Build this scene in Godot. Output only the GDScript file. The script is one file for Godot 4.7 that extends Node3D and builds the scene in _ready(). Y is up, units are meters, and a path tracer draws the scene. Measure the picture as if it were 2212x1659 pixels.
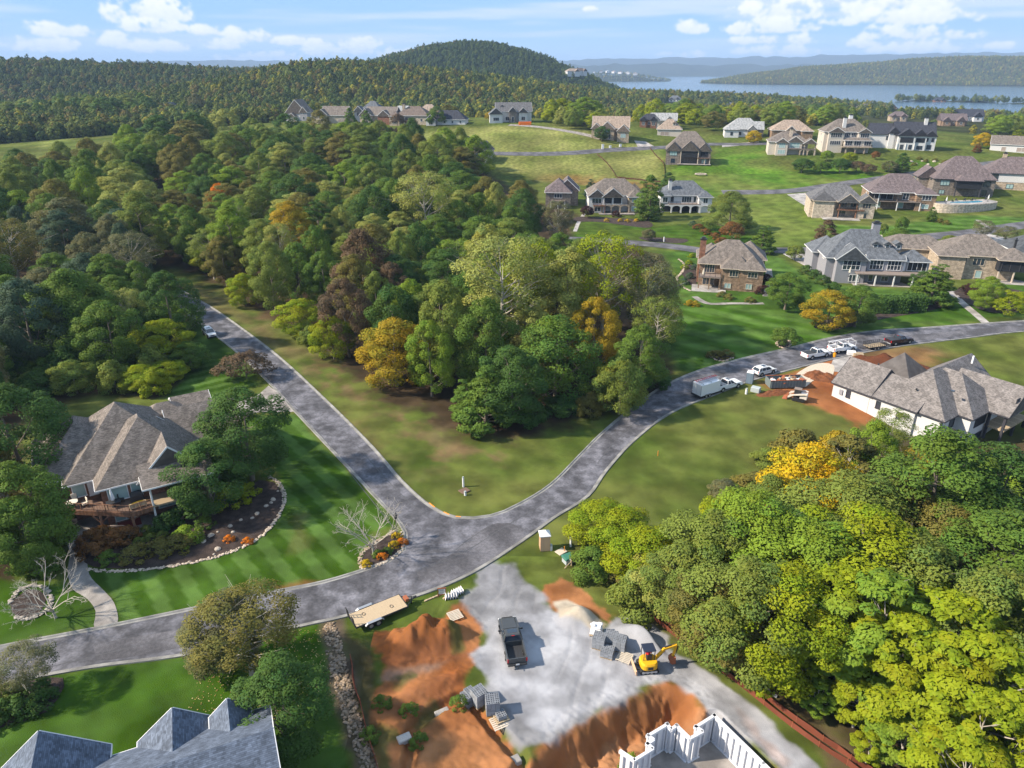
extends Node3D

# A hillside subdivision seen from a drone: x runs east, z towards the viewer, y up, in metres; the camera hangs above the origin.
const LAKE := -8.0
const TPS := [[-46.6, -47.7, 0.0062], [-28.7, -56.5, -0.2294], [-7.2, -72.4, 0.3118], [-0, -54.1, -0.3111], [13.1, -51.6, 0.9154], [24.4, -40.6, -1.3634], [-32.7, -41, 0.0359], [42.9, -42.8, 5.0379], [-51.8, -77.5, -0.0827], [-35.7, -111.4, -0.0233], [-67.8, -150.5, 0.2847], [-93.5, -184.5, 0.1147], [-0.5, -104.3, -0.2686], [-19.2, -133.5, -0.384], [15.1, -107.8, 0.2886], [34.3, -114.3, -1.8424], [66.1, -133.5, -6.3943], [100, -146, 3.329], [57.3, -171.8, -0.4125], [92.4, -180.1, -3.5139], [128.5, -190.2, -0.5242], [40.4, -280, -0.8487], [66.9, -277.2, -4.2513], [20.9, -238.5, 1.3921], [65.4, -218.7, 0.5657], [112.1, -249.3, 6.4461], [144.4, -265.7, -2.6939], [168.7, -269.6, 2.7082], [192.1, -276.7, -1.7806], [90.3, -261.1, -1.7924], [83.9, -352.7, 15.1569], [142, -373.4, 4.9392], [166.1, -372.9, -0.9618], [204.3, -384.5, 2.2735], [117.9, -324.3, -4.9491], [115.6, -400, -9.7167], [42, -342.3, -8.6898], [5.1, -338.7, -2.959], [22.7, -388, 3.1116], [-51.5, -401.9, -4.8726], [61.3, -404.1, -19.138], [-1.7, -469.2, 2.3806], [-65.7, -485.5, 0.298], [-136.9, -501.1, 3.2576], [-41.9, -468, 0.6286], [55.1, -416, 19.9573], [136, -446.2, 3.5742], [356.2, -608.3, 3.6844], [294.6, -456, -1.4198], [265.6, -623.9, 10.0647], [92.8, -436.5, -3.0086], [65.7, -100.1, -16.7354], [77.3, -99.9, -16.2006], [59.9, -107.6, 13.5317], [56.1, -113.4, 10.8655], [64.2, -123.8, 1.7322], [75, -126.1, 8.7665], [46.1, -96.7, 2.0251], [54.5, -91.4, -3.5861], [-340.9, -549.4, -0.2667], [-323.9, -702.4, 3.3758], [-27.8, -424.7, -0.1143], [-60, -40, 0.1108], [0, -10, -0.7552], [60, -20, -0.2819], [0, 120, -0.0715], [-300, 60, 0.0708], [300, 60, 0.0454], [-120, -100, 0.0597], [-150, -160, 0.3139], [120, -80, 5.3949], [-200, -250, -0.1638], [-120, -250, -0.7693], [-50, -250, -1.2978], [-100, -330, -0.2927], [-200, -350, -0.4244], [-30, -320, 6.6833], [-330, -350, 0.0908], [-420, -450, 0.1092], [-330, -250, -0.159], [-400, -100, 0.0403], [250, -120, -0.8041], [320, -260, -0.4873], [360, -400, 0.8131], [400, -560, -3.5198], [250, -650, -10.9204], [120, -620, -0.2306], [0, -640, -0.81], [-150, -640, -1.762], [-300, -620, -2.2607], [-450, -640, -0.5756], [600, -300, 0.2326], [700, -700, 0.3193], [500, -800, -0.3067], [200, -850, -0.1293], [-600, -300, 0.0416], [-700, -800, 0.0633], [-300, -900, -0.8181], [0, -900, 0.8249], [800, 0, -0.0559], [-700, 200, -0.0117], [800, -1000, -0.0302]]
const TPS_PLANE := [20.726082, -0.300515, 0.514013]
const RIDGES := {
	"round_hill": [200, [Vector3(-225, 54.7, -1483), Vector3(-155, 77.2, -1492), Vector3(-115, 88.3, -1496), Vector3(-75, 94, -1498), Vector3(-27, 83.7, -1500), Vector3(21, 62.9, -1500), Vector3(71, 32.9, -1498), Vector3(112, 4.1, -1496)]],
	"long_ridge": [150, [Vector3(-348, 14.5, -743), Vector3(-323, 24.8, -797), Vector3(-278, 36.1, -856), Vector3(-245, 42.8, -887), Vector3(-217, 51.2, -904), Vector3(-186, 52.3, -911), Vector3(-155, 48.4, -917), Vector3(-113, 45, -923), Vector3(-60, 38, -948), Vector3(-4, 32.7, -980), Vector3(58, 24.6, -1028), Vector3(131, 16, -1122), Vector3(253, 10.1, -1224), Vector3(368, 7, -1236), Vector3(471, 1.6, -1212), Vector3(533, -3.6, -1186), Vector3(565, -19, -1171)]],
	"west_hills": [190, [Vector3(-775, 55.1, -1044), Vector3(-711, 56.4, -1088), Vector3(-683, 57.3, -1106), Vector3(-645, 55.3, -1129), Vector3(-615, 47.6, -1145), Vector3(-563, 50.3, -1116), Vector3(-539, 51.7, -1128), Vector3(-511, 49.4, -1141), Vector3(-483, 47, -1153), Vector3(-436, 44.3, -1118)]],
	"back_hills": [250, [Vector3(-754, 45.1, -1634), Vector3(-610, 46.3, -1693), Vector3(-518, 49.2, -1724), Vector3(-402, 57, -1755)]],
	"field_wood": [65, [Vector3(-405, 12.7, -559), Vector3(-369, 16.6, -583), Vector3(-344, 19.2, -598), Vector3(-316, 18.1, -613), Vector3(-298, 15.4, -644)]],
	"lake_hill": [370, [Vector3(1156, 2.4, -3620), Vector3(1320, 42, -3670), Vector3(1487, 62.2, -3713), Vector3(1690, 73.9, -3681), Vector3(1861, 90.6, -3597), Vector3(2021, 98.7, -3510), Vector3(2216, 96.6, -3390), Vector3(2485, 89.9, -3198)]],
	"house_hill": [110, [Vector3(338, 12.8, -4387), Vector3(506, 32.1, -4371), Vector3(659, 29.8, -4350), Vector3(812, 6.2, -4324)]],
	"blue_shore": [600, [Vector3(399, 85.4, -7990), Vector3(916, 93.8, -7947), Vector3(1641, 98.7, -8034), Vector3(2392, 104, -8156), Vector3(3037, 93.7, -7939), Vector3(3629, 75.4, -7687)]],
	"horizon_ridge": [1500, [Vector3(-5682, 133.8, -10569), Vector3(-5016, 154.3, -10901), Vector3(-4349, 169.3, -11184), Vector3(-3448, 166.6, -11494), Vector3(-2809, 162.2, -11667), Vector3(-1456, 145.4, -11911), Vector3(313, 165.6, -11996), Vector3(1370, 197, -11922), Vector3(2726, 206.5, -11686), Vector3(3979, 213.5, -11321), Vector3(5097, 241.6, -10864), Vector3(6074, 248.7, -10349), Vector3(7104, 235.2, -9671)]],
	"causeway": [45, [Vector3(794, -5, -1571), Vector3(882, -5, -1569), Vector3(986, -5, -1446), Vector3(1048, -5, -1339)]],
	"shore_lots": [330, [Vector3(222, 5, -821), Vector3(294, 5, -830), Vector3(361, 5, -814), Vector3(414, 5, -777), Vector3(480, 5, -737), Vector3(562, 5, -677)]],
}

var rng := RandomNumberGenerator.new()
var names := {}
var M := {}
var tex := {}
var cam_height := 52.0


func _ready() -> void:
	rng.seed = 4711
	make_camera_and_light()
	make_height_grid()
	make_textures()
	make_materials()
	make_ground()
	make_roads()
	make_site_ground()
	make_far_hills()
	make_tree_kinds()
	make_woods()
	make_yard_plants()
	make_houses()
	make_near_houses()
	make_site_things()
	make_vehicles()
	make_small_things()


func make_camera_and_light() -> void:
	var cam := Camera3D.new()
	cam.name = "camera"
	cam.fov = 56.773
	cam.near = 0.5
	cam.far = 30000.0
	add_child(cam)
	cam.position = Vector3(0, cam_height, 0)
	cam.rotation_degrees = Vector3(-23.878, 0, 0)
	cam.current = true
	var env := Environment.new()
	env.background_mode = Environment.BG_SKY
	var sky := Sky.new()
	var pm := PanoramaSkyMaterial.new()
	pm.panorama = make_sky()
	sky.sky_material = pm
	env.sky = sky
	env.tonemap_mode = Environment.TONE_MAPPER_LINEAR
	env.tonemap_exposure = 2.85
	env.sdfgi_enabled = true
	env.ssao_enabled = true
	env.ssil_enabled = true
	env.fog_enabled = true
	env.fog_mode = Environment.FOG_MODE_EXPONENTIAL
	env.fog_density = 0.00010
	env.fog_light_color = Color(0.72, 0.84, 1.0)
	var we := WorldEnvironment.new()
	we.name = "environment"
	we.environment = env
	add_child(we)
	var sun := DirectionalLight3D.new()
	sun.name = "sun"
	sun.light_color = Color(1.0, 0.945, 0.86)
	sun.light_energy = 1.05
	sun.light_angular_distance = 2.0
	sun.shadow_enabled = true
	add_child(sun)
	sun.look_at_from_position(Vector3(-0.80, 0.60, 0.10), Vector3.ZERO)


# ---------------------------------------------------------------- sky
func make_sky() -> ImageTexture:
	var w := 4096
	var h := 2048
	var veil := FastNoiseLite.new()
	veil.seed = 5
	veil.frequency = 1.0
	veil.fractal_octaves = 4
	var puff := FastNoiseLite.new()
	puff.seed = 9
	puff.frequency = 0.9
	puff.fractal_octaves = 4
	# coarse sky for the whole sphere
	var im := Image.create(256, 128, false, Image.FORMAT_RGBF)
	for r in 128:
		var el := 90.0 - (r + 0.5) * 180.0 / 128.0
		for c in 256:
			var az := wrapf((c + 0.5) / 256.0 * 360.0, -180.0, 180.0)
			im.set_pixel(c, r, sky_base(az, el, veil))
	im.resize(w, h, Image.INTERPOLATE_CUBIC)
	# fine band of air and clouds near the horizon, all the way round
	var clouds := []
	for k in [[-29.9, 2.2, 3.0, 0.8], [-26.8, 1.5, 1.6, 0.9], [-24.9, 3.3, 4.4, 1.35], [-24.6, 2.5, 3.4, 0.75], [-24.3, 1.3, 3.2, 0.7], [-30.9, 1.35, 3.0, 0.8],
			[-20.5, 1.5, 2.6, 0.7], [-21.0, 2.35, 2.0, 0.6], [-18.9, 2.0, 2.6, 0.8], [-16.0, 1.75, 2.0, 0.5], [-13.6, 1.2, 2.4, 0.9], [-11.2, 1.35, 2.6, 0.9],
			[-14.0, 1.7, 1.4, 0.4], [-11.0, 1.8, 1.8, 0.5], [-18.0, 0.7, 4.0, 0.6], [-8.6, 0.9, 2.6, 0.6], [-6.0, 0.65, 2.4, 0.5], [-2.2, 0.75, 2.2, 0.5],
			[12.6, 2.6, 1.9, 0.8], [18.2, 3.55, 4.6, 1.2], [18.3, 2.55, 5.0, 0.95], [11.2, 0.95, 1.3, 0.35], [12.9, 0.9, 2.0, 0.45], [18.6, 1.1, 4.4, 0.6], [17.0, 1.8, 3.0, 0.55], [20.3, 1.75, 1.8, 0.6],
			[25.6, 3.7, 6.0, 1.0], [25.9, 3.0, 7.6, 0.9], [27.0, 2.05, 5.4, 0.85], [27.4, 1.25, 4.6, 0.7], [24.0, 1.5, 2.2, 0.45], [18.0, 0.35, 4.0, 0.4], [23.5, 0.4, 3.0, 0.4], [31.5, 1.3, 1.8, 0.35], [5.5, 3.9, 1.0, 0.3]]:
		clouds.append(k)
	var cr := RandomNumberGenerator.new()
	cr.seed = 77
	for i in 150:
		var az := cr.randf_range(38, 322)
		var el := cr.randf_range(0.5, 9.0)
		clouds.append([az if az < 180 else az - 360, el, cr.randf_range(1.0, 5.0) * (0.6 + el * 0.1), cr.randf_range(0.4, 1.1) * (0.6 + el * 0.1)])
	var top := int(h * (90.0 - 12.0) / 180.0)
	var bottom := int(h * 0.5)
	for r in range(top, bottom + 1):
		var el := 90.0 - (r + 0.5) * 180.0 / h
		for c in range(-548, 548):
			var az := (c + 0.5) / w * 360.0
			im.set_pixel(posmod(c, w), r, sky_base(az, el, veil))
	for k in clouds:
		cloud(im, puff, k[0], k[1], k[2], k[3])
	return ImageTexture.create_from_image(im)


func sky_base(az: float, el: float, veil: FastNoiseLite) -> Color:
	if el < 0.0:
		return Color(0.16, 0.17, 0.13)
	var low := Color(0.20, 0.285, 0.385)
	var mid := Color(0.145, 0.245, 0.385)
	var high := Color(0.15, 0.225, 0.345)
	var c := low.lerp(mid, smoothstep(0.0, 4.0, el)).lerp(high, smoothstep(8.0, 60.0, el))
	var a := deg_to_rad(az)
	var e := el * 0.16
	var v := veil.get_noise_3d(sin(a) * 1.6, e * 3.4 - sin(a * 2.0) * 0.3, cos(a) * 1.6) * 0.8 + veil.get_noise_3d(sin(a) * 6.0, e * 12.0, cos(a) * 6.0) * 0.25
	var k := smoothstep(-0.22, 0.30, v) * smoothstep(0.3, 2.6, el)
	return c.lerp(Color(0.27, 0.315, 0.37), k * 0.85)


func cloud(im: Image, puff: FastNoiseLite, az: float, el: float, wide: float, tall: float) -> void:
	var w := im.get_width()
	var h := im.get_height()
	var px := int(az / 360.0 * w)
	var rx := int(wide * w / 360.0 * 0.75)
	var r0 := int((90.0 - el - tall * 1.2) / 180.0 * h)
	var r1 := int((90.0 - el + tall * 0.9) / 180.0 * h)
	for r in range(r0, mini(r1, h / 2 - 1)):
		var e := (90.0 - (r + 0.5) * 180.0 / h - el) / tall
		for dc in range(-rx, rx):
			var c := posmod(px + dc, w)
			var u := dc / float(rx)
			var n := puff.get_noise_3d(dc * 0.045 + az * 7.0, r * 0.075, el * 3.0)
			var n2 := puff.get_noise_3d(dc * 0.19 + az * 3.0, r * 0.24, 40.0 + el)
			var shape := 1.0 - pow(absf(u), 2.2) - (e * e * 1.3 if e > 0.0 else e * e * 5.0)
			var d := smoothstep(0.16, 0.78, shape + n * 1.15 + n2 * 0.5 + 0.02)
			if d <= 0.0:
				continue
			var light := clampf(0.62 + e * 0.5 + n * 0.35 + n2 * 0.25 - u * 0.10, 0.0, 1.0)
			var cc := Color(0.275, 0.315, 0.375).lerp(Color(0.41, 0.415, 0.425), light)
			var old := im.get_pixel(c, r)
			im.set_pixel(c, r, old.lerp(cc, d * clampf(0.45 + el * 0.28, 0.5, 0.95)))


# ---------------------------------------------------------------- ground heights
var grid_w := 0
var grid_h := 0
var grid := PackedFloat32Array()
const GX := -800.0
const GZ := -1000.0
const GS := 12.5


func tps(x: float, z: float) -> float:
	var sx := x / 100.0
	var sz := z / 100.0
	var h: float = TPS_PLANE[0] + TPS_PLANE[1] * sx + TPS_PLANE[2] * sz
	for c in TPS:
		var dx: float = sx - c[0] / 100.0
		var dz: float = sz - c[1] / 100.0
		var r2 := dx * dx + dz * dz
		h += 0.5 * r2 * log(r2 + 1e-4) * c[2]
	return h


func make_height_grid() -> void:
	grid_w = 145
	grid_h = 103
	grid.resize(grid_w * grid_h)
	for j in grid_h:
		for i in grid_w:
			grid[j * grid_w + i] = tps(GX + i * GS, GZ + j * GS)


func near_height(x: float, z: float) -> float:
	var fx := clampf((x - GX) / GS, 1.0, grid_w - 3.001)
	var fz := clampf((z - GZ) / GS, 1.0, grid_h - 3.001)
	var i := int(fx)
	var j := int(fz)
	var u := fx - i
	var v := fz - j
	var r := [0.0, 0.0, 0.0, 0.0]
	for k in 4:
		var o := (j - 1 + k) * grid_w + i
		r[k] = cubic_interpolate(grid[o], grid[o + 1], grid[o - 1], grid[o + 2], u)
	return cubic_interpolate(r[1], r[2], r[0], r[3], v)


func far_height(x: float, z: float) -> float:
	var d := sqrt(x * x + z * z)
	var az := rad_to_deg(atan2(x, -z))
	var target := lerpf(5.0, -27.0, smoothstep(-2.0, 8.0, az))
	var base := lerpf(8.0, target, smoothstep(600.0, 1000.0, d))
	var h := base
	for key in RIDGES:
		var sig: float = RIDGES[key][0]
		var pts: Array = RIDGES[key][1]
		for i in pts.size() - 1:
			var a: Vector3 = pts[i]
			var b: Vector3 = pts[i + 1]
			var ex := b.x - a.x
			var ez := b.z - a.z
			var t := clampf(((x - a.x) * ex + (z - a.z) * ez) / (ex * ex + ez * ez), 0.0, 1.0)
			var px := x - a.x - ex * t
			var pz := z - a.z - ez * t
			var q := (px * px + pz * pz) / (sig * sig)
			if q < 9.0:
				var e := lerpf(a.y, b.y, t)
				var v := base + (e - base) * exp(-q)
				if v > h:
					h = v
	return h


func height(x: float, z: float) -> float:
	var k := smoothstep(560.0, 820.0, sqrt(x * x + z * z))
	if k <= 0.0:
		return near_height(x, z)
	if k >= 1.0:
		return far_height(x, z)
	return lerpf(near_height(x, z), far_height(x, z), k)


func on_ground(p: Vector2, up := 0.0) -> Vector3:
	return Vector3(p.x, height(p.x, p.y) + site_relief(p.x, p.y) + up, p.y)


# ---------------------------------------------------------------- naming
func numbered(called: String) -> String:
	var n: int = names.get(called, -1) + 1
	names[called] = n
	return called if n == 0 else "%s_%03d" % [called, n]


func tag(o: Node3D, label: String, category: String, group := "") -> Node3D:
	o.set_meta("label", label)
	o.set_meta("category", category)
	if group:
		o.set_meta("group", group)
	return o


func thing(called: String, label: String, category: String, at := Vector3.ZERO, turn := 0.0, group := "") -> Node3D:
	var o := Node3D.new()
	o.name = numbered(called)
	add_child(o)
	o.position = at
	o.rotation.y = turn
	return tag(o, label, category, group)


func put(called: String, mesh: Mesh, mat: Material, parent: Node3D, at := Vector3.ZERO) -> MeshInstance3D:
	var o := MeshInstance3D.new()
	o.name = called
	o.mesh = mesh
	if mat:
		o.set_surface_override_material(0, mat)
	o.position = at
	parent.add_child(o, true)
	return o


func structure(called: String, mesh: Mesh, mat: Material) -> MeshInstance3D:
	var o := MeshInstance3D.new()
	o.name = numbered(called)
	o.mesh = mesh
	o.set_surface_override_material(0, mat)
	o.set_meta("kind", "structure")
	add_child(o)
	return o


func stuff(o: Node3D) -> Node3D:
	o.set_meta("kind", "stuff")
	return o


# ---------------------------------------------------------------- mesh helpers
class Build:
	var v := PackedVector3Array()
	var n := PackedVector3Array()
	var c := PackedColorArray()
	var uv := PackedVector2Array()
	var ix := PackedInt32Array()
	var tint := Color.WHITE

	func vert(p: Vector3, nn: Vector3, u := Vector2.ZERO) -> int:
		v.append(p)
		n.append(nn)
		c.append(tint)
		uv.append(u)
		return v.size() - 1

	func tri(a: Vector3, b: Vector3, d: Vector3) -> void:
		var nn := (d - a).cross(b - a).normalized()
		var i := vert(a, nn)
		vert(b, nn)
		vert(d, nn)
		ix.append_array([i, i + 1, i + 2])

	# corners given clockwise as seen from the front
	func quad(a: Vector3, b: Vector3, d: Vector3, e: Vector3) -> void:
		var nn := (e - a).cross(b - a).normalized()
		if nn == Vector3.ZERO:
			nn = (d - a).cross(b - a).normalized()
		var along := (b - a).normalized()
		var up := (e - a) - along * (e - a).dot(along)
		up = up.normalized()
		var i := vert(a, nn, Vector2.ZERO)
		vert(b, nn, Vector2((b - a).dot(along), (b - a).dot(up)))
		vert(d, nn, Vector2((d - a).dot(along), (d - a).dot(up)))
		vert(e, nn, Vector2((e - a).dot(along), (e - a).dot(up)))
		ix.append_array([i, i + 1, i + 2, i, i + 2, i + 3])

	# polygon, corners clockwise from the front (a fan: convex)
	func face(p: Array) -> void:
		if p.size() == 3:
			tri(p[0], p[1], p[2])
			return
		if p.size() == 4:
			quad(p[0], p[1], p[2], p[3])
			return
		for k in range(1, p.size() - 1):
			tri(p[0], p[k], p[k + 1])

	func box(at: Vector3, size: Vector3, turn := Basis.IDENTITY) -> void:
		var h := size * 0.5
		var p := []
		for k in 8:
			p.append(at + turn * Vector3(h.x * (1 if k & 1 else -1), h.y * (1 if k & 2 else -1), h.z * (1 if k & 4 else -1)))
		quad(p[6], p[7], p[5], p[4])
		quad(p[3], p[2], p[0], p[1])
		quad(p[7], p[3], p[1], p[5])
		quad(p[2], p[6], p[4], p[0])
		quad(p[2], p[3], p[7], p[6])
		quad(p[4], p[5], p[1], p[0])

	# a box with its upright and top edges cut
	func soft_box(at: Vector3, size: Vector3, cut: float) -> void:
		var h := size * 0.5
		var rings := [[-h.y, cut], [-h.y + cut, 0.0], [h.y - cut, 0.0], [h.y, cut]]
		var loops := []
		for r in rings:
			var x: float = h.x - r[1]
			var z: float = h.z - r[1]
			var k := minf(cut, minf(x, z) * 0.9)
			loops.append([Vector3(-x + k, r[0], z), Vector3(x - k, r[0], z), Vector3(x, r[0], z - k), Vector3(x, r[0], -z + k), Vector3(x - k, r[0], -z), Vector3(-x + k, r[0], -z), Vector3(-x, r[0], -z + k), Vector3(-x, r[0], z - k)])
		loft(loops, true, true, at)

	# rings of equal length joined one to the next; rings run anticlockwise seen from above when they go upwards
	func loft(loops: Array, cap_start := true, cap_end := true, at := Vector3.ZERO) -> void:
		var m: int = loops[0].size()
		for k in loops.size() - 1:
			for i in m:
				var j := (i + 1) % m
				var a: Vector3 = loops[k][i] + at
				var b: Vector3 = loops[k][j] + at
				var d: Vector3 = loops[k + 1][j] + at
				var e: Vector3 = loops[k + 1][i] + at
				if a.is_equal_approx(b):
					tri(e, d, a)
				elif d.is_equal_approx(e):
					tri(e, b, a)
				else:
					quad(e, d, b, a)
		if cap_end:
			var top := []
			for i in range(m - 1, -1, -1):
				top.append(loops[-1][i] + at)
			face(top)
		if cap_start:
			var low := []
			for i in m:
				low.append(loops[0][i] + at)
			face(low)

	func tube(a: Vector3, b: Vector3, r0: float, r1: float, sides := 6, caps := false) -> void:
		var d := (b - a).normalized()
		var s := d.cross(Vector3.UP if absf(d.y) < 0.95 else Vector3.RIGHT).normalized()
		var t := s.cross(d)
		var first := v.size()
		for k in sides:
			var ang := TAU * k / sides
			var o := s * cos(ang) + t * sin(ang)
			vert(a + o * r0, o, Vector2(float(k) / sides, 0))
			vert(b + o * r1, o, Vector2(float(k) / sides, 1))
		for k in sides:
			var i := first + k * 2
			var j := first + ((k + 1) % sides) * 2
			ix.append_array([i, j, j + 1, i, j + 1, i + 1])
		if caps:
			for e in 2:
				var m := vert(b if e else a, d if e else -d)
				for k in sides:
					var ang := TAU * k / sides
					vert((b if e else a) + (s * cos(ang) + t * sin(ang)) * (r1 if e else r0), d if e else -d)
				for k in sides:
					if e:
						ix.append_array([m, m + 1 + k, m + 1 + (k + 1) % sides])
					else:
						ix.append_array([m, m + 1 + (k + 1) % sides, m + 1 + k])

	# side outline in (z, y), clockwise seen from +x, given a half width for each point: a body like a car's
	func hull(outline: Array, half: Array) -> void:
		var m := outline.size()
		var right := []
		var left := []
		for i in m:
			right.append(Vector3(half[i], outline[i].y, outline[i].x))
			left.append(Vector3(-half[i], outline[i].y, outline[i].x))
		for i in m:
			var j := (i + 1) % m
			quad(left[i], left[j], right[j], right[i])
		var pts := PackedVector2Array(outline)
		var t := Geometry2D.triangulate_polygon(pts)
		for k in range(0, t.size(), 3):
			var a := t[k]
			var b := t[k + 1]
			var d := t[k + 2]
			var turn := (pts[b] - pts[a]).cross(pts[d] - pts[a])
			if turn > 0:
				tri(right[a], right[b], right[d])
				tri(left[a], left[d], left[b])
			else:
				tri(right[a], right[d], right[b])
				tri(left[a], left[b], left[d])

	func mesh(with_color := false) -> ArrayMesh:
		var a := []
		a.resize(Mesh.ARRAY_MAX)
		a[Mesh.ARRAY_VERTEX] = v
		a[Mesh.ARRAY_NORMAL] = n
		a[Mesh.ARRAY_TEX_UV] = uv
		if with_color:
			a[Mesh.ARRAY_COLOR] = c
		a[Mesh.ARRAY_INDEX] = ix
		var m := ArrayMesh.new()
		m.add_surface_from_arrays(Mesh.PRIMITIVE_TRIANGLES, a)
		return m


func p2(x: float, z: float) -> Vector2:
	return Vector2(x, z)


func pv(a: Array) -> PackedVector2Array:
	var out := PackedVector2Array()
	for i in range(0, a.size(), 2):
		out.append(Vector2(a[i], a[i + 1]))
	return out


# a rounded line through the points
func smooth_line(p: PackedVector2Array, step := 2.0, closed := false) -> PackedVector2Array:
	var out := PackedVector2Array()
	var n := p.size()
	for i in (n if closed else n - 1):
		var a := p[(i - 1 + n) % n] if closed else p[maxi(i - 1, 0)]
		var b := p[i]
		var c := p[(i + 1) % n]
		var d := p[(i + 2) % n] if closed else p[mini(i + 2, n - 1)]
		var k := maxi(1, int(b.distance_to(c) / step))
		for t in k:
			out.append(b.cubic_interpolate(c, a, d, t / float(k)))
	if not closed:
		out.append(p[n - 1])
	return out


# a flat shape laid on the ground, cut into cells so that it follows the slope
func drape(shape: PackedVector2Array, lift: float, cell := 3.0, relief := false) -> ArrayMesh:
	var b := Build.new()
	var lo := shape[0]
	var hi := shape[0]
	for p in shape:
		lo = lo.min(p)
		hi = hi.max(p)
	var x := floorf(lo.x / cell) * cell
	while x < hi.x:
		var column := Geometry2D.intersect_polygons(shape, PackedVector2Array([Vector2(x, lo.y - 1), Vector2(x + cell, lo.y - 1), Vector2(x + cell, hi.y + 1), Vector2(x, hi.y + 1)]))
		for part in column:
			var plo := part[0]
			var phi := part[0]
			for p in part:
				plo = plo.min(p)
				phi = phi.max(p)
			var z := floorf(plo.y / cell) * cell
			while z < phi.y:
				for piece in Geometry2D.intersect_polygons(part, PackedVector2Array([Vector2(x - 1, z), Vector2(x + cell + 1, z), Vector2(x + cell + 1, z + cell), Vector2(x - 1, z + cell)])):
					if piece.size() < 3:
						continue
					var t := Geometry2D.triangulate_polygon(piece)
					var first := b.v.size()
					for p in piece:
						b.vert(Vector3(p.x, height(p.x, p.y) + lift + (site_relief(p.x, p.y) if relief else 0.0), p.y), Vector3.UP, p)
					for k in range(0, t.size(), 3):
						var turn := (piece[t[k + 1]] - piece[t[k]]).cross(piece[t[k + 2]] - piece[t[k]])
						if turn > 0:
							b.ix.append_array([first + t[k], first + t[k + 1], first + t[k + 2]])
						else:
							b.ix.append_array([first + t[k], first + t[k + 2], first + t[k + 1]])
				z += cell
		x += cell
	return b.mesh()


# a section (offset to the right, height) swept along a line on the ground
func sweep(line: PackedVector2Array, section: Array, closed := false) -> ArrayMesh:
	var b := Build.new()
	var n := line.size()
	var rows := []
	for i in n:
		var d: Vector2
		if closed:
			d = (line[(i + 1) % n] - line[(i - 1 + n) % n]).normalized()
		else:
			d = (line[mini(i + 1, n - 1)] - line[maxi(i - 1, 0)]).normalized()
		var right := Vector2(-d.y, d.x)
		var row := []
		for s in section:
			var p: Vector2 = line[i] + right * s.x
			row.append(Vector3(p.x, height(p.x, p.y) + s.y, p.y))
		rows.append(row)
	for i in (n if closed else n - 1):
		var r0: Array = rows[i]
		var r1: Array = rows[(i + 1) % n]
		for k in section.size() - 1:
			b.quad(r0[k], r1[k], r1[k + 1], r0[k + 1])
	return b.mesh()


# ---------------------------------------------------------------- textures and materials
func noise_image(size: int, freq: float, octaves: int, sd: int, lo: float, hi: float, gain := 1.0, kind := FastNoiseLite.TYPE_SIMPLEX_SMOOTH) -> Image:
	var n := FastNoiseLite.new()
	n.seed = sd
	n.noise_type = kind
	n.frequency = freq
	n.fractal_octaves = octaves
	var im := n.get_seamless_image(size, size, false, false, 0.12)
	im.convert(Image.FORMAT_RGB8)
	for y in size:
		for x in size:
			var k := clampf((im.get_pixel(x, y).r - 0.5) * gain + 0.5, 0.0, 1.0)
			var g := lerpf(lo, hi, k)
			im.set_pixel(x, y, Color(g, g, g))
	return im


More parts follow.
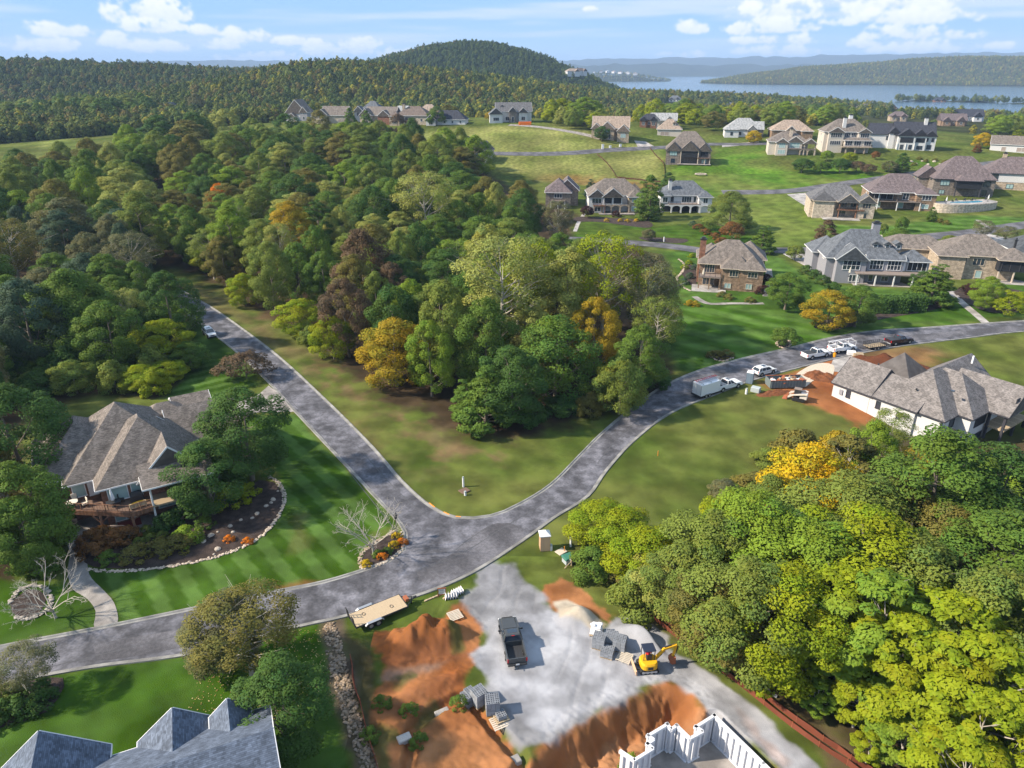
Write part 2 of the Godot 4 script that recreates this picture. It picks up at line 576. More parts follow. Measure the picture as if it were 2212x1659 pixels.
func make_textures() -> void:
	tex.grain = ImageTexture.create_from_image(noise_image(256, 0.055, 5, 3, 0.72, 1.0, 1.5))
	tex.blotch = ImageTexture.create_from_image(noise_image(256, 0.018, 5, 8, 0.74, 1.0, 1.5))
	tex.bump = ImageTexture.create_from_image(noise_image(256, 0.07, 4, 21, 0.0, 1.0, 1.6))
	tex.fine = ImageTexture.create_from_image(noise_image(256, 0.16, 3, 31, 0.72, 1.0, 1.8))
	# asphalt: pale worn tracks and dark sealed patches
	var a := noise_image(512, 0.009, 5, 12, 0.0, 1.0, 2.2)
	var f := noise_image(512, 0.11, 3, 13, 0.0, 1.0, 1.5)
	for y in 512:
		for x in 512:
			var k := a.get_pixel(x, y).r
			var g := f.get_pixel(x, y).r
			var v := lerpf(0.36, 0.50, k) * lerpf(0.88, 1.06, g)
			a.set_pixel(x, y, Color(v * 0.98, v * 0.98, v * 1.03))
	tex.asphalt = ImageTexture.create_from_image(a)
	# shingle courses: rows of tabs, a tone of its own for each tab
	var s := Image.create(256, 256, false, Image.FORMAT_RGB8)
	var r := RandomNumberGenerator.new()
	r.seed = 6
	for row in 32:
		var x := 0
		while x < 256:
			var wide := r.randi_range(10, 22)
			var g := r.randf_range(0.74, 0.98)
			for yy in 8:
				for xx in mini(wide, 256 - x):
					var q := g * (0.70 if yy == 0 else 1.0) * (0.9 if xx == 0 else 1.0)
					s.set_pixel(x + xx, row * 8 + yy, Color(q, q, q))
			x += wide
	tex.shingle = ImageTexture.create_from_image(s)
	# brick and stone courses for walls that are too far off to tell the bricks apart
	var b := Image.create(256, 256, false, Image.FORMAT_RGB8)
	for row in 32:
		var x := -r.randi_range(0, 12)
		while x < 256:
			var g := r.randf_range(0.82, 1.0)
			for yy in 8:
				for xx in 16:
					if x + xx >= 0 and x + xx < 256:
						var q := (0.88 if yy == 0 or xx == 0 else g)
						b.set_pixel(x + xx, row * 8 + yy, Color(q, q * 0.99, q * 0.97))
			x += 16
	tex.brick = ImageTexture.create_from_image(b)
	# planks
	var p := Image.create(256, 256, false, Image.FORMAT_RGB8)
	for col in 16:
		var g := r.randf_range(0.72, 1.0)
		for xx in 16:
			for y in 256:
				var q := g * (0.6 if xx == 0 else 1.0) * (0.93 + 0.07 * sin(y * 0.35 + col * 2.0 + sin(xx * 1.3) * 2.0))
				p.set_pixel(col * 16 + xx, y, Color(q, q, q))
	tex.plank = ImageTexture.create_from_image(p)


func mat(called: String, c: Color, rough := 0.85, metal := 0.0) -> StandardMaterial3D:
	var m := StandardMaterial3D.new()
	m.resource_name = called
	m.albedo_color = Color(c.r, c.g, c.b).linear_to_srgb()
	m.roughness = rough
	m.metallic = metal
	m.metallic_specular = 0.35
	M[called] = m
	return m


func world_tex(m: StandardMaterial3D, t: Texture2D, metres: float, bump := 0.0) -> StandardMaterial3D:
	m.albedo_texture = t
	m.uv1_triplanar = true
	m.uv1_world_triplanar = true
	m.uv1_scale = Vector3.ONE / metres
	if bump > 0.0:
		m.heightmap_enabled = true
		m.heightmap_texture = tex.bump
		m.heightmap_scale = bump
	return m


func detail(m: StandardMaterial3D, t: Texture2D, metres: float) -> StandardMaterial3D:
	m.detail_enabled = true
	m.detail_albedo = t
	m.detail_blend_mode = BaseMaterial3D.BLEND_MODE_MUL
	m.detail_uv_layer = BaseMaterial3D.DETAIL_UV_2
	m.uv2_triplanar = true
	m.uv2_world_triplanar = true
	m.uv2_scale = Vector3.ONE / metres
	return m


func uv_tex(m: StandardMaterial3D, t: Texture2D, metres: float) -> StandardMaterial3D:
	m.albedo_texture = t
	m.uv1_scale = Vector3.ONE / metres
	return m


func make_materials() -> void:
	var g := mat("ground", Color.WHITE, 0.95)
	g.vertex_color_use_as_albedo = true
	detail(world_tex(g, tex.fine, 2.3, 1.2), tex.blotch, 31.0)
	g.metallic_specular = 0.15
	var far := mat("far_ground", Color.WHITE, 0.95)
	far.vertex_color_use_as_albedo = true
	detail(world_tex(far, tex.grain, 37.0), tex.blotch, 170.0)
	far.metallic_specular = 0.1
	detail(world_tex(mat("asphalt", Color(0.98, 0.97, 1.0), 0.8), tex.asphalt, 24.0, 0.6), tex.blotch, 9.0)
	detail(world_tex(mat("pale_asphalt", Color(1.0, 0.97, 0.97), 0.85), tex.asphalt, 31.0, 0.6), tex.fine, 3.0)
	detail(world_tex(mat("concrete", Color(0.47, 0.43, 0.40), 0.85), tex.fine, 2.2), tex.blotch, 13.0)
	detail(world_tex(mat("pale_concrete", Color(0.60, 0.56, 0.53), 0.85), tex.fine, 2.6), tex.blotch, 17.0)
	detail(world_tex(mat("kerb", Color(0.40, 0.39, 0.37), 0.85), tex.fine, 1.7), tex.blotch, 11.0)
	detail(world_tex(mat("mulch", Color(0.105, 0.075, 0.065), 0.95), tex.grain, 1.6, 5.0), tex.blotch, 7.0)
	detail(world_tex(mat("site", Color.WHITE, 0.95), tex.fine, 1.7, 1.2), tex.blotch, 19.0)
	M.site.vertex_color_use_as_albedo = true
	M.site.metallic_specular = 0.1
	var w := mat("lake", Color(0.035, 0.075, 0.12), 0.12)
	w.metallic_specular = 0.5
	w.heightmap_enabled = true
	w.heightmap_texture = tex.bump
	w.heightmap_scale = 12.0
	w.uv1_triplanar = true
	w.uv1_world_triplanar = true
	w.uv1_scale = Vector3.ONE / 23.0
	mat("bark", Color(0.17, 0.145, 0.12), 0.95)
	mat("pale_bark", Color(0.36, 0.33, 0.29), 0.95)


# ---------------------------------------------------------------- ground colours
var regions := []
var rough_edge := FastNoiseLite.new()
var patchy := FastNoiseLite.new()


func region(shape: PackedVector2Array, feather: float, ragged: float, a: Color, b: Color, strength := 1.0, stripes := Vector3.ZERO) -> void:
	var lo := shape[0]
	var hi := shape[0]
	for p in shape:
		lo = lo.min(p)
		hi = hi.max(p)
	var pad := Vector2.ONE * (feather + ragged)
	regions.append([shape, feather, ragged, a, b, strength, stripes, lo - pad, hi + pad])


# metres inside the outline (negative outside)
func inside(shape: PackedVector2Array, p: Vector2) -> float:
	var n := shape.size()
	var best := 1e12
	var odd := false
	var j := n - 1
	for i in n:
		var a := shape[i]
		var b := shape[j]
		var e := b - a
		var w := p - a
		var t := clampf(w.dot(e) / e.length_squared(), 0.0, 1.0)
		best = minf(best, (w - e * t).length_squared())
		if (a.y > p.y) != (b.y > p.y) and p.x < e.x * (p.y - a.y) / e.y + a.x:
			odd = not odd
		j = i
	return sqrt(best) if odd else -sqrt(best)


func ground_color(x: float, z: float) -> Color:
	var p := Vector2(x, z)
	var n1 := patchy.get_noise_2d(x, z)
	var n2 := patchy.get_noise_2d(x * 4.0 + 300.0, z * 4.0)
	var k := clampf(0.5 + n1 * 0.8 + n2 * 0.45, 0.0, 1.0)
	var c := Color(0.112, 0.165, 0.030).lerp(Color(0.195, 0.215, 0.056), k)
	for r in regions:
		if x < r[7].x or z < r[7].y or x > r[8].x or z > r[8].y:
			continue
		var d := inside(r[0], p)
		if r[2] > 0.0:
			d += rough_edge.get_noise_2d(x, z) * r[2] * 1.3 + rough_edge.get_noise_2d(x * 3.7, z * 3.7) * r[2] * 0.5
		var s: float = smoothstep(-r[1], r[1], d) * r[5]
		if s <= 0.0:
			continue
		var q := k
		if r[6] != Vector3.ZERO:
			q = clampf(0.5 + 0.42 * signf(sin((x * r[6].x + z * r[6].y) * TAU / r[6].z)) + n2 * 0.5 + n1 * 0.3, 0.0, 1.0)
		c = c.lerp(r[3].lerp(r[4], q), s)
	return c


func ground_normal(x: float, z: float, e: float) -> Vector3:
	return Vector3(height(x - e, z) - height(x + e, z), 2.0 * e, height(x, z - e) - height(x, z + e)).normalized()


# a grid of ground; cells inside the hole are left to a finer grid, whose border this one runs under
func ground_grid(x0: float, z0: float, x1: float, z1: float, s: float, hole: Rect2) -> ArrayMesh:
	var b := Build.new()
	var nx := int(round((x1 - x0) / s)) + 1
	var nz := int(round((z1 - z0) / s)) + 1
	for j in nz:
		for i in nx:
			var x := x0 + i * s
			var z := z0 + j * s
			var low := 0.0
			if hole.grow(-0.01).has_point(Vector2(x, z)):
				low = 0.35
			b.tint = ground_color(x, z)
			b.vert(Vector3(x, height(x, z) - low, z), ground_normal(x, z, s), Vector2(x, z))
	var core := hole.grow(-2.0 * s)
	for j in nz - 1:
		for i in nx - 1:
			var x := x0 + i * s
			var z := z0 + j * s
			if hole.has_area() and core.has_point(Vector2(x, z)) and core.has_point(Vector2(x + s, z + s)):
				continue
			var q := j * nx + i
			b.ix.append_array([q, q + 1, q + nx + 1, q, q + nx + 1, q + nx])
	return b.mesh(true)


const NEAR := Rect2(-75, -130, 155, 105)
const MID := Rect2(-180, -340, 430, 380)
const SITE := Rect2(-14, -68, 48, 45)


func make_ground() -> void:
	rough_edge.seed = 41
	rough_edge.frequency = 0.16
	rough_edge.fractal_octaves = 3
	patchy.seed = 17
	patchy.frequency = 0.03
	patchy.fractal_octaves = 3
	var lush_a := Color(0.055, 0.125, 0.010)
	var lush_b := Color(0.125, 0.225, 0.048)
	var olive_a := Color(0.112, 0.160, 0.028)
	var olive_b := Color(0.185, 0.205, 0.050)
	var straw_a := Color(0.29, 0.18, 0.10)
	var straw_b := Color(0.19, 0.16, 0.075)
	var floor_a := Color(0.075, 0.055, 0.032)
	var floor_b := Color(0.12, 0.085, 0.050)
	var field_a := Color(0.205, 0.250, 0.058)
	var field_b := Color(0.350, 0.350, 0.115)
	var clay_a := Color(0.40, 0.145, 0.055)
	var clay_b := Color(0.50, 0.21, 0.085)
	# woodland floors
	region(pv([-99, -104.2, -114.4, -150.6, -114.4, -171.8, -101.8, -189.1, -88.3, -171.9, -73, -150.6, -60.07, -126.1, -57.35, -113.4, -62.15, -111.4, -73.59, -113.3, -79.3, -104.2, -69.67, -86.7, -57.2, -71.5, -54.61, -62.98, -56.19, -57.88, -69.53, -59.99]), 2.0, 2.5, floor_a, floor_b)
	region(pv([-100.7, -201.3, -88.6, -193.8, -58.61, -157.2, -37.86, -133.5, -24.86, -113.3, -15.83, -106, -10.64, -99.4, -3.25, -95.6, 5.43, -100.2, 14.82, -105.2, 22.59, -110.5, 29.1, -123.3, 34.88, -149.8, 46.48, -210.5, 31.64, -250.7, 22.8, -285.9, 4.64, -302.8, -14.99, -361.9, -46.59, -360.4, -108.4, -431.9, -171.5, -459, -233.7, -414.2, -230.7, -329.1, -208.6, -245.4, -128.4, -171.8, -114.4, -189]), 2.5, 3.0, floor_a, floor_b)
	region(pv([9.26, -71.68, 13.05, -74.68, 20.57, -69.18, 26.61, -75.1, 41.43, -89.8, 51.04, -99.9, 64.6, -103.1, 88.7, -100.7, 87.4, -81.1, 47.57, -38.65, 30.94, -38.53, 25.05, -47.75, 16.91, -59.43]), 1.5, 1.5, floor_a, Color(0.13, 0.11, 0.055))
	# dry needles and bare soil along the wood's edge
	region(pv([-58.61, -157.2, -44.93, -138.8, -28.11, -113.3, -19.41, -104.2, -9.94, -91.3, -3.13, -91.4, -6.83, -96.3, -12.83, -99.4, -24.16, -109.5, -36.08, -126.2]), 2.2, 3.0, straw_a, straw_b, 0.85)
	region(pv([-91.7, -189.1, -73.85, -171.9, -56.47, -150.6, -41.84, -131, -31.36, -113.4, -39.03, -123.9, -53.55, -141.6, -73.17, -164.2]), 1.5, 2.0, straw_b, straw_a, 0.6)
	region(pv([-32.4, -107.7, -24.39, -102.6, -15.98, -90.6, -11.25, -84.2, -13.02, -83, -21.48, -94.8]), 2.5, 3.0, straw_b, straw_a, 0.35)
	# watered lawns
	var lawn := Vector3(0.79, -0.61, 3.1)
	region(pv([-35.71, -105.6, -28.32, -94.1, -19.7, -81.6, -14.16, -74.38, -17.4, -72.43, -18.05, -64.55, -25.57, -61.83, -33.57, -59.13, -40.74, -56.87, -43.45, -60.72, -48.76, -65.37, -40.52, -65.78, -32.67, -70.56, -30, -78.5, -33.07, -86.7, -38.33, -94.8, -44.43, -104.3]), 0.5, 0.3, lush_a, lush_b, 1.0, lawn)
	region(pv([-57.57, -50.98, -50.52, -53.66, -42.39, -56.4, -44.55, -59.99, -48.38, -62.83, -53.83, -63.37, -68.14, -64.56]), 0.5, 0.5, lush_a, lush_b)
	region(pv([-76.5, -153.8, -70.93, -150.6, -60.34, -138.8, -52, -128.5, -45.67, -117.4, -52.66, -107.7, -59.75, -111.4, -61.77, -123.8, -66.12, -138.8]), 0.8, 0.8, lush_a * 0.9, lush_b * 0.9, 1.0, Vector3(0.6, 0.8, 2.8))
	region(pv([-54.21, -46.66, -47.36, -48.87, -39.94, -50.98, -30.91, -52.62, -21.97, -56.13, -19.79, -56.86, -16.71, -48.75, -13.04, -40.23, -14.34, -36.27, -42.45, -31.54]), 0.4, 0.2, lush_a, lush_b, 1.0)
	region(pv([46.48, -210.5, 42.11, -156.5, 58.25, -160.1, 65.29, -149.9, 81.7, -149.8, 106.8, -152.3, 117.3, -155.3, 138, -156.3, 147.2, -168.4, 136.8, -185.2, 110.8, -174.3, 80.9, -184.6, 82, -208.9, 77.5, -220.7, 65.38, -218.7, 47.42, -222.6]), 1.5, 1.0, lush_a * 1.15, lush_b * 1.1)
	region(pv([42.93, -189.5, 43.16, -165.7, 56.63, -162, 66.52, -153.2, 80.9, -148.2, 106.8, -152.3, 78.6, -143.2, 55.07, -132.7, 34.88, -122, 31.71, -123.3, 32, -138]), 1.2, 0.8, lush_a * 1.25, lush_b * 1.2, 1.0, Vector3(0.95, 0.3, 3.0))
	region(pv([23.04, -265.6, 34.28, -273.6, 52.9, -259.6, 71.29, -266.1, 79.6, -247.8, 92.5, -268.5, 87.8, -225.4, 56.15, -228.9, 20.27, -240.7]), 1.0, 1.0, lush_a * 1.3, olive_a)
	region(pv([110.9, -250.2, 126, -244.6, 148.2, -253.6, 164.4, -259.2, 181.8, -254.6, 217.3, -260.9, 207.1, -247.3, 175.8, -245.3, 136.3, -234, 109.1, -230.8]), 1.5, 1.0, lush_a * 1.3, lush_b * 1.3, 1.0, Vector3(0.2, 0.98, 4.0))
	region(pv([102.2, -306, 119.1, -304.7, 119.8, -286.1, 111, -246.6, 98.8, -223.6, 79.4, -226.6, 84, -262.9]), 1.5, 1.5, olive_a * 1.4, field_a * 1.15)
	region(pv([112.4, -412.3, 136, -410.1, 127.2, -353.2, 145.4, -332.3, 146.4, -314.7, 117.1, -310, 90.6, -313.8]), 2.0, 2.0, lush_a * 2.0, field_a * 1.1)
	region(pv([82.2, -360.4, 98.6, -353.8, 100.6, -321.3, 100.3, -306.3, 65.19, -305.5, 69.76, -341.4]), 2.0, 2.0, lush_a * 1.9, field_a)
	region(pv([133.2, -357.7, 164.8, -348.3, 223.6, -367.7, 212.2, -339.8, 168.5, -311.2, 151.7, -322.4, 128.2, -330.7]), 2.0, 2.0, lush_a * 1.8, olive_b)
	# the open slope and the ridge field
	region(pv([-67.03, -442, -29.67, -455.5, 26.48, -458.9, 42.33, -447, 50.33, -419.8, 79.6, -408, 74.79, -368.8, 61.28, -328.8, 28.33, -333.5, 16.1, -344.6, -3.56, -354.1, -10.94, -381, -50.75, -395.6, -71.58, -418.6]), 3.0, 2.0, field_a, field_b)
	region(pv([9.81, -354.3, 42.57, -347.7, 69.16, -326.6, 65.92, -320.1, 38.91, -333.6, 11.55, -338]), 2.0, 3.0, clay_b * 0.6, field_b, 0.8)
	region(pv([-482.6, -600.9, -333.9, -516.5, -278.2, -445.1, -307.9, -539.3, -304.9, -587.2, -322, -578.7, -356.3, -553.2]), 3.0, 3.0, field_a * 1.1, field_b * 1.2)
	# worn spots, the building plot by the road
	region(pv([79.5, -145.3, 82.7, -139.7, 97.2, -141.3, 110.3, -144.6, 132, -148.5, 113.3, -123.9, 98.7, -126.7, 88, -126.9, 78.4, -131]), 2.0, 2.0, olive_a, olive_b)
	region(pv([69.78, -134.5, 83.7, -137.8, 87.1, -133.4, 80.7, -126.8, 73.41, -126.5, 68.55, -129.6]), 2.0, 2.5, clay_b * 0.85, straw_a, 0.85)
	region(pv([44.55, -117.1, 49.75, -120.1, 62.56, -130.6, 69.62, -132, 74.22, -124.5, 65.34, -114.8, 60.78, -106.6, 56.51, -104, 51.36, -108.6, 47.18, -112.6]), 1.0, 1.2, clay_a, clay_b)
	region(pv([11.61, -63.91, 14.19, -57.98, 18.87, -53.44, 22.69, -48.27, 25.83, -43.28, 26.89, -39.35, 29.49, -39.35, 27.18, -46.72, 22.72, -54.11, 17.4, -59.44]), 1.0, 1.2, floor_b * 1.3, straw_b)
	region(pv([-28.49, -75.4, -26.41, -76.4, -24.34, -69.65, -25.78, -67.89]), 0.8, 1.0, straw_b, straw_a, 0.35)
	region(pv([-26.59, -61.83, -21.78, -62.82, -21.5, -63.75, -25.87, -62.82]), 0.4, 0.8, clay_b * 0.7, straw_b, 0.7)
	region(pv([-16.89, -55.54, -13.92, -53.34, -11.62, -47.68, -9.77, -41.03, -9.39, -38.56, -11.59, -38.56, -15.57, -50.4, -17.38, -54.58]), 0.6, 1.0, floor_b, straw_b, 0.8)
	region(pv([-19.91, -57.33, -17.64, -57.87, -16.19, -53.34, -12.92, -45.65, -10.12, -38.56, -12.32, -38.56, -16.26, -47.68, -18.47, -53.34]), 0.4, 0.5, Color(0.20, 0.155, 0.11), straw_b)

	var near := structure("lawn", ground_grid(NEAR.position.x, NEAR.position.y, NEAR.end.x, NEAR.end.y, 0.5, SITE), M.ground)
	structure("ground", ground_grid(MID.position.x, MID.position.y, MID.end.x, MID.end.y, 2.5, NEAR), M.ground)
	# the land beyond, out to the horizon
	var b := Build.new()
	var turns := []
	var az := -180.0
	while az < 180.1:
		turns.append(deg_to_rad(az))
		az += 0.5 if absf(az + 0.25) < 48.0 else 6.0
	var radii := []
	var r := 30.0
	while r < 15000.0:
		radii.append(r)
		r *= 1.022 if r > 250.0 else 1.10
	var forest := Color(0.050, 0.058, 0.022)
	var forest_b := Color(0.080, 0.090, 0.032)
	for rr in radii:
		for t in turns:
			var x: float = sin(t) * rr
			var z: float = -cos(t) * rr
			var low := 0.0
			if MID.has_point(Vector2(x, z)):
				low = 0.5
			var h := height(x, z) - low
			if rr > 5000.0 and h > LAKE + 3.0:
				h += patchy.get_noise_2d(x * 0.07, z * 0.07) * 30.0 + patchy.get_noise_2d(x * 0.4, z * 0.4) * 18.0
			var c := ground_color(x, z)
			var wild := smoothstep(560.0, 640.0, rr)
			b.tint = c.lerp(forest.lerp(forest_b, 0.5 + patchy.get_noise_2d(x * 0.2, z * 0.2)), wild)
			b.vert(Vector3(x, h, z), ground_normal(x, z, rr * 0.02), Vector2(x, z))
	var nt := turns.size()
	var core := MID.grow(-20.0)
	for j in radii.size() - 1:
		for i in nt - 1:
			var q := j * nt + i
			var keep := false
			for o in [q, q + 1, q + nt, q + nt + 1]:
				if not core.has_point(Vector2(b.v[o].x, b.v[o].z)):
					keep = true
			if keep:
				b.ix.append_array([q, q + nt, q + nt + 1, q, q + nt + 1, q + 1])
	structure("terrain", b.mesh(true), M.far_ground)
	var lake := Build.new()
	lake.quad(Vector3(-9000, LAKE, -15000), Vector3(14000, LAKE, -15000), Vector3(14000, LAKE, -700), Vector3(-9000, LAKE, -700))
	structure("lake", lake.mesh(), M.lake)


# ---------------------------------------------------------------- roads
func make_roads() -> void:
	var inner := smooth_line(pv([-96.6, -190, -81.3, -173.1, -69.31, -159.9, -48.12, -133.5, -32.52, -111.4, -21.48, -94.8, -15.08, -84.2, -10.63, -78.3, -7.12, -75.8, -2.72, -76.2, 0.85, -78.8, 5.35, -83.8, 9.83, -91.5, 14.08, -98.8, 19.67, -107, 26.85, -116.1, 35.18, -123.3, 44.65, -128.9, 55.81, -134.8, 68.02, -141.6, 79.8, -145.8, 90.7, -147.4, 114.8, -151.4, 149.2, -157]), 1.5)
	var outer := smooth_line(pv([-56.29, -46.16, -47.47, -49.03, -40, -51.1, -31.01, -52.86, -22.04, -56.39, -17.64, -57.87, -10.32, -61.08, -4.51, -64.98, 1.35, -71.11, 5.55, -76.1, 10.17, -81, 13.46, -87.7, 18.84, -96.7, 26.5, -106.2, 37.13, -114.3, 43.35, -118.6, 51.72, -123.3, 62.99, -129.4, 71.1, -133.2, 81.4, -137.1, 97.2, -141.3, 110.3, -144.6, 143.2, -149.8]), 1.5)
	var west := smooth_line(pv([-59.76, -50.41, -50.52, -53.66, -42.29, -56.2, -33.57, -59.13, -25.57, -61.83, -20.89, -63.36, -16.67, -65.52, -14.27, -67.03, -12.86, -69.21, -12.95, -71.49, -13.98, -74.38, -19.12, -81.9, -26.6, -92.7, -35.81, -106, -42.84, -116.4, -52.42, -129.7, -60.86, -140.2, -72.25, -153.8, -82.3, -166.1, -93.5, -179.3]), 1.5)
	var shape := PackedVector2Array()
	shape.append_array(inner)
	for i in range(outer.size() - 1, -1, -1):
		shape.append(outer[i])
	shape.append_array(west)
	structure("road", drape(shape, 0.03, 2.5), M.asphalt)
	# paler, older surface beyond the joint and where gravel has been tracked out
	structure("road_patch", drape(smooth_line(pv([-6.62, -68.78, -5.41, -71.52, -1.8, -74.65, 0.81, -73.98, 1.35, -71.57, -2.48, -67.5, -5.53, -64.57, -9, -62.82, -10.8, -64.96]), 1.0, true), 0.036, 2.5), M.pale_asphalt)
	structure("road_patch", drape(smooth_line(pv([-41.48, -53.84, -32.45, -56.4, -24.7, -58.92, -22.45, -57.87, -31.46, -53.97, -39.96, -51.85]), 1.5, true), 0.036, 2.5), M.pale_asphalt)
	structure("road_patch", drape(smooth_line(pv([45.93, -121.5, 65.05, -134.4, 84.1, -142.3, 112.8, -148.4, 111, -145.7, 82.3, -138.9, 63.49, -130.6, 46.53, -120.7]), 2.0, true), 0.036, 2.5), M.pale_asphalt)
	var section := [Vector2(-0.28, 0.034), Vector2(-0.05, 0.045), Vector2(0.04, 0.13), Vector2(0.22, 0.13), Vector2(0.26, -0.1)]
	var flipped := []
	for i in range(section.size() - 1, -1, -1):
		flipped.append(Vector2(-section[i].x, section[i].y))
	structure("kerb", sweep(inner, flipped), M.kerb)
	structure("kerb", sweep(outer, section), M.kerb)
	structure("kerb", sweep(west, flipped), M.kerb)
	# sealed seams and the joint of the newer surface
	mat("seam", Color(0.075, 0.075, 0.08), 0.6)
	for l in [pv([-6.64, -69.14, -5.38, -71.05, -2.38, -74.44]), pv([-10.83, -65.2, -5.79, -68.61, -0.35, -74.46, 5.81, -80.7]), pv([-23.86, -59.41, -32.19, -55.74, -44.35, -50.98]), pv([-13.99, -72.43, -20.6, -83, -30.13, -98.6, -42.2, -117]), pv([12.35, -89.6, 17.84, -99.6, 26.58, -110.5, 36.32, -117.5]), pv([-23.59, -94.8, -16.17, -83, -10.32, -75.4])]:
		structure("road_seam", sweep(smooth_line(l, 1.0), [Vector2(-0.05, 0.040), Vector2(0.05, 0.040)]), M.seam)
	# orange locate marks on the kerb at the corner
	mat("orange_paint", Color(0.75, 0.27, 0.04), 0.8)
	for s in [pv([-10.99, -78.9, -10.16, -77.9]), pv([-8.86, -76.8, -8.1, -76.2]), pv([-7.18, -75.8, -6.53, -75.7])]:
		structure("road_marking", sweep(s, [Vector2(-0.22, 0.136), Vector2(-0.04, 0.136)]), M.orange_paint)
	# other streets of the neighbourhood
	for line in [pv([18.96, -237.8, 34.47, -235.2, 51.41, -227.8, 65.21, -218.1, 77.3, -220.1, 94, -218.6, 107.9, -221.1, 132.4, -229.4, 152, -234.9, 175, -244.1, 219.6, -259.4]), pv([89.9, -311, 116.8, -309.2, 139.1, -316.1, 162.6, -324.2, 177.8, -330.4, 198.1, -337.3, 252.6, -365.4]),
			pv([-61.93, -405.1, -41.09, -397.8, -23.38, -391, 22.69, -387.3, 60.89, -401.4, 88, -412.1, 111, -422.3, 128.7, -420.2, 148.8, -418.3]), pv([-410.4, -542.9, -377, -553.7, -353.7, -538, -334, -521.9, -325.9, -541.6, -316.6, -568.3, -306.1, -612.6, -298, -644.8, -281.3, -671.8]), pv([-1.7, -461.3, 15.05, -453.8, 35.97, -435.8, 50.33, -419.8])]:
		var s := smooth_line(line, 4.0)
		var half := 3.6 if s[0].length() < 420.0 else 3.0
		structure("road", sweep(s, [Vector2(-half, 0.06), Vector2(0, 0.10), Vector2(half, 0.06)]), M.pale_asphalt if s[0].length() < 420.0 else M.concrete)
	# drives and walks
	structure("driveway", drape(pv([-43.86, -117, -40.51, -113, -35.91, -106.3, -41.96, -106, -45.95, -104.3, -48.87, -100.2, -53.27, -100.2, -57.7, -105.1, -51.74, -107.4, -46.54, -110.3, -44.36, -113.4]), 0.045, 3.0), M.concrete)
	structure("path", drape(smooth_line(pv([-54.82, -72.25, -51.24, -72.44, -50.09, -68.77, -47.77, -64.72, -44.8, -62.06, -42.53, -59.99, -40.64, -56.87, -42.53, -56.14, -43.82, -58.71, -45.89, -60.72, -48.24, -62.21, -50.32, -64.96, -52.27, -68.77]), 0.8, true), 0.04, 3.0), M.concrete)
	structure("driveway", drape(pv([62.99, -129.4, 69.01, -132.7, 69.29, -129.6, 62.9, -122.8, 59.74, -123.6]), 0.05, 3.0), M.pale_concrete)
	structure("driveway", drape(pv([61.9, -222, 64.25, -218.8, 53.39, -193.4, 51.28, -195.4]), 0.05, 3.0), M.pale_concrete)
	structure("driveway", drape(pv([82.9, -215.4, 89.3, -217.5, 90.3, -205.5, 85.1, -193.7, 84.6, -201]), 0.05, 3.0), M.pale_concrete)
	structure("driveway", drape(pv([115, -303.8, 124.2, -305.4, 119.8, -286.1, 115, -282.9]), 0.05, 3.0), M.pale_concrete)
	structure("driveway", drape(pv([68.96, -422.2, 75.6, -422.6, 79.6, -408, 68.78, -403.9]), 0.05, 3.0), M.pale_concrete)
	structure("driveway", drape(pv([141.2, -231.8, 154.2, -236.1, 161.8, -223.6, 154.8, -212.9, 149.9, -221.3]), 0.05, 3.0), M.pale_concrete)
	structure("driveway", drape(pv([118.7, -421.8, 140.8, -426, 138.8, -419.3, 116.8, -414.5]), 0.05, 3.0), M.pale_concrete)
	structure("path", sweep(smooth_line(pv([111.5, -175, 108.7, -164.5, 106.7, -155.6, 105.4, -150.1]), 2.0), [Vector2(-0.9, 0.05), Vector2(0.9, 0.05)]), M.pale_concrete)
	structure("path", sweep(smooth_line(pv([73.28, -199, 68.83, -184.8, 63.71, -171.8]), 1.0), [Vector2(-0.9, 0.05), Vector2(0.9, 0.05)]), M.concrete)
	structure("path", sweep(smooth_line(pv([45.7, -171.7, 47.66, -165.7, 53.3, -165.8, 61.18, -165.8]), 1.0), [Vector2(-0.8, 0.05), Vector2(0.8, 0.05)]), M.concrete)
	structure("path", sweep(smooth_line(pv([163.9, -252.1, 161.7, -243.4, 160.5, -237.6]), 1.0), [Vector2(-0.8, 0.05), Vector2(0.8, 0.05)]), M.concrete)
	structure("path", sweep(smooth_line(pv([28.24, -281.1, 24.78, -265.9, 22.1, -249.8]), 1.0), [Vector2(-0.7, 0.05), Vector2(0.7, 0.05)]), M.pale_concrete)
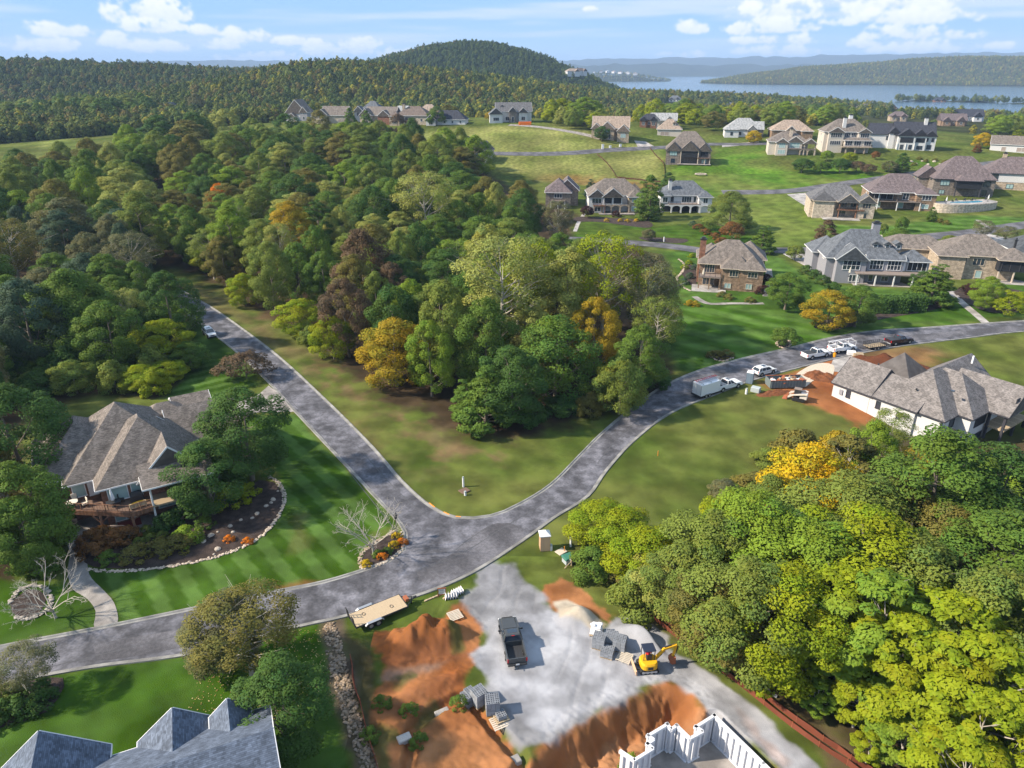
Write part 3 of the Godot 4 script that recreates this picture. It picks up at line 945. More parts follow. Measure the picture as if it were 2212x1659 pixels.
	# planting beds
	for s in [pv([-40.78, -65.78, -48.06, -66.03, -50.04, -67.9, -50.23, -70.57, -43.69, -71.49, -41.82, -76.4, -38.07, -77.5, -35.08, -84.8, -32.84, -84.2, -30.37, -80.2, -29.66, -75.4, -31.15, -71.02, -34.44, -67.89]),
			pv([-48.28, -47.7, -47.22, -48.65, -42.09, -49.74, -41.31, -45.91, -44.3, -44.21, -45.73, -42.82]), pv([-17.34, -66.02, -17.31, -68.94, -16.13, -71.02, -14.59, -72.62, -13.53, -72.43, -12.98, -70.11, -13.86, -67.89, -15.7, -66.02]),
			pv([-23.88, -50.41, -21.86, -50.98, -20.66, -49.85, -21.55, -48.48, -23.34, -48.75]), pv([111.9, -174.2, 121, -177.7, 129, -173.1, 119.9, -159.3, 110.4, -158.2]), pv([38.77, -130.6, 41.9, -132.1, 43.6, -130.6, 40.85, -128.2]), pv([55.02, -138, 57.75, -140.3, 57.53, -137.5, 55.23, -135.3]),
			pv([67.35, -149.9, 85.1, -161.7, 102.1, -166.8, 101.2, -161.1, 83.2, -153, 69.93, -146.2]), pv([26.52, -275.9, 49.95, -272.1, 49.25, -258, 33.52, -267, 24.04, -267.4]), pv([52.14, -204.8, 52.69, -196.9, 47.72, -180.3, 47.36, -189.5, 47.71, -196.9]), pv([44.09, -242.1, 58.34, -238.7, 55.41, -232.4, 45.42, -236.2]),
			pv([-53.7, -59.99, -53.11, -62.21, -50.4, -61.09, -49.66, -58.23, -51.16, -57.54])]:
		structure("planting_bed", drape(smooth_line(s, 1.2, true), 0.05, 3.0), M.mulch)


# ---------------------------------------------------------------- the building site: clay, gravel and a dug pit
var lumps := FastNoiseLite.new()
var site_shapes := {}


func bump_at(p: Vector2, at: Vector2, rx: float, rz: float, turn: float, h: float) -> float:
	var q := (p - at).rotated(-turn)
	var d := Vector2(q.x / rx, q.y / rz).length()
	return h * (1.0 - smoothstep(0.0, 1.0, d)) if d < 1.0 else 0.0


func site_relief(x: float, z: float) -> float:
	if not SITE.has_point(Vector2(x, z)):
		return 0.0
	if site_shapes.is_empty():
		make_site_shapes()
	var p := Vector2(x, z)
	var edge := minf(minf(x - SITE.position.x, SITE.end.x - x), minf(z - SITE.position.y, SITE.end.y - z))
	var h := 0.0
	# the dug pit for the foundation, with a crumbling bank
	var pit := inside(site_shapes.pit, p) + lumps.get_noise_2d(x * 1.5, z * 1.5) * 0.5
	h -= 2.9 * smoothstep(0.0, 2.3, pit)
	h = minf(h, -2.9 * smoothstep(-0.9, -0.25, inside(site_shapes.hole, p)))
	# trench round the smaller pad
	var pad := inside(site_shapes.pad, p) + lumps.get_noise_2d(x, z) * 0.25
	h -= 0.75 * smoothstep(-1.5, -0.9, pad) * (1.0 - smoothstep(-0.3, 0.25, pad)) * (1.0 - smoothstep(0.3, 0.8, pit))
	h += 0.55 * bump_at(p, site_shapes.bank_a, 5.2, 1.3, -0.42, 1.0)
	# spoil heaps
	h += (bump_at(p, site_shapes.heap, 5.2, 2.7, -0.10, 1.9) + bump_at(p, site_shapes.heap2, 3.6, 2.6, 0.2, 1.2)) * (1.0 + lumps.get_noise_2d(x * 1.5, z * 1.2) * 0.55)
	h += bump_at(p, site_shapes.sand, 2.7, 2.3, 0.3, 1.5)
	h += bump_at(p, site_shapes.gravel_heap, 3.0, 2.0, 0.2, 1.15) + bump_at(p, site_shapes.gravel_heap2, 2.6, 1.8, 0.5, 1.0)
	var rough := 0.03
	# wheel ruts in the gravel
	h -= 0.05 * smoothstep(0.75, 0.98, sin(x * 2.6 + z * 0.7 + lumps.get_noise_2d(x * 0.4, z * 0.4) * 3.0)) * smoothstep(0.0, 0.3, lumps.get_noise_2d(x * 0.3 + 50.0, z * 0.2))
	if inside(site_shapes.clay, p) > 0.0 or pit > -1.5:
		rough = 0.13
	h += (lumps.get_noise_2d(x * 2.2, z * 2.2) * rough + lumps.get_noise_2d(x * 7.0, z * 7.0) * rough * 0.45) * (1.0 + absf(h) * 0.9)
	return h * minf(smoothstep(0.0, 1.0, edge), smoothstep(0.0, 0.8, inside(site_shapes.disturbed, p)))


func make_site_shapes() -> void:
	lumps.seed = 23
	lumps.frequency = 0.22
	lumps.fractal_octaves = 3
	site_shapes.pit = pv([0.92, -41.02, 3.32, -43.25, 7.99, -46.14, 12.52, -48.49, 14.41, -49.42, 16.33, -48.34, 18.31, -44.68, 20.75, -41.03, 22.22, -37.75, 20.44, -34.79, -3.65, -34.82, -0.95, -38.54])
	site_shapes.pad = pv([-4.43, -47.15, -2.46, -44.66, 0.15, -41.02, -0.59, -38.54, -7.55, -38.55, -7.86, -41.03, -8.05, -44.19, -6.22, -46.14])
	site_shapes.disturbed = pv([-4.96, -63.77, -2.47, -67.24, 0.75, -66.67, 4.39, -64.63, 10.6, -60.08, 27.32, -34.78, -11.23, -34.83, -15.94, -52.14, -9.93, -57.87])
	site_shapes.hole = pv([8.81, -41.74, 10.03, -40.91, 11.46, -42.54, 11.47, -43.09, 13.45, -44.41, 14.57, -44.31, 15.76, -44.08, 17.76, -45.35, 20.59, -40.53, 22.45, -37.53, 16.03, -31.48, 4.67, -31.5])
	site_shapes.clay = pv([-4.76, -60.14, -2.66, -56.86, -2.95, -52.14, -4.17, -49.84, -4.53, -48.74, -1.05, -44.66, 1.67, -40.59, 1.2, -36.25, -11.16, -36.26, -12, -42.8, -13.1, -47.68, -12.16, -50.97, -13.69, -53.34, -13.79, -55.22, -9.8, -56.85, -7.04, -57.87])
	site_shapes.heap = p2(-9.29, -54.58)
	site_shapes.heap2 = p2(-6.82, -55.35)
	site_shapes.sand = p2(6.91, -57.58)
	site_shapes.gravel_heap = p2(12.32, -55.28)
	site_shapes.gravel_heap2 = p2(13.73, -54.02)
	site_shapes.bank_a = p2(-6.69, -49.01)


func make_site_ground() -> void:
	make_site_shapes()
	var clay_a := Color(0.42, 0.150, 0.052)
	var clay_b := Color(0.62, 0.29, 0.13)
	var dark_a := Color(0.30, 0.115, 0.050)
	var dark_b := Color(0.42, 0.19, 0.095)
	var gravel_a := Color(0.51, 0.515, 0.56)
	var gravel_b := Color(0.58, 0.585, 0.625)
	var dull_a := Color(0.36, 0.36, 0.385)
	var dull_b := Color(0.44, 0.44, 0.46)
	region(site_shapes.clay, 0.35, 0.8, clay_a, clay_b)
	region(pv([-13.25, -52.13, -10.78, -53.64, -5.32, -53.96, -4.78, -52.73, -7.32, -50.97, -10.76, -50.4]), 0.6, 0.8, dark_a, dark_b, 0.9)
	region(pv([-9.59, -48.21, -6.36, -50.12, -4.37, -49.56, -6.1, -47.16, -9.21, -45.4, -10.88, -45.64]), 0.5, 0.6, dark_a, dark_b, 0.75)
	region(pv([-11.72, -50.97, -9.96, -50.97, -6.48, -51.55, -10.16, -49.29, -13.08, -48.74]), 0.5, 0.7, Color(0.42, 0.33, 0.27), Color(0.5, 0.42, 0.36), 0.45)
	region(pv([3.53, -62.88, 5.64, -63.84, 7.83, -62.3, 10.85, -58.3, 10.19, -56.92, 7.36, -57.24, 4.57, -58.6]), 0.3, 0.9, clay_a, clay_b)
	region(site_shapes.pit, 0.5, 0.9, clay_a * 0.9, clay_b * 0.9)
	region(pv([9.43, -44.66, 17.19, -46.67, 20.37, -41.03, 20.96, -36.23, -0.21, -36.25]), 0.8, 0.9, Color(0.50, 0.235, 0.11), Color(0.60, 0.32, 0.17))
	# gravel: the old dull stone at the entrance, then the fresh pale stone
	region(pv([-4.53, -65.38, -2.46, -66.9, 0.21, -66.24, 2.25, -62.87, 4.08, -58.6, 6.35, -56.56, 3.48, -55.89, -1.19, -53.96, -2.59, -54.59, -3.66, -57.88, -5.03, -60.57, -3.89, -62.84]), 0.5, 0.7, dull_a, dull_b)
	region(pv([-2.78, -47.67, -1.05, -44.66, 0.54, -42.12, 3.71, -43.25, 7.99, -46.14, 12.05, -48.22, 8.55, -50.98, -2.01, -50.4]), 0.3, 0.5, dull_a, dull_b)
	region(pv([-3.25, -53.83, -2.14, -55.22, -1.24, -57.2, 0.68, -58.45, 4.09, -58.74, 6.89, -57.24, 9.11, -55.78, 10.79, -57.81, 13.64, -57.56, 15.57, -55.18, 15.28, -53.28, 18.27, -51.04, 20.82, -47.73, 22.99, -44.22, 24.57, -41.04, 25.84, -37.75, 23.67, -37.75, 22.36, -40.18, 20.15, -42.81, 17.69, -45.41, 16.73, -48.24, 14.89, -49.65, 12.62, -49.03, 8.05, -46.64, 3.35, -43.95, 0.97, -44.66, -0.88, -47.67, -3.34, -50.68, -3.88, -52.73]), 0.3, 0.45, gravel_a, gravel_b)
	region(pv([4.65, -60.03, 5.93, -60.55, 7.64, -59.19, 9.72, -56.92, 8.62, -55.58, 6.58, -56.43, 5.01, -57.77]), 0.25, 0.35, Color(0.72, 0.60, 0.46), Color(0.84, 0.74, 0.60))
	region(pv([20.1, -46.68, 21.39, -44.21, 22.66, -41.03, 22.13, -40.6, 20.55, -42.81]), 0.4, 0.5, clay_b, gravel_a, 0.45)
	# weeds on the clay
	for s in [pv([-8.39, -45.4, -6.91, -46.9, -6.01, -46.14, -7.59, -43.72]), pv([-11.89, -49.29, -9.88, -50.4, -8.97, -50.12, -10.86, -48.21]), pv([-7.42, -56.86, -5, -56.2, -4.86, -53.96, -5.5, -53.34, -6.8, -55.22]), pv([-12.34, -44.67, -10.18, -43.72, -9.02, -38.55, -11.22, -38.56]), pv([-11.09, -55.86, -9.84, -57.19, -8.33, -56.39, -9.62, -55.35])]:
		region(s, 0.4, 0.9, Color(0.09, 0.12, 0.035), Color(0.15, 0.16, 0.055), 0.8)
	var b := Build.new()
	var s := 0.2
	var nx := int(SITE.size.x / s) + 1
	var nz := int(SITE.size.y / s) + 1
	var hs := PackedFloat32Array()
	for j in nz:
		for i in nx:
			var x := SITE.position.x + i * s
			var z := SITE.position.y + j * s
			hs.append(height(x, z) + site_relief(x, z))
	for j in nz:
		for i in nx:
			var x := SITE.position.x + i * s
			var z := SITE.position.y + j * s
			var q := j * nx + i
			var dx := hs[j * nx + mini(i + 1, nx - 1)] - hs[j * nx + maxi(i - 1, 0)]
			var dz := hs[mini(j + 1, nz - 1) * nx + i] - hs[maxi(j - 1, 0) * nx + i]
			b.tint = ground_color(x, z)
			b.vert(Vector3(x, hs[q], z), Vector3(-dx, 2.0 * s, -dz).normalized(), Vector2(x, z))
	for j in nz - 1:
		for i in nx - 1:
			var q := j * nx + i
			b.ix.append_array([q, q + 1, q + nx + 1, q, q + nx + 1, q + nx])
	structure("building_site_ground", b.mesh(true), M.site)


# ---------------------------------------------------------------- trees
var kinds := {}
var leaf_mats := {}


func leaf_mat(called: String, c: Color) -> StandardMaterial3D:
	var m := mat("leaf_" + called, c, 0.62)
	m.vertex_color_use_as_albedo = true
	m.cull_mode = BaseMaterial3D.CULL_DISABLED
	m.metallic_specular = 0.22
	m.backlight_enabled = true
	m.backlight = Color(0.8, 0.8, 0.8)
	leaf_mats[called] = m
	return m


# how wide the crown is at height t (0 bottom, 1 top)
func crown_width(shape: String, t: float) -> float:
	match shape:
		"cone":
			return pow(1.0 - t, 0.85) * (0.75 + 0.25 * smoothstep(0.0, 0.12, t)) + 0.03
		"column":
			return sqrt(maxf(0.0, 1.0 - pow(absf(t * 1.9 - 0.75), 2.6) * 0.72)) * (1.0 - 0.35 * t)
		"dome":
			return sqrt(maxf(0.02, 1.0 - t * t))
		"vase":
			return sqrt(maxf(0.02, 1.0 - pow(absf(t * 1.75 - 1.05), 2.4)))
	return sqrt(maxf(0.02, 1.0 - pow(absf(t * 1.9 - 0.85), 2.2) * 0.88))


# one kind of tree: a crown of leaf clumps carried by limbs, and its trunk
func make_kind(called: String, o: Dictionary) -> void:
	var r := RandomNumberGenerator.new()
	r.seed = hash(called) % 100000
	var tall: float = o.h
	var low: float = o.h * o.low
	var wide: float = o.r
	var clumps: int = o.clumps
	var shape: String = o.shape
	var leaves: int = o.leaves
	var leaf: float = o.leaf
	var mix: float = o.get("hue", 0.18)
	var b := Build.new()
	var centres := []
	var total := 0.0
	for i in clumps:
		var t := (i + r.randf()) / clumps
		if shape == "cone":
			t = 1.0 - sqrt(1.0 - t * 0.995)
		elif shape != "column":
			t = pow(t, 0.85)
		var w := crown_width(shape, t)
		var a := i * 2.39996 + r.randf_range(-0.5, 0.5)
		var rr: float = wide * w * sqrt(r.randf_range(0.28, 0.92)) * (1.0 + r.randf_range(-0.12, 0.16))
		if t > 0.86 and shape != "cone":
			rr *= 0.7
		var size: float = wide * o.clump * r.randf_range(0.62, 1.28) * (0.55 + 0.45 * w)
		var c := Vector3(cos(a) * rr, lerpf(low, tall - size * 0.6, t), sin(a) * rr)
		centres.append([c, size, r.randf_range(0.78, 1.16), r.randf_range(-1.0, 1.0)])
		total += size * size
	for q in centres:
		var c: Vector3 = q[0]
		var size: float = q[1]
		var count := int(leaves * size * size / total)
		var outward := Vector3(c.x, (c.y - tall * 0.45) * 0.6, c.z).normalized()
		for k in count:
			var d := Vector3(r.randfn(), r.randfn(), r.randfn()).normalized()
			if d.y < -0.25 and r.randf() < 0.6:
				d.y = -d.y
			if d.dot(outward) < -0.2 and r.randf() < 0.55:
				d = -d
			var far := 0.45 + 0.62 * pow(r.randf(), 0.55)
			var p := c + Vector3(d.x, d.y * o.get("squash", 0.72), d.z) * size * far
			var n := (d * 0.7 + Vector3(0, o.get("up", 0.55), 0) + Vector3(r.randfn(), r.randfn(), r.randfn()) * 0.42).normalized()
			var s := n.cross(Vector3(r.randfn(), r.randfn(), r.randfn())).normalized()
			if o.has("droop"):
				s = (s + Vector3(d.x, -o.droop, d.z)).normalized()
				n = s.cross(n).cross(s).normalized()
			var t := n.cross(s).normalized()
			var l: float = leaf * r.randf_range(0.6, 1.35)
			var wd: float = l * o.get("thin", 0.62)
			var shade: float = q[2] * r.randf_range(0.72, 1.22)
			var hue: float = q[3] * mix + r.randf_range(-0.5, 0.5) * mix
			b.tint = Color(shade * (1.0 + hue), shade * (1.0 + hue * 0.25), shade * (1.0 - hue * 0.7))
			var soft := (n * 0.55 + d * 0.35 + outward * 0.25).normalized()
			var i := b.vert(p - s * l * 0.5, soft)
			b.vert(p + t * wd * 0.5 + n * l * 0.08, soft)
			b.vert(p + s * l * 0.5, soft)
			b.vert(p - t * wd * 0.5 + n * l * 0.08, soft)
			b.ix.append_array([i, i + 1, i + 2, i, i + 2, i + 3])
	var trunk := Build.new()
	var lean := Vector3(r.randf_range(-0.3, 0.3), 0, r.randf_range(-0.3, 0.3))
	var thick: float = o.get("thick", tall * 0.018)
	var knots := [Vector3(0, -0.4, 0)]
	var top: float = tall * o.get("stem", 0.72)
	for k in 5:
		knots.append(Vector3(0, top * (k + 1) / 5.0, 0) + lean * (k + 1) * 0.25 + Vector3(r.randf_range(-1, 1), 0, r.randf_range(-1, 1)) * tall * 0.008)
	for k in 5:
		trunk.tube(knots[k], knots[k + 1], thick * (1.25 - k * 0.2), thick * (1.05 - k * 0.2), 7)
	var limbs: int = o.get("limbs", 10)
	for k in limbs:
		var q: Array = centres[int(k * centres.size() / float(limbs))]
		var c: Vector3 = q[0]
		var y := clampf(c.y - Vector2(c.x, c.z).length() * 0.75, tall * 0.12, top * 0.95)
		var f := y / top * 5.0
		var from: Vector3 = knots[clampi(int(f), 0, 4)].lerp(knots[clampi(int(f) + 1, 1, 5)], fposmod(f, 1.0))
		var mid := from.lerp(c, 0.5) + Vector3(0, -tall * 0.015, 0)
		var lt: float = thick * 0.42 * (1.2 - y / tall)
		trunk.tube(from, mid, lt, lt * 0.7, 5)
		trunk.tube(mid, c, lt * 0.7, lt * 0.25, 5)
		for m in o.get("twigs", 2):
			trunk.tube(from.lerp(c, 0.6 + 0.15 * m), c + Vector3(r.randfn(), r.randf() * 1.2, r.randfn()) * q[1] * 0.8, lt * 0.35, lt * 0.12, 4)
	kinds[called] = {"crown": b.mesh(true), "trunk": trunk.mesh(), "h": tall, "r": wide, "bark": o.get("bark", "bark")}


func make_bare_kind(called: String, tall: float, wide: float, sd: int) -> void:
	var r := RandomNumberGenerator.new()
	r.seed = sd
	var trunk := Build.new()
	trunk.tube(Vector3(0, -0.3, 0), Vector3(0.05, tall * 0.25, 0.02), tall * 0.030, tall * 0.022, 7)
	var twigs := Build.new()
	for k in 9:
		var a := k * 2.4 + r.randf_range(-0.3, 0.3)
		var tip := Vector3(cos(a) * wide * r.randf_range(0.45, 0.8), tall * r.randf_range(0.55, 0.92), sin(a) * wide * r.randf_range(0.45, 0.8))
		twig(twigs, r, Vector3(0.04, tall * r.randf_range(0.16, 0.26), 0.02), tip, tall * 0.014, 4)
	kinds[called] = {"crown": twigs.mesh(), "trunk": trunk.mesh(), "h": tall, "r": wide, "bark": "pale_bark", "bare": true}


func twig(b: Build, r: RandomNumberGenerator, from: Vector3, to: Vector3, thick: float, depth: int) -> void:
	var mid := from.lerp(to, 0.5) + Vector3(r.randfn(), r.randfn() * 0.5 + 0.4, r.randfn()) * from.distance_to(to) * 0.07
	b.tube(from, mid, thick, thick * 0.75, 4)
	b.tube(mid, to, thick * 0.75, thick * 0.45, 4)
	if depth <= 0:
		return
	var l := from.distance_to(to)
	for k in (4 if depth > 1 else 3):
		var at := mid.lerp(to, k / 3.0)
		var d := ((to - from).normalized() + Vector3(r.randfn(), r.randfn() * 0.7 + 0.15, r.randfn()) * 0.62).normalized()
		twig(b, r, at, at + d * l * r.randf_range(0.35, 0.55), thick * 0.5, depth - 1)


func make_tree_kinds() -> void:
	for c in [["deep", Color(0.072, 0.139, 0.030)], ["green", Color(0.119, 0.195, 0.031)], ["mid", Color(0.181, 0.231, 0.044)], ["fresh", Color(0.190, 0.281, 0.029)], ["lime", Color(0.250, 0.300, 0.014)], ["pale", Color(0.293, 0.317, 0.078)],
			["olive", Color(0.179, 0.164, 0.041)], ["gold", Color(0.356, 0.257, 0.020)], ["yellow", Color(0.554, 0.383, 0.016)], ["rust", Color(0.224, 0.108, 0.036)], ["brown", Color(0.139, 0.095, 0.056)], ["grey", Color(0.158, 0.161, 0.074)],
			["blue", Color(0.073, 0.119, 0.070)], ["plum", Color(0.059, 0.024, 0.022)], ["orange", Color(0.660, 0.211, 0.017)]]:
		leaf_mat(c[0], c[1])
	make_kind("oak", {"h": 18.0, "r": 6.2, "low": 0.15, "shape": "round", "clumps": 50, "clump": 0.31, "leaves": 24000, "leaf": 0.32})
	make_kind("spreading_oak", {"h": 16.0, "r": 7.0, "low": 0.14, "shape": "dome", "clumps": 58, "clump": 0.28, "leaves": 25000, "leaf": 0.32})
	make_kind("poplar", {"h": 23.0, "r": 5.0, "low": 0.15, "shape": "round", "clumps": 56, "clump": 0.33, "leaves": 24000, "leaf": 0.32})
	make_kind("ash", {"h": 22.0, "r": 6.5, "low": 0.34, "shape": "vase", "clumps": 44, "clump": 0.30, "leaves": 12000, "leaf": 0.34, "limbs": 26, "twigs": 4, "bark": "pale_bark", "thick": 0.36})
	make_kind("maple", {"h": 13.0, "r": 5.2, "low": 0.10, "shape": "round", "clumps": 52, "clump": 0.32, "leaves": 18000, "leaf": 0.30, "hue": 0.34})
	make_kind("broad_leaf", {"h": 14.0, "r": 4.6, "low": 0.22, "shape": "round", "clumps": 60, "clump": 0.24, "leaves": 12000, "leaf": 0.46, "thin": 0.5, "squash": 0.42, "up": 1.1, "limbs": 20, "bark": "pale_bark"})
	make_kind("cedar", {"h": 12.0, "r": 3.4, "low": 0.05, "shape": "cone", "clumps": 70, "clump": 0.30, "leaves": 9500, "leaf": 0.42, "thin": 0.4, "droop": 0.35, "squash": 0.45})
	make_kind("pine", {"h": 20.0, "r": 3.8, "low": 0.38, "shape": "round", "clumps": 40, "clump": 0.30, "leaves": 9000, "leaf": 0.42, "thin": 0.3, "squash": 0.5})
	make_kind("cypress", {"h": 11.0, "r": 2.5, "low": 0.03, "shape": "column", "clumps": 60, "clump": 0.34, "leaves": 8500, "leaf": 0.34, "thin": 0.45})
	make_kind("ball_tree", {"h": 6.0, "r": 2.8, "low": 0.30, "shape": "round", "clumps": 30, "clump": 0.40, "leaves": 6500, "leaf": 0.28, "limbs": 8})
	make_kind("umbrella_tree", {"h": 5.0, "r": 3.6, "low": 0.34, "shape": "dome", "clumps": 36, "clump": 0.30, "leaves": 5200, "leaf": 0.26, "limbs": 14, "squash": 0.6})
	make_kind("shrub", {"h": 1.6, "r": 1.1, "low": 0.05, "shape": "dome", "clumps": 16, "clump": 0.42, "leaves": 1500, "leaf": 0.17, "limbs": 5, "thick": 0.04})
	make_kind("thicket", {"h": 5.0, "r": 3.2, "low": 0.03, "shape": "dome", "clumps": 34, "clump": 0.36, "leaves": 8000, "leaf": 0.30, "limbs": 8, "squash": 0.6, "thick": 0.1})
	make_kind("distant_oak", {"h": 17.0, "r": 6.0, "low": 0.15, "shape": "round", "clumps": 20, "clump": 0.44, "leaves": 2400, "leaf": 1.0, "limbs": 3, "twigs": 0})
	make_kind("distant_poplar", {"h": 20.0, "r": 4.6, "low": 0.15, "shape": "round", "clumps": 20, "clump": 0.46, "leaves": 2400, "leaf": 0.95, "limbs": 3, "twigs": 0})
	make_kind("distant_cedar", {"h": 16.0, "r": 3.6, "low": 0.05, "shape": "cone", "clumps": 24, "clump": 0.34, "leaves": 1700, "leaf": 0.9, "limbs": 2, "twigs": 0})
	make_bare_kind("bare_tree", 4.6, 3.3, 5)
	for k in ["distant_oak", "distant_poplar", "distant_cedar"]:
		kinds[k].crown.surface_set_material(0, M.leaf_mid)


func tree(kind: String, at: Vector2, h: float, w: float, tint: String, label: String, called := "tree", category := "tree", group := "") -> Node3D:
	var k: Dictionary = kinds[kind]
	var o := thing(called, label, category, on_ground(at), rng.randf() * TAU, group)
	var sx: float = w / (2.0 * k.r)
	var sy: float = h / k.h
	var t := put("trunk", k.trunk, M[k.bark], o)
	var c := put("twigs" if k.has("bare") else "crown", k.crown, M.pale_bark if k.has("bare") else leaf_mats[tint], o)
	for p in [t, c]:
		p.scale = Vector3(sx, sy, sx)
	return o


# ---------------------------------------------------------------- forests on the far hills: nobody could count them
func make_far_hills() -> void:
	pass


func far_forest(called: String, spots: Array, kind: String, tints: Array, sd: int) -> void:
	var r := RandomNumberGenerator.new()
	r.seed = sd
	var mm := MultiMesh.new()
	mm.transform_format = MultiMesh.TRANSFORM_3D
	mm.use_colors = true
	mm.mesh = kinds[kind].crown
	mm.instance_count = spots.size()
	for i in spots.size():
		var p: Vector3 = spots[i]
		var s := r.randf_range(0.42, 0.72)
		mm.set_instance_transform(i, Transform3D(Basis(Vector3.UP, r.randf() * TAU).scaled(Vector3(s, s * r.randf_range(0.85, 1.2), s)), p - Vector3(0, 1.5, 0)))
		var c: Color = tints[r.randi() % tints.size()]
		mm.set_instance_color(i, c * r.randf_range(0.75, 1.25))
	var o := MultiMeshInstance3D.new()
	o.name = numbered(called)
	o.multimesh = mm
	o.material_override = M.leaf_far
	stuff(o)
	add_child(o)


func make_woods() -> void:
	var far := leaf_mat("far", Color.WHITE)
	far.backlight = Color(0.3, 0.3, 0.3)
	var deep := Color(0.063, 0.102, 0.029)
	var green := Color(0.099, 0.145, 0.031)
	var mid := Color(0.165, 0.195, 0.039)
	var gold := Color(0.330, 0.305, 0.039)
	var olive := Color(0.198, 0.165, 0.047)
	var r := RandomNumberGenerator.new()
	r.seed = 99
	var plan := {"round_hill": [7.0, [deep, deep, green, green], 1.7], "long_ridge": [5.2, [green, green, mid, mid, deep, gold, mid, mid, green, olive], 2.0], "west_hills": [6.6, [deep, green, green, olive, mid], 1.8], "back_hills": [8.5, [green, mid, olive, mid], 1.6],
		"field_wood": [5.5, [green, mid, deep, mid, olive], 1.5], "lake_hill": [10.5, [green, mid, mid, olive, gold, mid], 1.35], "house_hill": [16.0, [mid, mid, gold, green], 1.3], "causeway": [9.0, [deep, green, deep, mid], 0.8], "shore_lots": [13.0, [green, mid, mid, gold, deep], 1.0]}
	for key in plan:
		var step: float = plan[key][0]
		var sig: float = RIDGES[key][0]
		var pts: Array = RIDGES[key][1]
		var spots := {"distant_oak": [], "distant_poplar": [], "distant_cedar": []}
		var lo := Vector2(1e9, 1e9)
		var hi := Vector2(-1e9, -1e9)
		for p in pts:
			lo = lo.min(Vector2(p.x, p.z))
			hi = hi.max(Vector2(p.x, p.z))
		var reach: float = sig * plan[key][2]
		var x := lo.x - reach
		while x < hi.x + reach:
			var z := lo.y - reach
			while z < hi.y + reach:
				var q := Vector2(x + r.randf_range(-0.5, 0.5) * step, z + r.randf_range(-0.5, 0.5) * step)
				z += step
				var d := q.length()
				if d < 590.0 or absf(rad_to_deg(atan2(q.x, -q.y))) > 44.0:
					continue
				var best := 1e9
				var behind := 0.0
				for i in pts.size() - 1:
					var a := Vector2(pts[i].x, pts[i].z)
					var e := Vector2(pts[i + 1].x, pts[i + 1].z) - a
					var t := clampf((q - a).dot(e) / e.length_squared(), 0.0, 1.0)
					var c := a + e * t
					if q.distance_to(c) < best:
						best = q.distance_to(c)
						behind = d - c.length()
				if best > reach or behind > 45.0 + sig * 0.25:
					continue
				var y := height(q.x, q.y)
				if y < LAKE + 1.2:
					continue
				if hides_far_house(q):
					continue
				if key == "shore_lots" and (atan2(q.x, -q.y) > 0.40 and r.randf() < 0.88):
					continue
				var kind: String = ["distant_oak", "distant_poplar", "distant_oak", "distant_cedar"][mini(r.randi() % 13, 11) / 5 if r.randi() % 16 else 3]
				spots[kind].append(Vector3(q.x, y, q.y))
			x += step
		for kind in spots:
			if spots[kind].size():
				far_forest(key + "_forest", spots[kind], kind, plan[key][1], hash(key + kind) % 9999)
	make_near_woods()


# ---------------------------------------------------------------- the woods near by: every tree a thing of its own
var pool := []
var far_lots := [p2(243, -1140.5), p2(86.4, -475.1), p2(94.9, -473.4), p2(327.4, -1140.2), p2(360.7, -1134.8), p2(529.6, -1144.4), p2(561.4, -1122.7), p2(583, -1107.5), p2(781, -1381), p2(453.4, -749.6), p2(407.3, -697.1), p2(1637.4, -2502), p2(866.3, -1546.8), p2(384.7, -753.4), p2(474, -1120.3)]


func plan_tree(wood: String, kind: String, at: Vector2, h: float, w: float, tint: String) -> void:
	pool.append([wood, kind, at, h, w, tint])


func fill_wood(wood: String, shape: PackedVector2Array, step: float, lo: float, hi: float, wide: float, kind_list: Array, tints: Array, gap := 0.62) -> void:
	var a := shape[0]
	var b := shape[0]
	for p in shape:
		a = a.min(p)
		b = b.max(p)
	var x := a.x
	while x < b.x:
		var z := a.y
		while z < b.y:
			var q := Vector2(x + rng.randf_range(-0.42, 0.42) * step, z + rng.randf_range(-0.42, 0.42) * step)
			z += step
			if inside(shape, q) < 0.0 or hides_far_house(q):
				continue
			var free := true
			for t in pool:
				if q.distance_to(t[2]) < step * gap:
					free = false
					break
			if free:
				plan_tree(wood, kind_list[rng.randi() % kind_list.size()], q, rng.randf_range(lo, hi), wide * rng.randf_range(0.8, 1.25), tints[rng.randi() % tints.size()])
		x += step


# the lots round the far houses are cleared of trees on the side one looks in from
func hides_far_house(q: Vector2) -> bool:
	var d := q.length()
	if d < 380.0:
		return false
	for h in far_lots:
		var e: float = h.length() - d
		if e > -14.0 and e < 190.0 and absf(q.angle_to(h)) * d < 15.0:
			return true
	return false


func ordinal(n: int) -> String:
	var s := "th"
	if n % 100 < 11 or n % 100 > 13:
		s = ["th", "st", "nd", "rd", "th", "th", "th", "th", "th", "th"][n % 10]
	return "%d%s" % [n, s]


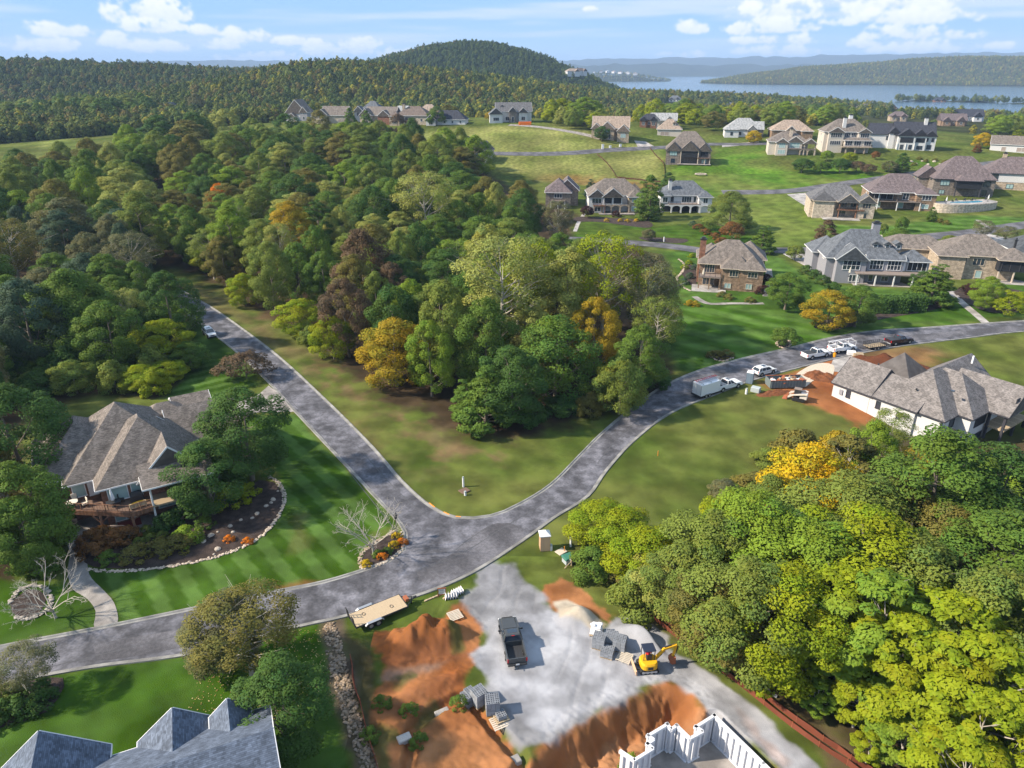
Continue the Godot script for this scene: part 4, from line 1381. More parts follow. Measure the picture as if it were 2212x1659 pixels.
func make_near_woods() -> void:
	var mid := "middle wood"
	plan_tree(mid, "cedar", p2(-3.96, -100.2), 12.5, 9.0, "green")
	plan_tree(mid, "cedar", p2(-7.38, -103.4), 8.0, 6.0, "green")
	plan_tree(mid, "maple", p2(-20.67, -116.9), 12.5, 12.5, "gold")
	plan_tree(mid, "spreading_oak", p2(-11.84, -117), 19.0, 11.0, "mid")
	plan_tree(mid, "oak", p2(-13.92, -112.3), 14.0, 8.0, "fresh")
	plan_tree(mid, "ash", p2(-1.74, -127.3), 25.0, 17.0, "pale")
	plan_tree(mid, "ash", p2(3.89, -135), 22.0, 12.0, "lime")
	plan_tree(mid, "maple", p2(7.52, -111.2), 15.0, 14.0, "green")
	plan_tree(mid, "oak", p2(-0.07, -102.5), 13.0, 11.0, "deep")
	plan_tree(mid, "ash", p2(17.88, -133.4), 24.0, 14.0, "lime")
	plan_tree(mid, "poplar", p2(10.82, -130.9), 22.0, 11.0, "pale")
	plan_tree(mid, "ash", p2(26, -133.4), 20.0, 11.0, "grey")
	plan_tree(mid, "ash", p2(26.9, -124.8), 14.0, 8.5, "mid")
	plan_tree(mid, "maple", p2(17.67, -105.5), 10.0, 8.0, "mid")
	plan_tree(mid, "oak", p2(22, -112.8), 13.0, 9.0, "green")
	plan_tree(mid, "oak", p2(15.14, -121.8), 15.0, 9.0, "gold")
	plan_tree(mid, "spreading_oak", p2(-32.84, -152.8), 21.0, 15.0, "brown")
	plan_tree(mid, "oak", p2(-32.21, -131), 16.0, 10.0, "brown")
	plan_tree(mid, "oak", p2(-25.75, -147.4), 15.0, 9.0, "brown")
	plan_tree(mid, "oak", p2(-19.87, -134.5), 15.0, 8.0, "fresh")
	plan_tree(mid, "poplar", p2(-58.49, -188.3), 21.0, 12.0, "gold")
	plan_tree(mid, "oak", p2(-54.98, -158.3), 17.0, 10.0, "mid")
	plan_tree(mid, "poplar", p2(-63.51, -180.2), 18.0, 10.0, "mid")
	plan_tree(mid, "poplar", p2(-74.36, -188.5), 20.0, 11.0, "fresh")
	plan_tree(mid, "maple", p2(-84.8, -195.8), 8.0, 9.0, "lime")
	plan_tree(mid, "maple", p2(-64.12, -164.2), 8.0, 8.0, "lime")
	plan_tree(mid, "maple", p2(-45.32, -143.8), 8.0, 10.0, "lime")
	plan_tree(mid, "maple", p2(-34.97, -129.9), 9.0, 8.0, "lime")
	plan_tree(mid, "pine", p2(-53.27, -195.7), 20.0, 9.0, "deep")
	plan_tree(mid, "ash", p2(-25.8, -214.8), 25.0, 18.0, "pale")
	plan_tree(mid, "oak", p2(-35.55, -219.9), 22.0, 12.0, "green")
	plan_tree(mid, "oak", p2(-41.37, -213.3), 21.0, 14.0, "deep")
	plan_tree(mid, "spreading_oak", p2(-8.88, -251.5), 18.0, 15.0, "olive")
	plan_tree(mid, "spreading_oak", p2(3.17, -263.9), 15.0, 14.0, "olive")
	plan_tree(mid, "ash", p2(13.84, -218.8), 16.0, 9.0, "grey")
	plan_tree(mid, "oak", p2(-25.59, -291.1), 18.0, 15.0, "mid")
	plan_tree(mid, "oak", p2(-41.55, -295.8), 19.0, 13.0, "mid")
	plan_tree(mid, "oak", p2(-157.3, -415.2), 20.0, 17.0, "pale")
	plan_tree(mid, "spreading_oak", p2(-272.1, -657.5), 20.0, 17.0, "grey")
	plan_tree(mid, "oak", p2(-99.4, -246.9), 16.0, 9.0, "orange")
	var left := "wood left of the road"
	plan_tree(left, "oak", p2(-66.7, -127.1), 9.0, 11.0, "lime")
	plan_tree(left, "maple", p2(-72.75, -142.1), 8.0, 8.0, "fresh")
	plan_tree(left, "ash", p2(-76, -134.4), 13.0, 8.0, "pale")
	plan_tree(left, "spreading_oak", p2(-84.4, -130.1), 18.0, 16.0, "green")
	plan_tree(left, "oak", p2(-88.9, -123.6), 18.0, 13.0, "blue")
	plan_tree(left, "oak", p2(-83.3, -164.2), 8.0, 8.0, "brown")
	plan_tree(left, "ash", p2(-91.5, -168.2), 17.0, 12.0, "grey")
	plan_tree(left, "poplar", p2(-102.8, -198.2), 22.0, 12.0, "mid")
	plan_tree(left, "oak", p2(-181.8, -289.5), 18.0, 12.0, "deep")
	plan_tree(left, "oak", p2(-209.8, -313.9), 18.0, 14.0, "deep")
	plan_tree(left, "oak", p2(-64.61, -81.2), 16.0, 13.0, "deep")
	plan_tree(left, "oak", p2(-55.5, -66.97), 13.0, 10.0, "green")
	plan_tree(left, "oak", p2(-53.68, -64.76), 10.0, 8.0, "green")
	plan_tree(left, "thicket", p2(-53.75, -65.78), 4.0, 5.0, "green")
	plan_tree(left, "thicket", p2(-57.75, -69.66), 6.0, 7.0, "deep")
	fill_wood(left, pv([-76.2, -86.7, -85.4, -104.2, -84.3, -120.5, -65.66, -119, -61.84, -126.1, -67.95, -137.4, -76.1, -150.6, -90.1, -171.8, -100.7, -186.8, -115.7, -189, -114.4, -150.6, -92.9, -104.2, -70.29, -72.44, -58.82, -67.9]), 8.5, 12.0, 18.0, 9.5, ["oak", "oak", "spreading_oak", "poplar"], ["deep", "deep", "green", "green", "blue", "grey", "olive"])
	fill_wood(left, pv([-144.6, -171.8, -147.4, -209.1, -127, -220.5, -102.5, -198.8, -100.7, -186.8, -115.7, -189, -114.4, -150.6, -92.9, -104.2, -106.6, -104.2]), 12.0, 15.0, 21.0, 12.0, ["oak", "spreading_oak", "poplar", "ash"], ["deep", "green", "green", "mid", "grey", "olive", "blue"])
	fill_wood(left, pv([-229.5, -259.6, -217.8, -309.1, -203.3, -348.1, -157.8, -324.9, -128.2, -266.3, -105.9, -209.2, -127, -220.5, -147.4, -209.1, -144.6, -171.8]), 14.5, 15.0, 22.0, 14.0, ["oak", "spreading_oak", "poplar", "oak"], ["deep", "green", "mid", "mid", "fresh", "olive", "pale"])
	fill_wood(left, pv([-82.1, -99.4, -81.5, -107.7, -74.12, -114.3, -63.04, -113.3, -59.43, -125, -69.94, -144.5, -77.9, -157.1, -83.2, -164.2, -73.83, -138.8, -84.5, -133.5, -91.5, -123.8, -90.8, -107.7]), 5.0, 3.0, 7.0, 6.0, ["thicket", "thicket", "maple"], ["deep", "green", "mid", "lime"], 0.5)
	fill_wood(mid, pv([-103.5, -209.2, -87.3, -193.9, -68.05, -171.9, -53.31, -153.8, -37.55, -132.2, -25.4, -116.3, -16.15, -108.6, -10.24, -103.4, -3.38, -100.2, 5.58, -103.4, 14.33, -107.8, 21.28, -112.3, 27.78, -125.6, 31.65, -143.7, 29.3, -156.5, 17.49, -167.7, -0.76, -189.3, -26.65, -194.1, -56.22, -209.5, -90, -226.4, -112, -232.6]), 9.5, 12.0, 18.0, 10.0, ["oak", "oak", "maple", "spreading_oak", "poplar", "ash"], ["green", "mid", "mid", "fresh", "deep", "green", "pale", "olive"])
	fill_wood(mid, pv([-112, -232.6, -90, -226.4, -56.22, -209.5, -26.65, -194.1, -0.76, -189.3, 16.7, -171.7, 12.45, -199.3, 6.75, -234.5, -1.02, -262.2, -12.28, -290.5, -40.52, -309.5, -82.4, -320.1, -119.9, -322.7, -137.9, -297.4]), 13.0, 14.0, 20.0, 13.0, ["oak", "spreading_oak", "poplar", "oak"], ["green", "mid", "deep", "fresh", "green", "olive", "pale"])
	fill_wood(mid, pv([-141, -289.4, -119.9, -322.7, -82.4, -320.1, -40.52, -309.5, -8.9, -303.2, -14.63, -352.3, -33.77, -369.4, -53.88, -381.7, -75.4, -395.9, -118.7, -410.2, -158.6, -422.2, -182.2, -402.9, -185.5, -357]), 15.5, 15.0, 22.0, 15.0, ["oak", "spreading_oak", "poplar", "oak"], ["green", "mid", "mid", "deep", "fresh", "olive"])
	fill_wood(mid, pv([-57.52, -153.8, -45.32, -140.2, -30.27, -123.9, -20.64, -112.4, -10.85, -101.8, -13.52, -106, -25.59, -117.4, -37.86, -133.5, -50.27, -150.6]), 5.0, 3.0, 6.0, 5.5, ["thicket"], ["green", "mid", "deep", "lime"], 0.5)
	fill_wood(mid, pv([-1.88, -98.6, 5.5, -101.8, 14.92, -106, 21.88, -111, 29.1, -123.3, 29.33, -129, 19.8, -113.2, 11.22, -107.7, 1.05, -103.4]), 4.5, 2.5, 6.0, 5.0, ["thicket"], ["green", "deep", "mid", "olive"], 0.5)
	var near := "wood beside the building site"
	for t in [["maple", p2(10.44, -69.88), 6.0, 7.5, "lime"], ["maple", p2(12.93, -68.03), 6.5, 7.5, "lime"], ["maple", p2(14.76, -62.9), 7.0, 8.5, "lime"], ["maple", p2(16.01, -59.3), 7.0, 7.0, "pale"], ["thicket", p2(9.39, -65.11), 3.5, 5.0, "green"], ["thicket", p2(13.39, -59.46), 4.5, 6.0, "mid"],
			["oak", p2(17.13, -57.39), 9.0, 8.0, "mid"], ["oak", p2(20.74, -58.9), 12.0, 11.0, "mid"], ["oak", p2(24.8, -59.58), 14.0, 12.0, "fresh"], ["oak", p2(24.41, -64.64), 11.0, 9.0, "lime"], ["oak", p2(27.24, -58.95), 13.0, 10.0, "green"], ["maple", p2(35.17, -72.38), 13.0, 11.0, "yellow"],
			["thicket", p2(41.77, -90.6), 6.0, 8.0, "olive"], ["thicket", p2(46.97, -89.7), 6.5, 8.0, "gold"], ["ash", p2(55.46, -92.4), 9.0, 6.0, "mid"], ["ash", p2(51.98, -79.3), 10.0, 7.0, "gold"], ["oak", p2(35.9, -62.24), 15.0, 14.0, "mid"], ["oak", p2(41.21, -63.34), 14.0, 11.0, "olive"],
			["poplar", p2(44.6, -63.49), 20.0, 12.0, "green"], ["poplar", p2(51.18, -63.8), 18.0, 12.0, "deep"], ["oak", p2(33.76, -54.86), 15.0, 15.0, "lime"], ["oak", p2(28.97, -54.7), 14.0, 13.0, "fresh"], ["oak", p2(36.69, -52.33), 14.0, 12.0, "mid"], ["poplar", p2(44.95, -53.74), 16.0, 12.0, "green"],
			["oak", p2(43.16, -58.03), 14.0, 10.0, "olive"], ["oak", p2(21.42, -50.05), 13.0, 11.0, "mid"], ["oak", p2(19.38, -52.24), 10.0, 9.0, "olive"], ["oak", p2(24.38, -49.13), 13.0, 11.0, "lime"], ["broad_leaf", p2(28.9, -49.5), 13.0, 9.5, "lime"], ["broad_leaf", p2(31.31, -47.31), 14.0, 10.0, "fresh"],
			["broad_leaf", p2(32.63, -44.58), 12.0, 9.0, "lime"], ["broad_leaf", p2(36.1, -44.73), 14.0, 10.0, "lime"], ["broad_leaf", p2(36.7, -41.19), 13.0, 10.0, "lime"], ["broad_leaf", p2(34.15, -41.69), 9.0, 7.0, "lime"], ["broad_leaf", p2(34.96, -37.55), 11.0, 8.0, "lime"], ["broad_leaf", p2(26.36, -48.1), 6.0, 4.0, "lime"],
			["broad_leaf", p2(26.73, -45.81), 4.0, 3.5, "fresh"], ["broad_leaf", p2(29.57, -44.37), 5.5, 4.0, "lime"], ["broad_leaf", p2(31.67, -40.82), 6.0, 5.0, "fresh"], ["broad_leaf", p2(32.34, -35.34), 9.0, 7.0, "lime"], ["broad_leaf", p2(29.07, -40.78), 3.5, 2.5, "lime"], ["oak", p2(40.42, -46.14), 15.0, 12.0, "mid"]]:
		plan_tree(near, t[0], t[1], t[2], t[3], t[4])
	fill_wood(near, pv([18.07, -58.03, 25.03, -69.33, 36.24, -75.7, 43.26, -81, 54.56, -83.3, 73.04, -82.9, 69.45, -66.2, 50.79, -48.16, 42.23, -44.82, 33.53, -47.82, 26.46, -51.7]), 7.5, 9.0, 13.0, 8.5, ["oak", "oak", "spreading_oak", "broad_leaf"], ["mid", "fresh", "olive", "lime", "green", "pale"], 0.7)
	fill_wood(near, pv([9.36, -67.19, 14.83, -61.62, 18.72, -56.67, 22.88, -51.66, 26.56, -46.2, 28.78, -41.92, 32.21, -41.04, 30.93, -46.74, 26.9, -52.92, 22.35, -59.53, 16.6, -65.62]), 4.2, 1.6, 4.0, 4.0, ["thicket"], ["green", "mid", "fresh", "olive", "mid"], 0.45)
	fill_wood(near, pv([20.78, -70.1, 26.89, -76.2, 33.89, -83.2, 41.91, -91.1, 42.4, -96.4, 31.99, -85.4, 23.29, -76]), 4.5, 2.0, 4.0, 5.0, ["thicket"], ["olive", "mid", "grey"], 0.45)
	fill_wood("trees behind the new white house", pv([61.95, -90.9, 70.35, -95.7, 78.3, -94.5, 87.5, -93.9, 97, -107.3, 82, -99.9, 72.33, -97.9]), 6.0, 3.0, 5.0, 5.0, ["thicket"], ["olive", "gold"], 0.6)
	# the slope towards the lake
	var slope := "belt of trees below the far houses"
	fill_wood(slope, pv([15.97, -482.9, 37.44, -493.1, 57.38, -482.4, 61.45, -445.5, 44.32, -438.9, 21.18, -466.8]), 11.0, 9.0, 14.0, 11.0, ["oak", "spreading_oak"], ["lime", "fresh", "pale", "mid"])
	fill_wood(slope, pv([61.45, -445.5, 107.6, -467.7, 126.7, -452.8, 152.5, -463.7, 189.7, -486.5, 223.4, -524.2, 327.1, -716.6, 350.9, -781.6, 349.8, -825.4, 255.7, -782.8, 184.1, -763.2, 83.9, -499.6]), 19.0, 10.0, 17.0, 14.0, ["oak", "spreading_oak", "poplar"], ["mid", "fresh", "green", "lime", "green", "olive"])
	fill_wood(slope, pv([298.6, -481.8, 354.3, -518.8, 368.8, -478.4, 497.5, -650.3, 463.1, -681.8, 417.8, -657]), 17.0, 9.0, 14.0, 13.0, ["oak", "spreading_oak"], ["green", "lime", "mid", "fresh"])
	fill_wood(slope, pv([-446.1, -612.4, -372.6, -580.4, -328.2, -590.7, -293.5, -617.7, -321.4, -679.3, -371.2, -671.3, -478.9, -708.5, -532.3, -709.2]), 15.0, 13.0, 19.0, 14.0, ["oak", "spreading_oak", "poplar"], ["green", "mid", "pale", "deep"])
	pool.sort_custom(func(p, q): return p[2].length() < q[2].length())
	var word := {"deep": "dark green", "green": "deep green", "mid": "olive green", "fresh": "fresh green", "lime": "yellow-green", "pale": "pale green", "olive": "brownish olive", "gold": "golden green", "yellow": "bright yellow", "rust": "rusty", "brown": "dull purple-brown", "grey": "grey-green", "blue": "bluish green", "orange": "orange-red"}
	var form := {"oak": "leafy tree", "spreading_oak": "spreading tree", "poplar": "tall slender tree", "ash": "thin open tree", "maple": "round dense tree", "broad_leaf": "large-leaved tree", "cedar": "conifer", "pine": "pine", "thicket": "bush"}
	var called := {"cedar": "cedar_tree", "pine": "pine_tree", "thicket": "bush", "maple": "maple_tree", "poplar": "poplar_tree"}
	var count := {}
	var trees := 0
	var bushes := 0
	var rest := {}
	for t in pool:
		if t[1] == "thicket":
			bushes += 1
		else:
			trees += 1
		if (t[1] == "thicket" and bushes > 150) or (t[1] != "thicket" and trees > 330):
			if not rest.has(t[1] + " " + t[0]):
				rest[t[1] + " " + t[0]] = []
			rest[t[1] + " " + t[0]].append(t)
			continue
		var what: String = "%s %s" % [word[t[5]], form[t[1]]]
		var key: String = what + t[0]
		count[key] = count.get(key, 0) + 1
		var label: String = "%s, %s nearest such in the %s" % [what, ordinal(count[key]), t[0]]
		var kind: String = t[1]
		var bush := kind == "thicket"
		tree(kind, t[2], t[3], t[4], t[5], label, called.get(kind, "leafy_tree"), "bush" if bush else "tree", "%s of the %s" % ["bushes" if bush else "trees", t[0]])


	# the crowns farthest back read as one mass
	for key in rest:
		var mm := MultiMesh.new()
		mm.transform_format = MultiMesh.TRANSFORM_3D
		mm.use_colors = true
		mm.mesh = kinds[rest[key][0][1]].crown
		mm.instance_count = rest[key].size()
		for i in rest[key].size():
			var t: Array = rest[key][i]
			var kd: Dictionary = kinds[t[1]]
			var sx: float = t[4] / (2.0 * kd.r)
			mm.set_instance_transform(i, Transform3D(Basis(Vector3.UP, rng.randf() * TAU).scaled(Vector3(sx, t[3] / kd.h, sx)), on_ground(t[2])))
			mm.set_instance_color(i, leaf_mats[t[5]].albedo_color.srgb_to_linear())
		var o := MultiMeshInstance3D.new()
		o.name = numbered("distant_woodland")
		o.multimesh = mm
		o.material_override = M.leaf_far
		stuff(o)
		add_child(o)


# ---------------------------------------------------------------- garden trees and shrubs
func make_yard_plants() -> void:
	for t in [
			["oak", p2(-38.22, -76.6), 10.5, 9.5, "deep", "dark leafy tree right of the brick house deck, pale trunk in the mulch"],
			["oak", p2(-36.04, -84.8), 14.0, 11.5, "deep", "tall dark double-topped tree beside the curved mulch bed and brick house"],
			["umbrella_tree", p2(-49.09, -120.5), 5.0, 9.5, "brown", "low brownish dome tree at the end of the brick house driveway"],
			["ash", p2(-24.31, -49.74), 9.5, 9.0, "olive", "brownish olive tree leaning over the near road from the lower lawn"],
			["oak", p2(-26.49, -50.98), 8.5, 7.0, "grey", "smaller grey-green crown against the brownish tree over the near road"],
			["oak", p2(-18.54, -41.69), 9.5, 8.0, "deep", "dark glossy evergreen on the lower lawn beside the stony ditch"],
			["ash", p2(-43.64, -47.7), 5.5, 5.0, "grey", "small thin grey-green tree in the corner bed below the near road"],
			["spreading_oak", p2(75.4, -248.7), 14.0, 16.0, "mid", "large round olive tree right of the white arcade house"],
			["umbrella_tree", p2(72.35, -234.3), 6.5, 8.0, "rust", "reddish-brown small tree in front of the large round olive tree"],
			["cedar", p2(77.3, -217.7), 9.5, 8.0, "green", "dark conifer by the street behind the tan brick house"],
			["cypress", p2(95.4, -215.6), 10.0, 7.5, "brown", "dark brownish-green upright tree left of the grey house"],
			["oak", p2(64.51, -160.9), 9.0, 9.5, "green", "green garden tree with an edged ring between tan and grey houses"],
			["ball_tree", p2(83.8, -207.7), 4.5, 5.0, "mid", "small round tree beside the grey house driveway"],
			["maple", p2(68.91, -147.4), 8.5, 10.5, "gold", "orange-gold round tree in front of the grey house"],
			["oak", p2(75.4, -148.3), 9.5, 10.0, "green", "dark green tree in front of the grey house deck corner"],
			["cedar", p2(101.1, -164.9), 11.0, 10.0, "green", "wide green conifer at the right end of the grey house"],
			["oak", p2(101.4, -170.8), 6.5, 6.0, "deep", "dark rounded tree under the right end of the grey house deck"],
			["oak", p2(110.7, -159.6), 8.0, 7.5, "fresh", "green tree in the mulch bed below the stone house"],
			["umbrella_tree", p2(112.9, -155.4), 4.5, 8.0, "lime", "low yellow-green spreading tree beside the stone house bed"],
			["umbrella_tree", p2(119.3, -160.4), 4.0, 7.0, "lime", "low lime spreading tree under the stone house porch"],
			["ball_tree", p2(55.51, -135.9), 4.2, 5.0, "green", "little round lawn tree standing in a teardrop bed"],
			["cypress", p2(51.86, -273), 16.5, 10.5, "green", "big twin-topped cypress between the stone arcade and white arcade houses"],
			["cypress", p2(67.18, -313.9), 9.0, 7.5, "deep", "oval dark evergreen behind the white arcade house chimney"],
			["cedar", p2(33.87, -312.3), 8.5, 6.0, "blue", "blue spruce behind the left end of the stone arcade house"],
			["ball_tree", p2(28.71, -274.6), 4.5, 5.0, "plum", "dark purple round shrub tree left of the stone arcade house"],
			["ball_tree", p2(133.9, -340.2), 6.5, 9.0, "deep", "first dark clipped ball tree below the beige gabled house"],
			["ball_tree", p2(141.8, -338.2), 5.5, 7.0, "green", "middle clipped ball tree in the row below the beige houses"],
			["ball_tree", p2(150, -336.9), 6.5, 8.5, "deep", "third dark clipped ball tree below the tall beige house"],
			["umbrella_tree", p2(158.1, -337.6), 5.0, 9.0, "brown", "bare-looking brown tree right of the clipped ball trees"],
			["umbrella_tree", p2(161.5, -333.4), 4.5, 8.0, "brown", "second brown tree on the bank below the white farmhouse"],
			["ball_tree", p2(162.9, -356.8), 5.0, 6.5, "lime", "yellow-green round shrub in front of the tall beige house"],
			["ball_tree", p2(153.9, -362.3), 5.0, 6.0, "fresh", "fresh green shrub between the two beige houses"],
			["cypress", p2(177, -335.2), 8.5, 7.0, "deep", "dark cone evergreen on the bank below the white farmhouse"],
			["oak", p2(172, -335.8), 5.0, 7.0, "grey", "grey-green open shrub left of the dark cone evergreen"],
			["ball_tree", p2(177.8, -362.9), 4.0, 4.0, "rust", "rusty small tree left of the white farmhouse"],
			["maple", p2(137, -423.9), 6.5, 8.5, "yellow", "bright yellow round tree by the pale grey-roofed house"],
			["cypress", p2(-99.2, -462.6), 12.0, 7.5, "green", "pointed cypress behind the middle wood, left of the ridge houses"],
			["cypress", p2(-88.2, -458.1), 11.0, 7.5, "green", "second pointed cypress in front of the ridge houses"],
			["spreading_oak", p2(-46.89, -468.9), 11.0, 12.0, "green", "dense green tree before the navy-roofed white ridge house"],
			["umbrella_tree", p2(-70.11, -464), 8.0, 9.0, "brown", "brown round tree by the cream ridge house"],
			["oak", p2(-41.06, -485.9), 10.0, 13.0, "olive", "brownish tree right behind the dense green ridge tree"],
			["ball_tree", p2(-12.66, -480.9), 6.0, 9.0, "gold", "orange-brown round tree left of the white ridge house"],
			["oak", p2(49.76, -414.5), 8.0, 9.0, "deep", "dark tree in front of the stone gabled ridge house"],
			["ball_tree", p2(-19.66, -389.5), 6.0, 6.0, "deep", "dark shrub at the right wall of the lone grey-roofed house"],
			["umbrella_tree", p2(-35.75, -399.1), 6.0, 9.0, "plum", "dark purple spreading tree left of the lone grey-roofed house"],
			["ball_tree", p2(34.71, -767.4), 10.0, 13.0, "lime", "yellow-green tree right of the white ridge house"],
			["spreading_oak", p2(32.71, -490.2), 14.0, 18.0, "lime", "large bright yellow-green tree on the ridge edge"],
			["oak", p2(45.49, -475.6), 16.0, 20.0, "fresh", "large leafy tree at the head of the lakeside slope"],
			["ball_tree", p2(122.4, -235.1), 3.5, 3.0, "mid", "small young tree on the lawn below the pale stone house"],
			["ball_tree", p2(129.7, -237.6), 5.0, 4.0, "green", "young tree beside boulders above the middle street"],
			["ash", p2(148.5, -224.3), 6.5, 6.5, "grey", "thin street tree above the stone house driveway"],
			["ash", p2(152.1, -218.4), 6.0, 6.0, "grey", "second thin street tree right of the stone house driveway"],
			["oak", p2(116.3, -213.1), 7.5, 9.0, "green", "green tree behind the grey house chimney"],
			["ball_tree", p2(135.8, -219.4), 3.2, 4.5, "mid", "shrub in the island bed above the stone house roof"],
			["cypress", p2(147.1, -251.5), 5.0, 3.5, "green", "small upright evergreen left of the pool wall"],
			["ball_tree", p2(45.42, -236.2), 4.0, 4.5, "grey", "small grey street tree by the bed below the white arcade house"],
			["maple", p2(254.6, -404.3), 8.0, 9.0, "yellow", "yellow-green pair tree on the far right meadow"],
			["cedar", p2(258.7, -401.8), 9.0, 8.0, "fresh", "pointed fresh-green tree beside the yellow meadow tree"],
			["cedar", p2(277.5, -412.1), 11.0, 11.0, "lime", "tall yellow-green conifer at the right meadow edge"],
			["cedar", p2(239.9, -383.8), 5.5, 4.5, "rust", "orange-rust small cone tree on the far right meadow"]]:
		tree(t[0], t[1], t[2], t[3], t[4], t[5], "garden_tree", "tree")
	tree("bare_tree", p2(-16.25, -68.23), 5.2, 7.5, "mid", "leafless pale tree in the stone-edged island bed at the junction", "bare_tree", "tree")
	tree("bare_tree", p2(-47.44, -57.74), 4.5, 7.5, "mid", "leafless pale tree beside the curved concrete walk", "bare_tree", "tree")
	# shrubs in the beds
	var n := {}
	for t in [
			["rust", 3.2, 1.9, [p2(-50.52, -70.39), p2(-49.53, -71.03), p2(-47.72, -70.57), p2(-48.8, -67.9), p2(-46.56, -71.03)], "orange-tinged shrub beside the walk below the brick house deck"],
			["green", 2.4, 1.4, [p2(-46.8, -66.87), p2(-38.45, -73.89)], "dark rounded shrub in the curved bed of the brick house"],
			["olive", 3.4, 1.7, [p2(-43.98, -67.46), p2(-41.23, -68.77), p2(-39.8, -69.66)], "brownish spreading shrub above the curved stone edging"],
			["fresh", 3.4, 2.0, [p2(-39.27, -71.03)], "bright green leafy shrub in the curved bed"],
			["lime", 4.0, 2.6, [p2(-37.26, -78.5), p2(-35.71, -80.2)], "tall yellow-green hydrangea in the curved bed"],
			["mid", 1.3, 0.9, [p2(-43.79, -71.22), p2(-42.59, -71.68), p2(-45.04, -72.92), p2(-44.85, -70.39), p2(-43.58, -73.11)], "clipped ball shrub in front of the brick house patio"],
			["deep", 3.4, 2.1, [p2(-42.05, -74.89), p2(-42.78, -73.89), p2(-40.68, -78), p2(-39.59, -79.1)], "dark hedge shrub against the brick house wall"],
			["deep", 2.6, 1.6, [p2(-44.84, -45.66), p2(-43.57, -45.91), p2(-41.97, -46.66), p2(-44.81, -44.69), p2(-42.8, -47.7)], "dark clipped shrub in the lower left corner bed"],
			["mid", 1.9, 1.4, [p2(-45.12, -47.7), p2(-46.08, -47.43)], "round olive shrub in the lower left corner bed"],
			["green", 1.2, 0.8, [p2(-14.62, -68.58), p2(-15.73, -68.06)], "green shrub among the mums in the island bed"],
			["blue", 2.6, 1.6, [p2(52, -198.5), p2(48.63, -189.5), p2(45.85, -183.9)], "clipped green shrub along the tan house side bed"],
			["lime", 2.2, 1.3, [p2(51.87, -204.8), p2(49.33, -199.5), p2(54.76, -213.2)], "lime-yellow shrub along the tan house side bed"],
			["olive", 2.5, 1.4, [p2(52.67, -171.8), p2(53.85, -169.7), p2(58.16, -167), p2(40.46, -130.1), p2(42.41, -130.6), p2(39.55, -130.1)], "low brownish shrub by the tan house terrace or lawn bed"],
			["gold", 2.2, 1.3, [p2(42.9, -164.6), p2(44.06, -163.8)], "yellow ball shrub at the corner of the tan house terrace"],
			["plum", 3.6, 2.4, [p2(67.97, -184.8), p2(63.8, -173.9), p2(114.7, -170), p2(114.9, -173.2), p2(40.1, -277.5)], "dark purple shrub against a house wall"],
			["deep", 4.0, 2.4, [p2(82.6, -189.1), p2(82.4, -183.7), p2(82.6, -176.7), p2(82.1, -193.8)], "trimmed green hedge shrub along the grey house side wall"],
			["yellow", 2.0, 1.1, [p2(35.47, -268.8), p2(40.76, -269.3), p2(43.27, -268.6), p2(46.91, -269.6)], "yellow flowering shrub along the stone arcade house"],
			["blue", 3.0, 1.8, [p2(66.19, -261.1)], "blue-green low conifer on the white arcade house lawn"],
			["rust", 4.0, 2.0, [p2(67.21, -246.2), p2(68.38, -238.5), p2(66.76, -254.3), p2(68.78, -231.3)], "pinkish brown shrub below the large round olive tree"],
			["plum", 3.4, 2.2, [p2(-76.2, -453.8), p2(-72.6, -452), p2(-68.72, -450.1), p2(-80.4, -457.3)], "dark round shrub before the cream ridge house"],
			["olive", 2.6, 1.5, [p2(149.4, -249.8), p2(150.2, -247), p2(198.5, -361.2), p2(199, -355.6), p2(204.5, -357.7), p2(206.6, -353.3), p2(189.5, -347.8)], "low shrub on the bank behind the pool or farmhouse"],
			["lime", 3.0, 1.8, [p2(122.9, -167.6), p2(122.4, -169.5), p2(123.3, -165.7)], "lime shrub in front of the stone house porch"],
			["green", 1.6, 1.0, [p2(-12.08, -43.26), p2(-11.66, -46.65), p2(-9.06, -45.79), p2(-7.88, -42.8), p2(-4.81, -46.64)], "green weed clump on the red clay of the building site"],
			["fresh", 2.2, 1.6, [p2(10.34, -42.25)], "broad-leaved green weed in the pit beside the foundation wall"]]:
		var k := 0
		for p in t[3]:
			k += 1
			tree("shrub", p, t[2], t[1], t[0], t[4] + (", %s along" % ordinal(k) if t[3].size() > 1 else ""), "shrub", "shrub", t[4])
	# three square hedges in front of the grey house
	var hb := Build.new()
	var hr := RandomNumberGenerator.new()
	hr.seed = 8
	for i in 4200:
		var p := Vector3(hr.randf_range(-1, 1), hr.randf_range(0, 1), hr.randf_range(-1, 1))
		var nn := Vector3.UP
		match hr.randi() % 5:
			0: p.x = 1.0; nn = Vector3.RIGHT
			1: p.x = -1.0; nn = Vector3.LEFT
			2: p.z = 1.0; nn = Vector3.BACK
			3: p.z = -1.0; nn = Vector3.FORWARD
			4: p.y = 1.0
		var q := Vector3(p.x * 2.2, p.y * 3.4, p.z * 1.8) + Vector3(hr.randfn(), hr.randfn(), hr.randfn()) * 0.09
		var n2 := (nn + Vector3(hr.randfn(), hr.randfn(), hr.randfn()) * 0.5).normalized()
		var s := n2.cross(Vector3(hr.randfn(), hr.randfn(), hr.randfn())).normalized() * 0.22
		var u := n2.cross(s).normalized() * 0.14
		var g := hr.randf_range(0.7, 1.25)
		hb.tint = Color(g, g, g)
		var i0 := hb.vert(q - s, n2)
		hb.vert(q + u, n2)
		hb.vert(q + s, n2)
		hb.vert(q - u, n2)
		hb.ix.append_array([i0, i0 + 1, i0 + 2, i0, i0 + 2, i0 + 3])
	var hm := hb.mesh(true)
	var k := 0
